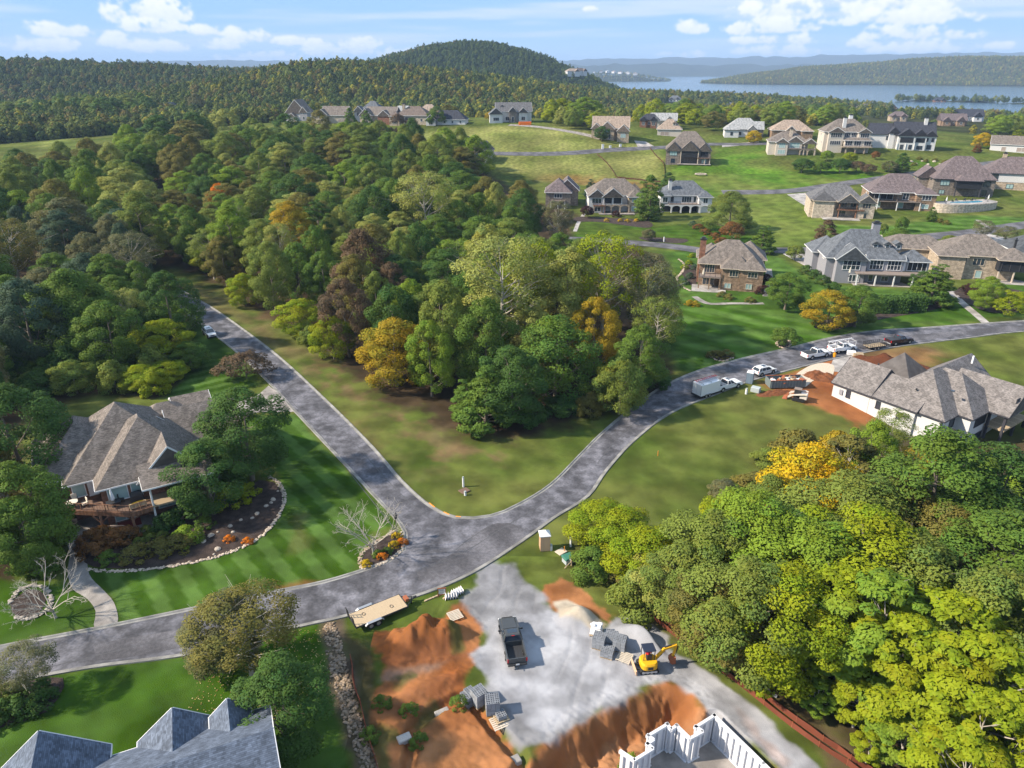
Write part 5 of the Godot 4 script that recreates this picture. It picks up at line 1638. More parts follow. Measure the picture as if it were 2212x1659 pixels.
	for p in [p2(85.3, -159.1), p2(89.5, -159), p2(94.5, -160.3)]:
		var o := thing("square_hedge", "%s square-clipped dark hedge block below the grey house deck" % ["left", "middle", "right"][k], "hedge", on_ground(p), -0.12, "square hedges below the grey house")
		put("foliage", hm, leaf_mats.deep, o)
		k += 1


# ---------------------------------------------------------------- houses
var window_cache := {}


# a roof over a rectangle: kinds "hip", "x" and "z" (gables with the ridge along that axis), "lean" (falls to +z), "flat"
func roof_mesh(w: float, d: float, rise: float, kind: String, drop := 0.22) -> ArrayMesh:
	var b := Build.new()
	var a := w * 0.5
	var c := d * 0.5
	var fl := Vector3(-a, 0, c)
	var fr := Vector3(a, 0, c)
	var bl := Vector3(-a, 0, -c)
	var br := Vector3(a, 0, -c)
	match kind:
		"hip":
			if a >= c:
				var p := Vector3(-(a - c), rise, 0)
				var q := Vector3(a - c, rise, 0)
				if a - c < 0.05:
					b.tri(p, fr, fl)
					b.tri(p, br, fr)
					b.tri(p, bl, br)
					b.tri(p, fl, bl)
				else:
					slope(b, fl, fr, q, p)
					slope(b, br, bl, p, q)
					slope_tri(b, bl, fl, p)
					slope_tri(b, fr, br, q)
			else:
				var p := Vector3(0, rise, -(c - a))
				var q := Vector3(0, rise, c - a)
				slope(b, bl, fl, q, p)
				slope(b, fr, br, p, q)
				slope_tri(b, fl, fr, q)
				slope_tri(b, br, bl, p)
		"x":
			var p := Vector3(-a, rise, 0)
			var q := Vector3(a, rise, 0)
			slope(b, fl, fr, q, p)
			slope(b, br, bl, p, q)
			b.tri(p, fl, bl)
			b.tri(q, br, fr)
		"z":
			var p := Vector3(0, rise, -c)
			var q := Vector3(0, rise, c)
			slope(b, bl, fl, q, p)
			slope(b, fr, br, p, q)
			b.tri(q, fr, fl)
			b.tri(p, bl, br)
		"lean":
			var p := Vector3(-a, rise, -c)
			var q := Vector3(a, rise, -c)
			slope(b, fl, fr, q, p)
			b.quad(q, p, bl, br)
			b.tri(p, fl, bl)
			b.tri(q, br, fr)
		_:
			b.quad(bl, br, fr, fl)
	var o := Vector3(0, -drop, 0)
	b.quad(fl, fr, fr + o, fl + o)
	b.quad(fr, br, br + o, fr + o)
	b.quad(br, bl, bl + o, br + o)
	b.quad(bl, fl, fl + o, bl + o)
	b.quad(fl + o, fr + o, br + o, bl + o)
	return b.mesh()


# a roof slope with its texture running up from the eave: eave left, eave right, ridge right, ridge left (seen from outside)
func slope(b: Build, l: Vector3, r: Vector3, q: Vector3, p: Vector3) -> void:
	var along := (r - l).normalized()
	var up := ((p - l) - along * (p - l).dot(along)).normalized()
	var n := along.cross(up).normalized()
	var i := b.v.size()
	for k in [p, q, r, l]:
		b.vert(k, n, Vector2((k - l).dot(along), (k - l).dot(up)))
	b.ix.append_array([i, i + 1, i + 2, i, i + 2, i + 3])


func slope_tri(b: Build, l: Vector3, r: Vector3, p: Vector3) -> void:
	var along := (r - l).normalized()
	var up := ((p - l) - along * (p - l).dot(along)).normalized()
	var n := along.cross(up).normalized()
	var i := b.v.size()
	for k in [p, r, l]:
		b.vert(k, n, Vector2((k - l).dot(along), (k - l).dot(up)))
	b.ix.append_array([i, i + 1, i + 2])


func wall_mesh(w: float, d: float, y0: float, y1: float, rise: float, kind: String) -> ArrayMesh:
	var b := Build.new()
	var a := w * 0.5
	var c := d * 0.5
	var p := []
	for y in [y0, y1]:
		p.append_array([Vector3(-a, y, c), Vector3(a, y, c), Vector3(a, y, -c), Vector3(-a, y, -c)])
	b.quad(p[4], p[5], p[1], p[0])
	b.quad(p[5], p[6], p[2], p[1])
	b.quad(p[6], p[7], p[3], p[2])
	b.quad(p[7], p[4], p[0], p[3])
	b.quad(p[7], p[6], p[5], p[4])
	if kind == "x":
		var e := rise * 0.97
		b.tri(Vector3(-a, y1 + e, 0), p[4], p[7])
		b.tri(Vector3(a, y1 + e, 0), p[6], p[5])
	elif kind == "z":
		var e := rise * 0.97
		b.tri(Vector3(0, y1 + e, c), p[5], p[4])
		b.tri(Vector3(0, y1 + e, -c), p[7], p[6])
	return b.mesh()


func window_meshes(w: float, h: float, cols: int, rows: int) -> Array:
	var key := "%.2f %.2f %d %d" % [w, h, cols, rows]
	if window_cache.has(key):
		return window_cache[key]
	var f := Build.new()
	var t := 0.10
	f.box(Vector3(0, h * 0.5 - t * 0.5, 0.04), Vector3(w, t, 0.12))
	f.box(Vector3(0, -h * 0.5 + t * 0.5, 0.05), Vector3(w + 0.1, t, 0.16))
	for s in [-1, 1]:
		f.box(Vector3(s * (w * 0.5 - t * 0.5), 0, 0.04), Vector3(t, h - 2.0 * t, 0.12))
	for k in range(1, cols):
		f.box(Vector3(-w * 0.5 + w * k / cols, 0, 0.035), Vector3(0.09, h - 2.0 * t, 0.10))
	for k in range(1, rows):
		f.box(Vector3(0, -h * 0.5 + h * k / rows, 0.03), Vector3(w - 2.0 * t, 0.06, 0.08))
	var g := Build.new()
	g.box(Vector3(0, 0, 0.0), Vector3(w - t, h - t, 0.06))
	window_cache[key] = [f.mesh(), g.mesh()]
	return window_cache[key]


# wings: [x, z, width, depth, y0, eave, roof kind, pitch, overhang]
# wins: [wing, face (s e n w), along, sill height, width, height, columns, rows, glass]
func house(called: String, label: String, at: Vector2, turn: float, o: Dictionary) -> Node3D:
	var base := Vector3(at.x, height(at.x, at.y) + o.get("lift", 0.0), at.y)
	var root := thing(called, label, o.get("category", "house"), base, deg_to_rad(turn), o.get("group", "houses of the subdivision"))
	var wall: Material = M[o.wall]
	var roof: Material = M[o.roof]
	var trim: Material = M[o.get("trim", "trim")]
	var wings: Array = o.wings
	for i in wings.size():
		var g: Array = wings[i]
		var rise: float = g[7] * minf(g[2], g[3]) * 0.5
		if g[6] == "x":
			rise = g[7] * g[3] * 0.5
		elif g[6] == "z":
			rise = g[7] * g[2] * 0.5
		elif g[6] == "lean":
			rise = g[7] * g[3]
		var over: float = g[8] if g.size() > 8 else 0.5
		var wm: Material = M[g[9]] if g.size() > 9 else wall
		if g[4] < g[5] - 0.3:
			put("wall", wall_mesh(g[2], g[3], g[4] - (1.5 if g[4] <= 0.05 else 0.0), g[5] - 0.01, rise, g[6]), wm, root, Vector3(g[0], 0, g[1]))
		if g[6] == "none":
			continue
		# the overhang keeps the pitch
		var k: float = (minf(g[2], g[3]) * 0.5 + over) / (minf(g[2], g[3]) * 0.5)
		if g[6] == "x":
			k = (g[3] * 0.5 + over) / (g[3] * 0.5)
		elif g[6] == "z":
			k = (g[2] * 0.5 + over) / (g[2] * 0.5)
		var drop: float = rise * (k - 1.0) if g[6] != "lean" else 0.0
		var rf := put("roof", roof_mesh(g[2] + 2.0 * over, g[3] + 2.0 * over, rise * k, g[6]), roof, root, Vector3(g[0], g[5] - drop + 0.05 + i * 0.004, g[1]))
		if not o.has("plain"):
			var f := Build.new()
			var aw: float = g[2] * 0.5 + over + 0.03
			var dw: float = g[3] * 0.5 + over + 0.03
			if g[6] != "z":
				for s in [-1, 1]:
					f.box(Vector3(0, -0.11, s * dw), Vector3(aw * 2.0, 0.2, 0.06))
			if g[6] != "x":
				for s in [-1, 1]:
					f.box(Vector3(s * aw, -0.11, 0), Vector3(0.06, 0.2, dw * 2.0))
			if g[6] == "z" or g[6] == "x":
				var hw: float = (g[2] if g[6] == "z" else g[3]) * 0.5 + over
				var rk: float = rise * k
				var l := sqrt(hw * hw + rk * rk)
				for e in [-1, 1]:
					for s in [-1, 1]:
						if g[6] == "z":
							f.box(Vector3(s * hw * 0.5, rk * 0.5 - 0.09, e * (dw - 0.02)), Vector3(l, 0.2, 0.06), Basis(Vector3.BACK, -s * atan2(rk, hw)))
						else:
							f.box(Vector3(e * (aw - 0.02), rk * 0.5 - 0.09, s * hw * 0.5), Vector3(0.06, 0.2, l), Basis(Vector3.RIGHT, s * atan2(rk, hw)))
			put("fascia", f.mesh(), trim, rf)
	for g in o.get("wins", []):
		var q: Array = wings[g[0]]
		var cols: int = g[6] if g.size() > 6 else 2
		var rows: int = g[7] if g.size() > 7 else 1
		var ms := window_meshes(g[4], g[5], cols, rows)
		var y: float = g[3] + g[5] * 0.5
		var pos := Vector3.ZERO
		var rot := 0.0
		match g[1]:
			"s":
				pos = Vector3(q[0] + g[2], y, q[1] + q[3] * 0.5)
			"n":
				pos = Vector3(q[0] - g[2], y, q[1] - q[3] * 0.5)
				rot = PI
			"e":
				pos = Vector3(q[0] + q[2] * 0.5, y, q[1] - g[2])
				rot = PI / 2
			"w":
				pos = Vector3(q[0] - q[2] * 0.5, y, q[1] + g[2])
				rot = -PI / 2
		var glass: String = g[8] if g.size() > 8 else "glass"
		var wn := put("window" if glass != "garage" and glass != "door" else ("garage_door" if glass == "garage" else "door"), ms[0], trim, root, pos)
		wn.rotation.y = rot
		put("pane" if glass != "garage" and glass != "door" else "panel", ms[1], M[glass], wn)
	for g in o.get("chimneys", []):
		var b := Build.new()
		b.box(Vector3(0, (g[4] + g[5]) * 0.5, 0), Vector3(g[2], g[5] - g[4], g[3]))
		var ch := put("chimney", b.mesh(), M[g[6]] if g.size() > 6 else wall, root, Vector3(g[0], 0, g[1]))
		var c := Build.new()
		c.box(Vector3(0, g[5] + 0.1, 0), Vector3(g[2] + 0.25, 0.2, g[3] + 0.25))
		c.box(Vector3(0, g[5] + 0.4, 0), Vector3(g[2] * 0.6, 0.45, g[3] * 0.6))
		put("cap", c.mesh(), M.dark_metal, ch)
	# decks: [x, z, width, depth, floor height, posts, rail, material]
	for g in o.get("decks", []):
		var b := Build.new()
		b.box(Vector3(0, g[4] - 0.14, 0), Vector3(g[2], 0.28, g[3]))
		var dk := put("deck", b.mesh(), M[g[7]] if g.size() > 7 else M.deck, root, Vector3(g[0], 0, g[1]))
		for k in g[5]:
			var p := Build.new()
			var x: float = -g[2] * 0.5 + 0.2 + (g[2] - 0.4) * k / maxf(1.0, g[5] - 1.0)
			var hgt: float = g[4] - 0.28 + 1.2
			p.box(Vector3(x, g[4] - 0.285 - hgt * 0.5, g[3] * 0.5 - 0.2), Vector3(0.28, hgt, 0.28))
			put("post", p.mesh(), M[g[8]] if g.size() > 8 else trim, dk)
		if g[6]:
			var r := Build.new()
			rail(r, Vector3(-g[2] * 0.5 + 0.05, g[4], g[3] * 0.5 - 0.05), Vector3(g[2] * 0.5 - 0.05, g[4], g[3] * 0.5 - 0.05))
			for s in [-1, 1]:
				rail(r, Vector3(s * (g[2] * 0.5 - 0.05), g[4], g[3] * 0.5 - 0.1), Vector3(s * (g[2] * 0.5 - 0.05), g[4], -g[3] * 0.5))
			put("railing", r.mesh(), M[o.get("rail", "dark_metal")], dk)
	# columns: [x, z, y0, y1, size]
	for g in o.get("columns", []):
		var b := Build.new()
		b.soft_box(Vector3(0, (g[2] + g[3]) * 0.5, 0), Vector3(g[4], g[3] - g[2], g[4]), 0.04)
		put("column", b.mesh(), M[g[5]] if g.size() > 5 else trim, root, Vector3(g[0], 0, g[1]))
	# slabs of anything else: [name, material, x, y, z, w, h, d]
	for g in o.get("slabs", []):
		var b := Build.new()
		b.box(Vector3.ZERO, Vector3(g[5], g[6], g[7]))
		put(g[0], b.mesh(), M[g[1]], root, Vector3(g[2], g[3], g[4]))
	# arcades: [x, z, bays, bay width, y0, y1, depth, material] - a front wall pierced by arches, facing +z
	for g in o.get("arcades", []):
		put("arcade", arcade_mesh(g[2], g[3], g[5] - g[4], g[6]), M[g[7]], root, Vector3(g[0], g[4], g[1]))
	# dormers on a front slope: [x, y, z, w]
	for g in o.get("dormers", []):
		var b := Build.new()
		var w: float = g[3]
		b.box(Vector3(0, 0.5, -1.2), Vector3(w, 1.6, 2.4))
		var dm := put("dormer", b.mesh(), wall, root, Vector3(g[0], g[1], g[2]))
		put("roof", roof_mesh(w + 0.5, 3.0, w * 0.42, "z", 0.12), roof, dm, Vector3(0, 1.25, -1.15))
		var ms := window_meshes(w * 0.6, 1.1, 1, 2)
		put("window", ms[0], trim, dm, Vector3(0, 0.55, 0.0))
		put("pane", ms[1], M.glass, dm, Vector3(0, 0.55, 0.0))
	return root


func rail(b: Build, p: Vector3, q: Vector3) -> void:
	var n := int(p.distance_to(q) / 1.6) + 1
	var up := Vector3.UP
	b.tube(p + up * 1.0, q + up * 1.0, 0.05, 0.05, 4)
	b.tube(p + up * 0.12, q + up * 0.12, 0.03, 0.03, 4)
	for k in n + 1:
		var c := p.lerp(q, float(k) / n)
		b.tube(c, c + up * 1.02, 0.045, 0.045, 4)
	var m := int(p.distance_to(q) / 0.35)
	for k in m:
		var c := p.lerp(q, (k + 0.5) / m)
		b.tube(c + up * 0.12, c + up * 1.0, 0.014, 0.014, 3)


func arcade_mesh(bays: int, bay: float, h: float, depth: float) -> ArrayMesh:
	var b := Build.new()
	var pier := 0.55
	for i in bays + 1:
		b.box(Vector3((i - bays * 0.5) * bay, h * 0.5, -depth * 0.5), Vector3(pier, h, depth))
	for i in bays:
		var x := (i + 0.5 - bays * 0.5) * bay
		var half := (bay - pier) * 0.5
		var spring := h - half * 0.62 - 0.35
		for k in 8:
			var a0 := PI - PI * k / 8.0
			var a1 := PI - PI * (k + 1) / 8.0
			var p0 := Vector3(x + cos(a0) * half, spring + sin(a0) * half * 0.62, 0)
			var p1 := Vector3(x + cos(a1) * half, spring + sin(a1) * half * 0.62, 0)
			var back := Vector3(0, 0, -depth)
			b.quad(Vector3(p0.x, h, 0), Vector3(p1.x, h, 0), p1, p0)
			b.quad(p0, p1, p1 + back, p0 + back)
	b.quad(Vector3(-bays * 0.5 * bay, h, -depth), Vector3(bays * 0.5 * bay, h, -depth), Vector3(bays * 0.5 * bay, h, 0), Vector3(-bays * 0.5 * bay, h, 0))
	return b.mesh()


func make_house_materials() -> void:
	for r in [["roof_taupe", Color(0.215, 0.185, 0.165)], ["roof_brown", Color(0.190, 0.150, 0.130)], ["roof_grey", Color(0.165, 0.165, 0.175)], ["roof_slate", Color(0.150, 0.165, 0.190)], ["roof_mauve", Color(0.180, 0.145, 0.150)],
			["roof_tan", Color(0.40, 0.315, 0.255)], ["roof_light", Color(0.40, 0.41, 0.42)], ["roof_navy", Color(0.055, 0.060, 0.080)], ["roof_steel", Color(0.135, 0.165, 0.225)], ["roof_new", Color(0.225, 0.205, 0.200)]]:
		detail(uv_tex(mat(r[0], r[1] * 1.4, 0.9), tex.shingle, 4.2), tex.blotch, 6.0)
	for w in [["brick_red", Color(0.30, 0.155, 0.110)], ["brick_tan", Color(0.330, 0.235, 0.170)], ["brick_grey", Color(0.27, 0.235, 0.215)], ["stone_beige", Color(0.52, 0.43, 0.34)], ["stone_pale", Color(0.62, 0.54, 0.46)], ["brick_cream", Color(0.60, 0.52, 0.43)]]:
		detail(uv_tex(mat(w[0], w[1] * 1.15, 0.9), tex.brick, 3.6), tex.blotch, 5.0)
	world_tex(mat("siding_grey", Color(0.36, 0.36, 0.40), 0.8), tex.fine, 3.0)
	world_tex(mat("white_brick", Color(0.76, 0.76, 0.77), 0.8), tex.fine, 2.0)
	world_tex(mat("stucco", Color(0.66, 0.60, 0.53), 0.85), tex.fine, 3.0)
	mat("trim", Color(0.66, 0.66, 0.67), 0.6)
	mat("dark_trim", Color(0.045, 0.045, 0.055), 0.6)
	mat("tan_trim", Color(0.50, 0.42, 0.34), 0.6)
	mat("dark_metal", Color(0.035, 0.036, 0.040), 0.5)
	var g := mat("glass", Color(0.030, 0.042, 0.060), 0.08)
	g.metallic_specular = 0.7
	var g2 := mat("blind", Color(0.30, 0.42, 0.42), 0.25)
	g2.metallic_specular = 0.5
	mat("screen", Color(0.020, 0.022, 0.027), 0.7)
	mat("garage", Color(0.30, 0.25, 0.22), 0.7)
	mat("door", Color(0.70, 0.71, 0.74), 0.5)
	uv_tex(mat("deck", Color(0.29, 0.185, 0.135), 0.85), tex.plank, 2.2)
	uv_tex(mat("timber", Color(0.30, 0.155, 0.095), 0.8), tex.plank, 2.4)
	uv_tex(mat("raw_wood", Color(0.62, 0.48, 0.32), 0.85), tex.plank, 2.2)
	mat("deck_grey", Color(0.21, 0.17, 0.15), 0.85)
	mat("canvas", Color(0.62, 0.56, 0.48), 0.9)
	var pool := mat("pool_water", Color(0.06, 0.32, 0.48), 0.06)
	pool.metallic_specular = 0.6


func make_houses() -> void:
	make_house_materials()
	# the tan brick house behind the striped lawn
	house("brick_house", "tan brick house with brown hip roofs, tall brick chimney and small deck above a terrace", p2(57.45, -183.9), -14, {"wall": "brick_tan", "roof": "roof_taupe", "trim": "tan_trim",
		"wings": [[0, -2.5, 15.5, 12, 0, 6.4, "hip", 0.80], [1.2, 4.2, 6.6, 5, 0, 6.3, "hip", 0.95], [5.2, 3.9, 5.6, 6, 0, 6.2, "hip", 0.9], [5.0, -8.5, 8, 9, 0, 6.4, "hip", 0.85], [-5, -8, 6.5, 8, 0, 6.2, "hip", 0.8]],
		"wins": [[0, "s", -5.2, 3.6, 2.6, 2.3, 4], [1, "s", -0.4, 3.7, 2.2, 1.6, 3], [2, "s", 0.2, 3.7, 2.4, 1.5, 3], [1, "s", -1.6, 0.6, 1.7, 1.4, 2, 1, "blind"], [2, "s", -0.4, 0.7, 1.6, 1.5, 2, 1, "blind"], [0, "s", -5.2, 0.3, 3.0, 2.2, 3], [2, "e", 0, 3.7, 1.4, 1.5], [3, "e", 0, 3.7, 1.6, 1.5]],
		"chimneys": [[-7.4, -0.5, 1.5, 1.3, 0, 11.4, "brick_red"]],
		"decks": [[-5.0, 5.2, 5.6, 3.6, 3.3, 3, true, "deck_grey", "brick_tan"]],
		"slabs": [["terrace", "pale_concrete", -5.0, 0.08, 6.4, 8.5, 0.16, 6.5]]})
	house("grey_house", "large grey house with white trimmed windows, three small dormers, broad deck and white posts", p2(96.4, -188.4), -9, {"wall": "siding_grey", "roof": "roof_slate",
		"wings": [[-2.5, -3, 19, 13, 0, 6.6, "hip", 0.92], [-6.2, 3.8, 7.4, 4, 0, 6.6, "z", 0.85], [2.5, 3.4, 9, 2.4, 0, 6.5, "x", 0.6, 0.4], [10.0, 0.6, 7, 6.6, 3.2, 6.2, "hip", 0.62], [-9.5, -9.5, 8, 9, 0, 6.0, "hip", 0.8]],
		"wins": [[1, "s", 0, 3.5, 4.4, 2.5, 4, 2], [2, "s", -2.2, 3.5, 3.4, 2.6, 4, 2], [2, "s", 2.2, 3.5, 3.4, 2.6, 4, 2], [3, "s", 0.6, 3.4, 4.8, 2.5, 4, 1, "screen"], [3, "s", -2.8, 3.3, 1.0, 2.3, 1, 2, "door"], [1, "s", 1.2, 0.4, 2.6, 1.9, 3], [2, "s", 0.5, 0.5, 1.8, 1.4, 2], [2, "s", -3.0, 0.3, 1.2, 2.1, 1],
			[0, "w", -3, 5.0, 1.6, 0.5], [0, "w", 3, 5.0, 1.6, 0.5], [3, "e", 0, 3.5, 4.0, 2.2, 3, 1, "screen"]],
		"chimneys": [[1.2, -4.5, 1.9, 1.5, 6, 14.0, "siding_grey"]],
		"decks": [[4.2, 6.3, 18.5, 3.6, 3.2, 5, false, "deck_grey", "trim"]], "dormers": [[0.2, 8.4, 1.2, 1.7], [3.2, 8.4, 1.2, 1.7], [6.0, 8.4, 1.0, 1.7]],
		"slabs": [["patio", "concrete", 3.0, 0.06, 6.0, 17, 0.12, 4.5]]})
	house("stone_house", "long tan stone house with grey-brown hip roof and dark two-storey screened porch", p2(122.8, -187.9), -16, {"wall": "stone_beige", "roof": "roof_taupe", "trim": "tan_trim",
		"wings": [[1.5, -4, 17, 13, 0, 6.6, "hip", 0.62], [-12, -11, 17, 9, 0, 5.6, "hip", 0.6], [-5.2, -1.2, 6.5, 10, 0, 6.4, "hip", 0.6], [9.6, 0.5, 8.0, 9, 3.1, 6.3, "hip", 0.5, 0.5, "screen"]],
		"wins": [[0, "s", -4.2, 3.7, 2.8, 1.9, 3], [0, "s", 0.0, 3.7, 2.8, 1.9, 3], [0, "s", -4.4, 0.5, 2.0, 1.6, 2], [0, "s", 0.6, 0.3, 1.6, 2.1, 1, 1, "blind"], [2, "w", -2, 5.2, 1.8, 0.4], [2, "w", 2.0, 5.2, 1.8, 0.4], [2, "w", 3.4, 0.4, 1.5, 2.0, 1, 1, "door"], [1, "w", 0, 4.2, 1.6, 0.6]],
		"columns": [[6.0, 4.7, 0, 3.2, 0.35, "tan_trim"], [9.5, 4.7, 0, 3.2, 0.35, "tan_trim"], [13.2, 4.7, 0, 3.2, 0.35, "tan_trim"], [6.2, 5.02, 3.2, 6.2, 0.16, "dark_trim"], [8.2, 5.02, 3.2, 6.2, 0.16, "dark_trim"], [10.4, 5.02, 3.2, 6.2, 0.16, "dark_trim"], [12.6, 5.02, 3.2, 6.2, 0.16, "dark_trim"]],
		"slabs": [["patio", "pale_concrete", 9.5, 0.08, 2.5, 9.5, 0.16, 7.5]], "chimneys": [[11, -4, 0.5, 0.5, 6, 9.6, "dark_metal"]]})
	house("arcade_house", "two-storey house with white gables over stone arches and a corner turret roof", p2(41.01, -287.2), 0, {"wall": "white_brick", "roof": "roof_taupe",
		"wings": [[0, -6, 21, 13, 0, 6.8, "hip", 0.78], [-7.8, 1.6, 6.2, 4, 0, 6.6, "z", 0.8], [-1.6, 2.0, 7.6, 4, 3.2, 6.6, "z", 0.78, 0.5], [7.4, 1.4, 5.4, 5, 0, 6.6, "hip", 0.9, 0.5, "stone_beige"], [9, -11, 6, 6, 0, 6.5, "hip", 0.9]],
		"wins": [[1, "s", 0, 3.7, 3.8, 2.0, 3], [2, "s", -1.8, 3.5, 3.2, 2.5, 1, 1, "screen"], [2, "s", 1.8, 3.5, 3.2, 2.5, 1, 1, "screen"], [3, "s", -0.6, 4.0, 1.8, 2.2, 1, 1, "blind"], [3, "s", -0.6, 0.7, 1.8, 2.0, 1, 1, "blind"], [1, "s", 0.4, 0.5, 2.4, 1.8, 2]],
		"arcades": [[-0.3, 4.3, 3, 3.5, 0, 3.2, 0.6, "stone_beige"]], "slabs": [["terrace", "concrete", 0, 0.06, 5.4, 14, 0.12, 3.6]],
		"decks": [[-6.8, 4.6, 4.6, 1.8, 3.1, 2, true, "timber", "timber"]]})
	house("white_arcade_house", "white house with blue-grey hip roof, upper balcony and five white ground arches", p2(68.19, -285.8), -3, {"wall": "white_brick", "roof": "roof_slate",
		"wings": [[0, -5, 18, 11, 0, 6.7, "hip", 0.8], [7.4, 1.2, 5.0, 4.5, 0, 6.4, "hip", 0.8], [-8.0, 0.6, 3.6, 3, 3.2, 6.3, "lean", 0.3]],
		"wins": [[0, "s", -5.0, 3.5, 1.4, 2.3, 1], [0, "s", 0.6, 3.4, 3.8, 2.4, 4], [0, "s", 3.8, 3.4, 1.2, 2.4, 1], [1, "s", 0, 3.7, 1.8, 2.0, 2], [2, "s", 0, 3.7, 2.0, 2.0, 2]],
		"arcades": [[0, 4.0, 5, 3.7, 0, 3.1, 0.5, "white_brick"]], "decks": [[-0.6, 2.2, 12.5, 3.4, 3.3, 0, true, "deck_grey"]], "chimneys": [[-6.0, -1.5, 1.3, 1.2, 5, 11.6, "white_brick"]],
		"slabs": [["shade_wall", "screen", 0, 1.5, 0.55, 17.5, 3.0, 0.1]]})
	house("brown_roof_house", "taupe house with brown gabled roof half hidden behind the middle wood", p2(18.49, -290.9), -5, {"wall": "brick_grey", "roof": "roof_mauve",
		"wings": [[0, -6, 10, 13, 0, 6.4, "hip", 0.85], [3.5, -10, 9, 10, 0, 6.4, "z", 0.9]], "wins": [[0, "s", 0, 3.8, 3.2, 1.7, 3]], "decks": [[0, 1.4, 6, 2.4, 3.0, 3, true, "deck_grey"]]})
	house("gabled_stone_house", "brown-roofed stone house with a tall dark screened gable porch facing the lawn", p2(86.1, -363.6), -12, {"wall": "brick_grey", "roof": "roof_taupe", "trim": "dark_trim",
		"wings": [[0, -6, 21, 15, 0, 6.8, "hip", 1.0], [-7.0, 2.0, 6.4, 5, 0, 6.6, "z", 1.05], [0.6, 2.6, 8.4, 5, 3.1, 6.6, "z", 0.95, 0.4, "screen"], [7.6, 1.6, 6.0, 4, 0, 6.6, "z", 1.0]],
		"wins": [[1, "s", 0, 3.8, 3.6, 2.0, 3, 1, "blind"], [1, "s", 0, 0.5, 2.0, 1.9, 2], [3, "s", 0, 3.7, 3.6, 2.0, 1, 1, "screen"], [3, "s", 0.2, 0.3, 2.4, 2.1, 2, 1, "blind"], [3, "s", 0, 7.2, 1.2, 0.9, 1]],
		"columns": [[-3.4, 5.0, 0, 6.6, 0.4, "tan_trim"], [4.8, 5.0, 0, 6.6, 0.4, "tan_trim"], [10.4, 5.0, 0, 3.0, 0.35, "tan_trim"], [8, 5.0, 0, 3.0, 0.35, "tan_trim"]], "decks": [[7.6, 4.4, 6.4, 2.4, 3.1, 0, true, "deck"]],
		"slabs": [["patio", "pale_concrete", 3, 0.06, 4.6, 16, 0.12, 4.0]]})
	house("beige_gable_house", "beige two-storey house with timber-trussed porch gable, brown roof and pale chimney", p2(144, -383.9), -14, {"wall": "stucco", "roof": "roof_taupe",
		"wings": [[-2, -5, 19, 13, 0, 6.4, "hip", 0.66], [-5.2, 2.2, 5.6, 3.4, 0, 6.2, "z", 0.66], [1.0, 1.6, 7, 3, 3.0, 6.6, "z", 0.7], [8.2, 2.0, 6.0, 5, 5.4, 6.0, "z", 0.7]],
		"wins": [[1, "s", 0, 3.4, 3.0, 2.6, 3, 1, "blind"], [1, "s", 0, 0.4, 3.6, 2.0, 3, 1, "blind"], [2, "s", 0, 3.4, 4.6, 2.5, 3, 1, "blind"], [0, "w", -2, 3.6, 1.0, 1.4, 1], [0, "w", 3.4, 3.6, 1.0, 1.4, 1]],
		"columns": [[5.6, 4.2, 0, 5.8, 0.5, "stone_pale"], [10.8, 4.2, 0, 5.8, 0.5, "stone_pale"]], "arcades": [[7.4, 4.4, 2, 3.6, 0, 2.9, 0.6, "stone_beige"]], "decks": [[4.6, 3.0, 13, 3.2, 3.1, 0, true, "deck_grey"]], "chimneys": [[-1.0, -2.0, 1.5, 1.3, 6, 12.0, "stone_pale"]]})
	house("tall_beige_house", "tall three-storey beige house with twin gables, rows of windows and white chimney", p2(171.7, -385.2), -10, {"wall": "stucco", "roof": "roof_taupe",
		"wings": [[0, -6, 22, 14, 0, 10.2, "hip", 0.78], [-5.6, 1.6, 7.2, 3, 0, 10.0, "z", 0.62], [8.0, 1.6, 5.8, 3, 0, 10.0, "z", 0.62], [5.0, 3.0, 13, 5, 3.0, 6.2, "hip", 0.4]],
		"wins": [[1, "s", 0, 7.2, 5.4, 2.2, 5], [0, "s", 0.2, 7.2, 2.6, 2.2, 3], [0, "s", 3.4, 7.2, 2.6, 2.2, 3], [2, "s", 0, 7.2, 4.2, 2.2, 4], [1, "s", 0, 3.6, 5.2, 2.0, 5], [3, "s", -4.6, 3.5, 3.4, 2.4, 3], [3, "s", -0.4, 3.5, 3.4, 2.4, 3], [3, "s", 4.4, 3.5, 3.4, 2.4, 3], [0, "w", 0, 7.4, 1.2, 1.4, 1], [0, "w", 3, 3.8, 1.2, 1.4, 1]],
		"arcades": [[3.6, 7.4, 2, 4.4, 0, 2.9, 0.6, "stone_beige"]], "decks": [[4.4, 6.2, 14, 3.4, 3.1, 0, true, "stone_beige"]], "chimneys": [[-1.6, -1.4, 1.6, 1.4, 9, 16.4, "white_brick"], [2.5, -8, 1.8, 1.6, 12, 17.4, "trim"]]})
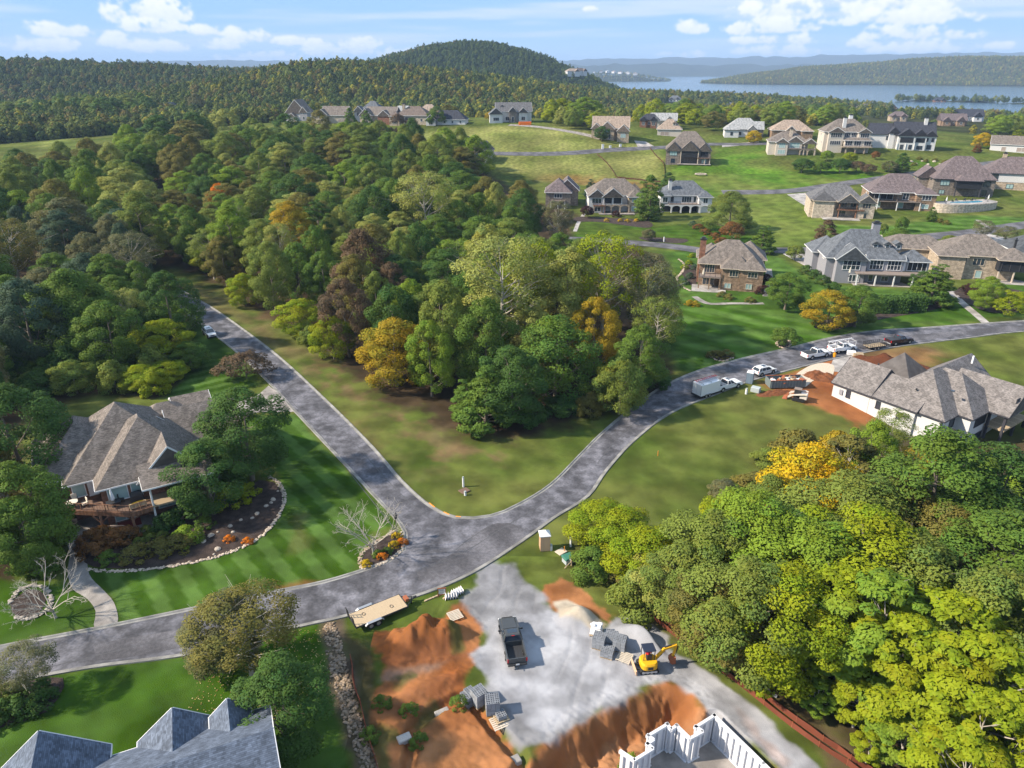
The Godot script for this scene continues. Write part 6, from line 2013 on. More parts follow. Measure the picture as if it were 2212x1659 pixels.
	house("white_farmhouse", "white two-storey farmhouse with navy roofs, stepped gables, screened balcony and tall white chimney", p2(208, -391), -16, {"wall": "white_brick", "roof": "roof_navy", "trim": "dark_trim",
		"wings": [[-13, -7, 13, 13, 0, 7.4, "x", 0.72], [1.5, -5, 19, 13, 0, 7.6, "x", 0.85], [-2.6, 1.6, 8, 6, 0, 7.2, "z", 0.75], [3.6, 1.2, 6.4, 5, 0, 7.2, "z", 0.85], [8.8, 0.6, 5.6, 4, 0, 7.0, "z", 0.8], [-8.5, -3, 4, 9, 0, 8.4, "z", 1.2]],
		"wins": [[2, "s", 0, 3.5, 6.2, 2.6, 1, 1, "screen"], [3, "s", 0.4, 3.6, 4.2, 2.2, 1, 1, "screen"], [4, "s", 1.2, 4.0, 1.3, 1.8, 1], [4, "s", -1.4, 4.0, 1.2, 1.8, 1], [2, "s", -1.8, 0.2, 1.6, 2.3, 1], [2, "s", 2.2, 0.2, 1.6, 2.3, 1], [3, "s", 0.6, 0.2, 2.8, 1.8, 1], [4, "s", 0, 0.2, 2.2, 2.2, 2], [0, "s", 2, 4.2, 1.1, 2.0, 1], [0, "w", 0, 4.4, 1.0, 1.1, 1], [5, "w", 2, 4.2, 1.0, 1.2, 1], [3, "s", 0, 8.3, 0.6, 1.1, 1]],
		"columns": [[-6.6, 4.8, 0, 3.2, 0.3, "trim"], [-2.6, 4.8, 0, 3.2, 0.3, "trim"], [1.4, 4.8, 0, 3.2, 0.3, "trim"]], "chimneys": [[6.5, -4.0, 1.6, 1.4, 7, 15.0, "white_brick"]]})
	house("stone_corner_house", "pale stone house with grey roof, timber balcony and white slab terrace on the open lawn", p2(119.9, -262.2), -14, {"wall": "stone_pale", "roof": "roof_grey", "trim": "tan_trim",
		"wings": [[-2, -6, 18, 13, 0, 6.4, "hip", 0.7], [-6.5, -1.0, 7, 7, 0, 6.2, "hip", 0.7], [7.6, 0.6, 5.6, 5, 0, 6.2, "z", 0.8], [1.4, 1.0, 6.4, 4.6, 5.8, 6.2, "z", 0.8], [2, -10, 10, 9, 0, 6.4, "hip", 0.85]],
		"wins": [[2, "s", 0, 3.8, 2.8, 1.8, 3], [2, "s", 0, 0.2, 1.2, 2.0, 1], [0, "s", 2.0, 3.5, 3.0, 2.2, 3], [0, "s", 5.6, 3.7, 2.0, 1.6, 2], [0, "s", 2.0, 0.2, 3.0, 2.2, 2], [1, "w", 1.5, 3.6, 1.0, 1.8, 1], [1, "w", -1.5, 0.8, 0.9, 1.0, 1]],
		"decks": [[2.6, 2.0, 9.0, 3.4, 3.2, 0, true, "timber"]], "columns": [[-1.4, 3.2, 0, 5.8, 0.35, "timber"], [4.4, 3.2, 0, 5.8, 0.35, "timber"]], "slabs": [["terrace", "pale_concrete", -0.6, 0.1, 4.4, 12.5, 0.2, 5.0]]})
	house("porch_house", "brown-roofed house with shaded corner porch, white downpipe and upper balcony, middle of its row", p2(146.6, -273), -14, {"wall": "brick_tan", "roof": "roof_mauve",
		"wings": [[-1, -6, 21, 14, 0, 6.5, "hip", 0.78], [7.6, 1.2, 6.6, 5, 0, 6.3, "hip", 0.7], [-6.5, 2.6, 9.0, 4.5, 6.0, 6.35, "hip", 0.5]],
		"wins": [[1, "s", 0, 3.8, 3.2, 1.9, 3], [1, "s", 0, 0.8, 2.4, 1.6, 2, 1, "blind"], [0, "s", 2.2, 3.4, 2.2, 2.4, 2], [0, "s", -6.5, 3.3, 8.6, 2.6, 4, 1, "screen"], [0, "s", -7.5, 0.3, 3.0, 2.2, 2, 1, "blind"], [0, "s", 1.0, 0.3, 1.8, 2.2, 1, 1, "blind"], [0, "w", 2, 4.6, 1.4, 0.5, 1]],
		"decks": [[-2.0, 2.6, 16.0, 3.6, 3.2, 3, true, "deck_grey"]], "columns": [[-8.8, 4.4, 0, 6.0, 0.32, "trim"], [-2.4, 4.4, 3.2, 6.0, 0.2, "deck_grey"]]})
	house("pool_house", "tall-roofed brown brick house with dark screened porch above a walled swimming pool", p2(180, -291.4), -14, {"wall": "brick_grey", "roof": "roof_mauve", "trim": "dark_trim",
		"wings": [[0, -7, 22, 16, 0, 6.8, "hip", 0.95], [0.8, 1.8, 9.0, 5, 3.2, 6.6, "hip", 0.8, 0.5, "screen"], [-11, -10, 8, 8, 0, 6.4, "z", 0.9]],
		"wins": [[0, "s", -7.0, 3.8, 3.4, 2.0, 3, 1, "blind"], [0, "s", -7.5, 0.5, 2.0, 1.6, 2, 1, "blind"], [0, "s", 8.0, 3.8, 2.6, 2.2, 2], [0, "s", 7.6, 0.3, 2.2, 2.2, 1], [0, "w", 3.5, 5.2, 1.8, 0.5, 1], [2, "w", 0, 3.8, 1.2, 1.6, 1, 1, "blind"]],
		"columns": [[-3.6, 4.2, 0, 3.2, 0.35], [5.2, 4.2, 0, 3.2, 0.35]]})
	house("white_wing_house", "white-walled house on a stone base at the right end of its row", p2(206.4, -299.6), -22, {"wall": "white_brick", "roof": "roof_mauve", "trim": "dark_trim",
		"wings": [[0, -6, 24, 14, 3.0, 6.8, "hip", 0.8], [0, -6, 23.8, 13.8, 0, 3.0, "none", 0, 0, "stone_beige"], [8, 2, 7, 5, 3.0, 6.8, "hip", 0.8]],
		"wins": [[0, "w", -4, 4.0, 1.2, 1.8, 1], [0, "w", 0, 4.0, 1.2, 1.8, 1], [0, "w", 4, 4.0, 1.6, 2.2, 1], [0, "s", -8, 3.8, 2.4, 2.2, 2], [1, "s", -8, 0.5, 1.6, 1.7, 1, 1, "blind"], [1, "s", -2, 0.5, 2.6, 1.8, 2, 1, "blind"], [1, "w", 2, 0.5, 1.2, 1.8, 1, 1, "blind"]],
		"chimneys": [[-5, -6, 1.4, 1.3, 8, 13.5, "stone_beige"]]})
	house("lone_house", "lone taupe house with brown gabled roof rising behind the trees below the street", p2(-21.75, -369.4), -20, {"wall": "stucco", "roof": "roof_brown", "trim": "tan_trim",
		"wings": [[-2.0, -5, 12, 12, 0, 6.2, "hip", 1.05], [-2.5, 1.4, 8.0, 4, 0, 6.4, "z", 1.0], [5.0, -6, 8, 12, 0, 6.2, "z", 0.9]], "wins": [[2, "s", 0, 2.6, 3.0, 2.2, 2, 1, "blind"], [1, "s", 0, 3.4, 3.4, 1.6, 3]], "chimneys": [[1.2, -4, 0.5, 0.5, 6, 12.6, "dark_metal"]]})
	house("grey_cottage", "grey hip-roofed house edge with pale wall at the right picture border, beside the stone house", p2(146.8, -195.9), -10, {"wall": "stone_pale", "roof": "roof_slate",
		"wings": [[0, -5, 12, 12, 0, 4.4, "hip", 0.7]], "wins": [[0, "w", 0, 1.2, 1.6, 1.8, 1]]})
	# the row on the ridge and the houses beyond
	house("white_ridge_house", "white ridge house with pale grey roof, arched entry and two front gables", p2(-1.74, -474.4), 4, {"wall": "white_brick", "roof": "roof_grey", "group": "houses along the ridge",
		"wings": [[3, -6, 22, 12, 0, 6.6, "x", 0.8], [-8.4, 0, 8.0, 8, 0, 5.4, "z", 0.8], [2.0, 1.4, 4.4, 4, 0, 6.8, "z", 1.05, 0.4, "brick_grey"], [8.6, 0.6, 5.4, 4, 0, 6.2, "z", 0.9]],
		"wins": [[1, "s", 0, 1.0, 3.6, 2.0, 3], [1, "s", 0, 6.2, 0.9, 0.9, 1], [2, "s", 0, 0.2, 1.7, 3.2, 1], [3, "s", 0, 1.2, 2.4, 2.2, 2], [0, "s", -4, 1.0, 2.6, 2.2, 2]], "dormers": [[-4.2, 8.0, -3.0, 1.8]]})
	house("navy_roof_house", "long low white house with a navy blue roof on the ridge", p2(-41.91, -467.9), -7, {"wall": "white_brick", "roof": "roof_navy", "group": "houses along the ridge",
		"wings": [[2, -6, 22, 11, 0, 3.6, "hip", 0.85], [-8, 0, 6, 5, 0, 3.4, "z", 0.9]], "wins": [[0, "s", -2, 1.0, 1.2, 1.4, 1], [0, "s", 3, 1.0, 1.2, 1.4, 1], [0, "s", 8, 1.0, 1.2, 1.4, 1], [1, "s", 0, 0.2, 2.4, 2.4, 2]]})
	house("cream_house", "cream ridge house with brown hip roof, stone chimney and raised porch", p2(-64.28, -472), -10, {"wall": "brick_cream", "roof": "roof_brown", "group": "houses along the ridge",
		"wings": [[2, -7, 21, 14, 0, 5.8, "hip", 0.7], [-8.4, 0, 6.4, 7, 0, 5.6, "hip", 0.75]], "wins": [[1, "s", 0, 0.8, 2.8, 1.9, 3], [0, "s", 6, 2.0, 1.2, 1.8, 1], [0, "s", -2.4, 2.4, 4.4, 2.2, 2, 1, "screen"]], "decks": [[-2.2, 1.4, 7.5, 3, 2.6, 3, false, "deck"]], "chimneys": [[-4.5, -5, 1.6, 1.5, 5, 12, "stone_beige"]]})
	house("pink_gable_house", "pinkish beige ridge house with stepped gables behind two cypresses", p2(-86.4, -479.6), -12, {"wall": "brick_cream", "roof": "roof_taupe", "group": "houses along the ridge",
		"wings": [[3, -6, 20, 12, 0, 5.6, "x", 0.75], [-5.4, 0.4, 7.6, 6, 0, 5.6, "z", 0.95], [6.5, 0, 8, 5, 0, 5.2, "z", 0.8, 0.4, "brick_red"]], "wins": [[1, "s", 0, 2.6, 3.2, 1.8, 3], [1, "s", 0, 0.3, 3.4, 1.6, 3]]})
	house("blue_gable_house", "grey ridge house with dark pointed roof behind the pink gable house", p2(-94, -496.1), -10, {"wall": "white_brick", "roof": "roof_slate", "group": "houses along the ridge",
		"wings": [[2, -5, 14, 11, 0, 7.0, "hip", 0.95], [-5.5, 0, 6, 5, 0, 6.4, "z", 1.0]], "wins": [[1, "s", 0, 3.2, 2.6, 2.2, 3]]})
	house("cream_barn_house", "cream ridge house with broad grey-brown gable roof left of the cypresses", p2(-118.2, -489.6), -8, {"wall": "brick_cream", "roof": "roof_taupe", "group": "houses along the ridge",
		"wings": [[4, -4, 17, 11, 0, 5.2, "x", 0.9], [-3.5, -1, 7, 9, 0, 5.4, "z", 0.9], [-8.4, -3, 6, 8, 0, 4.6, "hip", 0.8]], "wins": [[1, "s", 0, 4.8, 1.2, 1.2, 1], [1, "s", 0, 0.9, 1.6, 1.8, 1], [0, "s", 5, 0.2, 5.0, 2.4, 2, 1, "garage"]]})
	house("timber_gable_house", "pale blue-grey ridge house with steep gable and orange timber entry", p2(-149.5, -526.4), -12, {"wall": "white_brick", "roof": "roof_taupe", "group": "houses along the ridge",
		"wings": [[0, -5, 16, 11, 0, 5.6, "z", 1.05], [6.8, 0, 5.4, 6, 0, 6.4, "z", 1.2, 0.4, "siding_grey"], [-1.4, 2.4, 3.8, 4, 3.2, 3.8, "z", 1.0, 0.4, "timber"]], "wins": [[1, "s", 0, 1.2, 1.4, 2.0, 1], [1, "s", 0, 4.6, 0.9, 1.5, 1], [0, "s", -1.4, 6.4, 1.1, 1.4, 1]], "columns": [[-3.0, 4.2, 0, 3.2, 0.35, "timber"], [0.2, 4.2, 0, 3.2, 0.35, "timber"]]})
	house("low_pale_house", "low pale roof at the left end of the ridge houses", p2(-208.1, -672.6), -10, {"wall": "stone_pale", "roof": "roof_tan", "plain": true, "group": "houses along the ridge", "wings": [[0, -4, 16, 10, 0, 3.6, "hip", 0.7]], "wins": [[0, "s", 3, 0.8, 2.0, 1.6, 2]]})
	house("back_ridge_house", "pale roof peeping between the cream house and the oak on the ridge", p2(-57.82, -523.6), -6, {"wall": "stone_pale", "roof": "roof_tan", "plain": true, "group": "houses along the ridge", "wings": [[0, -4, 15, 11, 0, 4.4, "hip", 0.75]], "wins": [[0, "s", 0, 1.0, 2.4, 1.8, 2]]})
	house("back_ridge_house", "blue-grey roof peeping behind the cream house chimney", p2(-73.87, -512.8), -6, {"wall": "white_brick", "roof": "roof_light", "plain": true, "group": "houses along the ridge", "wings": [[0, -4, 18, 11, 0, 4.8, "hip", 0.6]], "wins": [[0, "s", 0, 1.0, 2.4, 1.8, 2]]})
	house("field_house", "small grey-roofed house by the far left field, half hidden by trees", p2(-303.5, -668.2), -30, {"wall": "white_brick", "roof": "roof_slate", "plain": true, "group": "houses along the ridge", "wings": [[0, -4, 14, 10, 0, 4.5, "z", 0.9]], "wins": [[0, "s", 0, 1.0, 2.4, 1.8, 2]]})
	house("stone_gable_house", "beige stone house with tan roof and three front gables by the upper street", p2(55.17, -421), -8, {"wall": "stone_beige", "roof": "roof_tan",
		"wings": [[0, -6, 20, 13, 0, 6.2, "x", 0.85], [-2.0, 1.0, 8, 4, 0, 5.8, "z", 0.9], [7.0, 2.0, 6.4, 6, 0, 5.0, "z", 0.95], [-8.0, 0, 5, 3, 0, 6.0, "z", 1.0]],
		"wins": [[1, "s", 0, 3.6, 2.8, 1.8, 3, 1, "blind"], [2, "s", 0, 1.2, 2.8, 2.0, 3, 1, "blind"], [1, "s", 1.6, 0.2, 1.4, 2.4, 1], [3, "s", 0, 1.2, 1.4, 2.0, 1], [0, "w", 0, 3.6, 1.2, 1.8, 1]]})
	house("tan_garage_house", "small beige house with tan roof and dark garage door right of the stone gable house", p2(93, -444.4), -12, {"wall": "stucco", "roof": "roof_tan",
		"wings": [[0, -5, 14, 11, 0, 4.2, "hip", 0.9]], "wins": [[0, "s", -2.6, 0.2, 5.0, 2.4, 2, 1, "garage"]], "dormers": [[2.5, 6.0, -1.0, 2.0]]})
	house("pale_roof_house", "white house with pale grey roof and stone entry gable at the slope's far edge", p2(136.1, -441.7), -10, {"wall": "white_brick", "roof": "roof_light", "trim": "dark_trim",
		"wings": [[0, -6, 20, 13, 0, 4.6, "hip", 0.85], [-7, -2, 8, 9, 0, 4.4, "hip", 0.8], [4.5, 1.0, 5.0, 4, 0, 4.2, "z", 0.95, 0.4, "brick_grey"], [8.6, -4, 5, 9, 0, 4.4, "x", 0.9, 0.4, "brick_grey"]], "wins": [[2, "s", 0, 0.4, 2.2, 2.6, 2], [0, "s", -2, 1.0, 1.4, 1.8, 1], [1, "s", 0, 1.0, 1.4, 1.8, 1]]})
	house("tan_roof_house", "brown house with broad pinkish tan roof behind the beige gable house", p2(160.9, -432.5), -10, {"wall": "brick_tan", "roof": "roof_tan", "wings": [[0, -6, 22, 14, 0, 5.0, "hip", 0.7], [-1, 1.2, 5, 4, 0, 5.0, "z", 0.9], [8, 0, 6, 7, 0, 4.8, "hip", 0.7]], "wins": [[0, "s", -6, 1.2, 2.4, 1.8, 2]]})
	house("white_barn", "white gabled barn-like house with brown garage door on the right meadow", p2(263.8, -392.8), -30, {"wall": "white_brick", "roof": "roof_taupe", "trim": "trim", "wings": [[0, -3, 20, 10, 0, 4.0, "x", 0.75]], "wins": [[0, "s", 4, 0.2, 4.6, 2.2, 2, 1, "garage"], [0, "w", 0, 1.0, 1.2, 1.6, 1], [0, "s", -4, 0.2, 2.2, 2.2, 1, 1, "garage"]]})
	var far_spec := [
		["house beyond the trees with small grey hip roof, left end of the lake slope", far_lots[0], 18.0, "roof_slate", "white_brick", "hip"], ["dark-roofed open pavilion at the cove below the ridge", far_lots[1], 12.0, "roof_navy", "timber", "hip"],
		["low grey shed roof by the cove", far_lots[2], 16.0, "roof_light", "stucco", "x"], ["small grey house among trees above the cove", far_lots[3], 17.0, "roof_slate", "white_brick", "hip"],
		["mauve-roofed house among trees above the cove", far_lots[4], 17.0, "roof_mauve", "brick_tan", "z"], ["brown pyramid-roofed house on the shore, left of three", far_lots[5], 20.0, "roof_mauve", "stone_beige", "hip"],
		["tan-roofed house on the shore with stepped gables", far_lots[6], 20.0, "roof_brown", "stone_beige", "z"], ["pale blue house with white gable near the shore", far_lots[7], 19.0, "roof_slate", "white_brick", "z"],
		["brown hip-roofed shore house before the inlet", far_lots[8], 22.0, "roof_brown", "stone_pale", "hip"], ["white gabled house with navy roof near the lake", far_lots[9], 24.0, "roof_navy", "white_brick", "x"],
		["brown brick house with dark porch on the right meadow edge", far_lots[10], 22.0, "roof_mauve", "brick_tan", "x"], ["grey hip-roofed house on the peninsula at the right edge", far_lots[11], 30.0, "roof_brown", "white_brick", "hip"],
		["small boathouse roof on the causeway shore", far_lots[12], 22.0, "roof_navy", "timber", "hip"], ["mauve-roofed shore house half hidden below the second tan one", far_lots[13], 16.0, "roof_mauve", "stone_beige", "hip"], ["white-roofed house sliver between trees on the shore slope", far_lots[14], 16.0, "roof_light", "white_brick", "z"]]
	for f in far_spec:
		var w: float = f[2]
		house("lakeside_house", f[0], f[1], -12, {"wall": f[4], "roof": f[3], "plain": true, "group": "houses near the lake", "lift": 0.6,
			"wings": [[0, -w * 0.25, w, w * 0.6, 0, 4.6, f[5], 0.8], [w * 0.22, w * 0.1, w * 0.3, w * 0.25, 0, 4.4, "z", 1.0], [-w * 0.3, w * 0.06, w * 0.3, w * 0.2, 0, 4.2, "z", 0.9]],
			"wins": [[0, "s", 0, 1.2, 1.6, 1.8, 2], [1, "s", 0, 1.0, 2.0, 2.2, 2], [2, "s", 0, 1.0, 1.8, 1.9, 2]]})
	var k := 0
	for p in [p2(109.2, -1406.2), p2(124.7, -1430.8), p2(706.4, -7305.2), p2(774.8, -7335.4), p2(498.2, -4349.9), p2(534.2, -4347), p2(569, -4334), p2(603.7, -4322.6), p2(643.5, -4311.5), p2(683.7, -4303.4)]:
		k += 1
		house("hilltop_house", "tiny pale house on the far lake hill, %s from the left in its row" % ordinal(k), p, k * 17.0, {"wall": "white_brick", "roof": ["roof_light", "roof_tan", "roof_brown"][k % 3], "plain": true, "lift": 6.0, "group": "pale houses on the far lake hill",
			"wings": [[0, 0, 24, 14, 0, 8.0, "hip", 0.6], [6, 6, 9, 6, 0, 7.5, "z", 0.8]]})


# a slab with the given outline (x, z), from y0 to y1
func slab_mesh(shape: PackedVector2Array, y0: float, y1: float) -> ArrayMesh:
	var b := Build.new()
	var p := shape
	if not Geometry2D.is_polygon_clockwise(p):
		p.reverse()
	var t := Geometry2D.triangulate_polygon(p)
	for k in range(0, t.size(), 3):
		var q := [p[t[k]], p[t[k + 1]], p[t[k + 2]]]
		if (q[1] - q[0]).cross(q[2] - q[0]) < 0:
			q.reverse()
		b.tri(Vector3(q[0].x, y1, q[0].y), Vector3(q[1].x, y1, q[1].y), Vector3(q[2].x, y1, q[2].y))
		b.tri(Vector3(q[0].x, y0, q[0].y), Vector3(q[2].x, y0, q[2].y), Vector3(q[1].x, y0, q[1].y))
	var n := p.size()
	for i in n:
		var a := p[i]
		var c := p[(i + 1) % n]
		var e := c - a
		# outside lies to the left of the direction of travel in one turning sense: test it
		var mid := (a + c) * 0.5 + Vector2(-e.y, e.x).normalized() * 0.01
		if Geometry2D.is_point_in_polygon(mid, p):
			b.quad(Vector3(c.x, y1, c.y), Vector3(a.x, y1, a.y), Vector3(a.x, y0, a.y), Vector3(c.x, y0, c.y))
		else:
			b.quad(Vector3(a.x, y1, a.y), Vector3(c.x, y1, c.y), Vector3(c.x, y0, c.y), Vector3(a.x, y0, a.y))
	return b.mesh()


func make_near_houses() -> void:
	# the brick house on the left: three stepped hipped wings over a walk-out basement
	var h := house("brick_house", "large brick house with stepped mauve-grey hip roofs and a raised deck beside the curved bed", Vector2(-50.3, -74.0), 32, {"wall": "brick_red", "roof": "roof_taupe",
		"wings": [[-1.2, -11.7, 10.4, 12.6, 0, 5.8, "hip", 0.86], [3.85, -10.6, 14.3, 14.8, 0, 5.82, "hip", 0.84], [6.0, -6.5, 12.0, 13.0, 0, 5.84, "hip", 0.88], [8.2, -4.2, 7.4, 9.0, 0, 5.6, "z", 0.98], [8.6, 1.8, 7.4, 3.0, 5.3, 5.7, "lean", 0.36],
			[9.6, -15.0, 10.0, 8.6, 0, 5.6, "hip", 0.7], [14.0, -12.0, 8.4, 9.4, 0, 5.4, "x", 0.7], [13.6, -17.5, 4.4, 4.2, 0, 7.0, "x", 0.5]],
		"wins": [[1, "s", -6.1, 3.3, 1.5, 2.0, 1, 1, "blind"], [1, "s", -4.6, 3.1, 1.05, 2.2, 1, 2, "door"], [2, "s", -4.2, 3.2, 2.3, 2.1, 1, 1, "blind"], [2, "s", -1.6, 3.2, 2.3, 2.1, 1, 1, "blind"], [3, "s", 0.2, 6.0, 2.6, 1.5, 1, 1, "glass"], [3, "s", 0.0, 3.4, 1.9, 1.4, 1, 1, "blind"], [3, "s", 2.6, 3.3, 1.4, 1.9, 1],
			[3, "s", -1.4, 0.7, 2.0, 1.5, 2, 1, "blind"], [3, "s", 2.6, 0.7, 1.8, 1.5, 2, 1, "blind"], [2, "s", -4.0, 0.3, 2.4, 2.0, 2, 1, "blind"], [1, "s", -5.6, 0.8, 1.4, 1.2, 2], [2, "w", -1.0, 3.4, 1.2, 1.6, 1], [1, "w", 3, 3.4, 1.2, 1.6, 1]],
		"columns": [[-5.0, -1.5, 0, 2.7, 0.26, "timber"], [-0.6, 1.7, 0, 2.7, 0.3, "timber"], [2.7, 3.2, 0, 2.7, 0.3, "timber"], [5.2, 3.15, 0, 5.5, 0.24, "trim"], [11.6, 3.15, 0, 5.5, 0.45, "brick_tan"], [8.0, 3.15, 0, 2.8, 0.6, "brick_tan"]]})
	var dk := put("deck", slab_mesh(pv([-4.9, -2.0, 2.7, 3.6, 5.1, 3.4, 5.1, 0.55, 0.55, -0.45, -2.65, -3.75, -6.0, -5.8, -6.6, -4.0]), 2.72, 3.0), M.deck, h)
	put("deck", slab_mesh(pv([5.1, 0.55, 12.0, 0.55, 12.0, 3.3, 5.1, 3.3]), 2.76, 2.98), M.raw_wood, h)
	var fa := Build.new()
	for s in [[Vector3(-4.9, 2.72, -2.0), Vector3(2.7, 2.72, 3.6)], [Vector3(2.7, 2.72, 3.6), Vector3(5.1, 2.72, 3.4)], [Vector3(-6.6, 2.72, -4.0), Vector3(-4.9, 2.72, -2.0)]]:
		var d: Vector3 = s[1] - s[0]
		fa.box((s[0] + s[1]) * 0.5 + Vector3(0, 0.02, 0), Vector3(d.length(), 0.62, 0.1), Basis(Vector3.UP, atan2(-d.z, d.x)))
	put("beam", fa.mesh(), M.timber, dk)
	var rl := Build.new()
	rail(rl, Vector3(-4.85, 3.0, -2.1), Vector3(2.6, 3.0, 3.45))
	rail(rl, Vector3(2.6, 3.0, 3.45), Vector3(5.0, 3.0, 3.3))
	rail(rl, Vector3(-6.5, 3.0, -4.0), Vector3(-4.85, 3.0, -2.1))
	put("railing", rl.mesh(), M.timber, dk)
	for c in [Vector3(-5.0, 2.6, -1.5), Vector3(-0.6, 2.6, 1.7), Vector3(2.7, 2.6, 3.2)]:
		var br := Build.new()
		for s in [-1, 1]:
			br.box(c + Vector3(s * 0.45, -0.35, s * 0.33), Vector3(1.25, 0.16, 0.14), Basis(Vector3.UP, -0.63) * Basis(Vector3.BACK, s * 0.75))
		put("brace", br.mesh(), M.timber, h)
	put("patio", slab_mesh(pv([-5.2, -1.8, -0.8, 1.9, 3.0, 3.9, 5.6, 2.6, 5.0, -0.4, -2.6, -3.7, -6.0, -4.5]), -0.4, 0.10), M.concrete, h)
	# what stands on the deck and the patio
	var hx := h.transform
	var tb := thing("round_table", "round glass-topped table on the brick house deck by the railing", "table", hx * Vector3(-3.2, 3.0, -1.7))
	var b := Build.new()
	b.tube(Vector3(0, 0.68, 0), Vector3(0, 0.74, 0), 0.65, 0.65, 14, true)
	put("tabletop", b.mesh(), M.canvas, tb)
	b = Build.new()
	b.tube(Vector3.ZERO, Vector3(0, 0.68, 0), 0.28, 0.18, 10, true)
	put("base", b.mesh(), M.dark_metal, tb)
	var k := 0
	for c in [[Vector3(-2.9, 3.0, -2.7), 0.1, "pale cushioned armchair behind the round deck table"], [Vector3(-1.9, 3.0, -1.1), -1.3, "pale cushioned armchair right of the round deck table"], [Vector3(2.0, 3.0, 0.2), 1.6, "dark dining chair beside the closed deck umbrella"]]:
		chair("armchair", c[2], hx * c[0], h.rotation.y + c[1], M.canvas if k < 2 else M.dark_metal)
		k += 1
	var dt := thing("dining_table", "dark dining table under the closed umbrella on the deck", "table", hx * Vector3(1.1, 3.0, 0.9), h.rotation.y)
	b = Build.new()
	b.soft_box(Vector3(0, 0.72, 0), Vector3(1.6, 0.06, 1.0), 0.02)
	put("tabletop", b.mesh(), M.dark_metal, dt)
	for s in [Vector3(-0.7, 0, -0.4), Vector3(0.7, 0, -0.4), Vector3(-0.7, 0, 0.4), Vector3(0.7, 0, 0.4)]:
		b = Build.new()
		b.tube(s, s + Vector3(0, 0.7, 0), 0.04, 0.04, 5)
		put("leg", b.mesh(), M.dark_metal, dt)
	umbrella("deck_umbrella", "closed pale blue and white umbrella on the brick house deck", hx * Vector3(1.1, 3.0, 0.9), M.door)
	var gr := thing("grill", "black covered barbecue grill against the brick wall of the deck", "grill", hx * Vector3(3.7, 3.0, 0.9), h.rotation.y)
	b = Build.new()
	b.loft([[Vector3(-0.75, 0, 0.35), Vector3(0.75, 0, 0.35), Vector3(0.75, 0, -0.35), Vector3(-0.75, 0, -0.35)], [Vector3(-0.72, 0.85, 0.35), Vector3(0.72, 0.85, 0.35), Vector3(0.72, 0.85, -0.35), Vector3(-0.72, 0.85, -0.35)], [Vector3(-0.5, 1.25, 0.2), Vector3(0.5, 1.25, 0.2), Vector3(0.5, 1.25, -0.25), Vector3(-0.5, 1.25, -0.25)]])
	put("cover", b.mesh(), M.dark_metal, gr)
	var pl := thing("planter_trough", "long wooden planter box with yellow leaves on the deck corner", "planter", hx * Vector3(3.6, 3.0, 2.7), h.rotation.y + 0.1)
	b = Build.new()
	b.box(Vector3(0, 0.45, 0), Vector3(1.9, 0.5, 0.4))
	for s in [-1, 1]:
		b.box(Vector3(s * 0.85, 0.1, 0), Vector3(0.1, 0.2, 0.36))
	put("trough", b.mesh(), M.raw_wood, pl)
	var lf := put("plants", kinds.shrub.crown, leaf_mats.gold, pl, Vector3(0, 0.62, 0))
	lf.scale = Vector3(0.85, 0.14, 0.18)
	var so := thing("patio_sofa", "pale patio sofa with yellow cushion under the deck", "sofa", hx * Vector3(0.6, 0.1, 2.2), h.rotation.y - 0.55)
	b = Build.new()
	b.soft_box(Vector3(0, 0.22, 0), Vector3(2.0, 0.4, 0.8), 0.05)
	put("seat", b.mesh(), M.canvas, so)
	b = Build.new()
	b.soft_box(Vector3(0, 0.55, -0.35), Vector3(2.0, 0.6, 0.18), 0.05)
	put("backrest", b.mesh(), M.deck_grey, so)
	b = Build.new()
	b.soft_box(Vector3(-0.5, 0.5, -0.05), Vector3(0.8, 0.14, 0.4), 0.04)
	put("cushion", b.mesh(), leaf_mats.gold, so)
	var rg := thing("patio_rug", "dark red patterned rug on the patio below the deck", "rug", hx * Vector3(2.2, 0.104, 1.0), h.rotation.y)
	b = Build.new()
	b.box(Vector3(0, 0.012, 0), Vector3(2.6, 0.016, 1.8))
	put("rug", b.mesh(), mat("rug_red", Color(0.22, 0.035, 0.03), 0.95), rg)
	# the blue-grey roofs at the lower left corner
	house("slate_roof_house", "house seen from above at the lower picture edge, blue-grey shingle gables with white gutters", Vector2(-18.36, -37.18), 24, {"wall": "white_brick", "roof": "roof_steel",
		"wings": [[-6.0, 0.6, 13.0, 10.6, 0, 5.2, "x", 0.62, 0.4], [-6.0, -2.6, 5.0, 5.4, 0, 5.2, "z", 0.82, 0.35], [-2.1, -2.4, 2.6, 4.8, 0, 5.9, "z", 0.9, 0.25], [-14.6, 0.2, 7.2, 11.6, 0, 5.5, "z", 0.84, 0.4], [-0.9, 4.4, 3.4, 5.0, 0, 5.0, "z", 0.7, 0.35], [-11.0, 3.0, 3.0, 4.0, 0, 4.6, "none", 0]],
		"wins": [[1, "n", 0, 3.2, 1.6, 1.5, 2], [3, "n", 0, 3.0, 2.2, 1.6, 2]]})
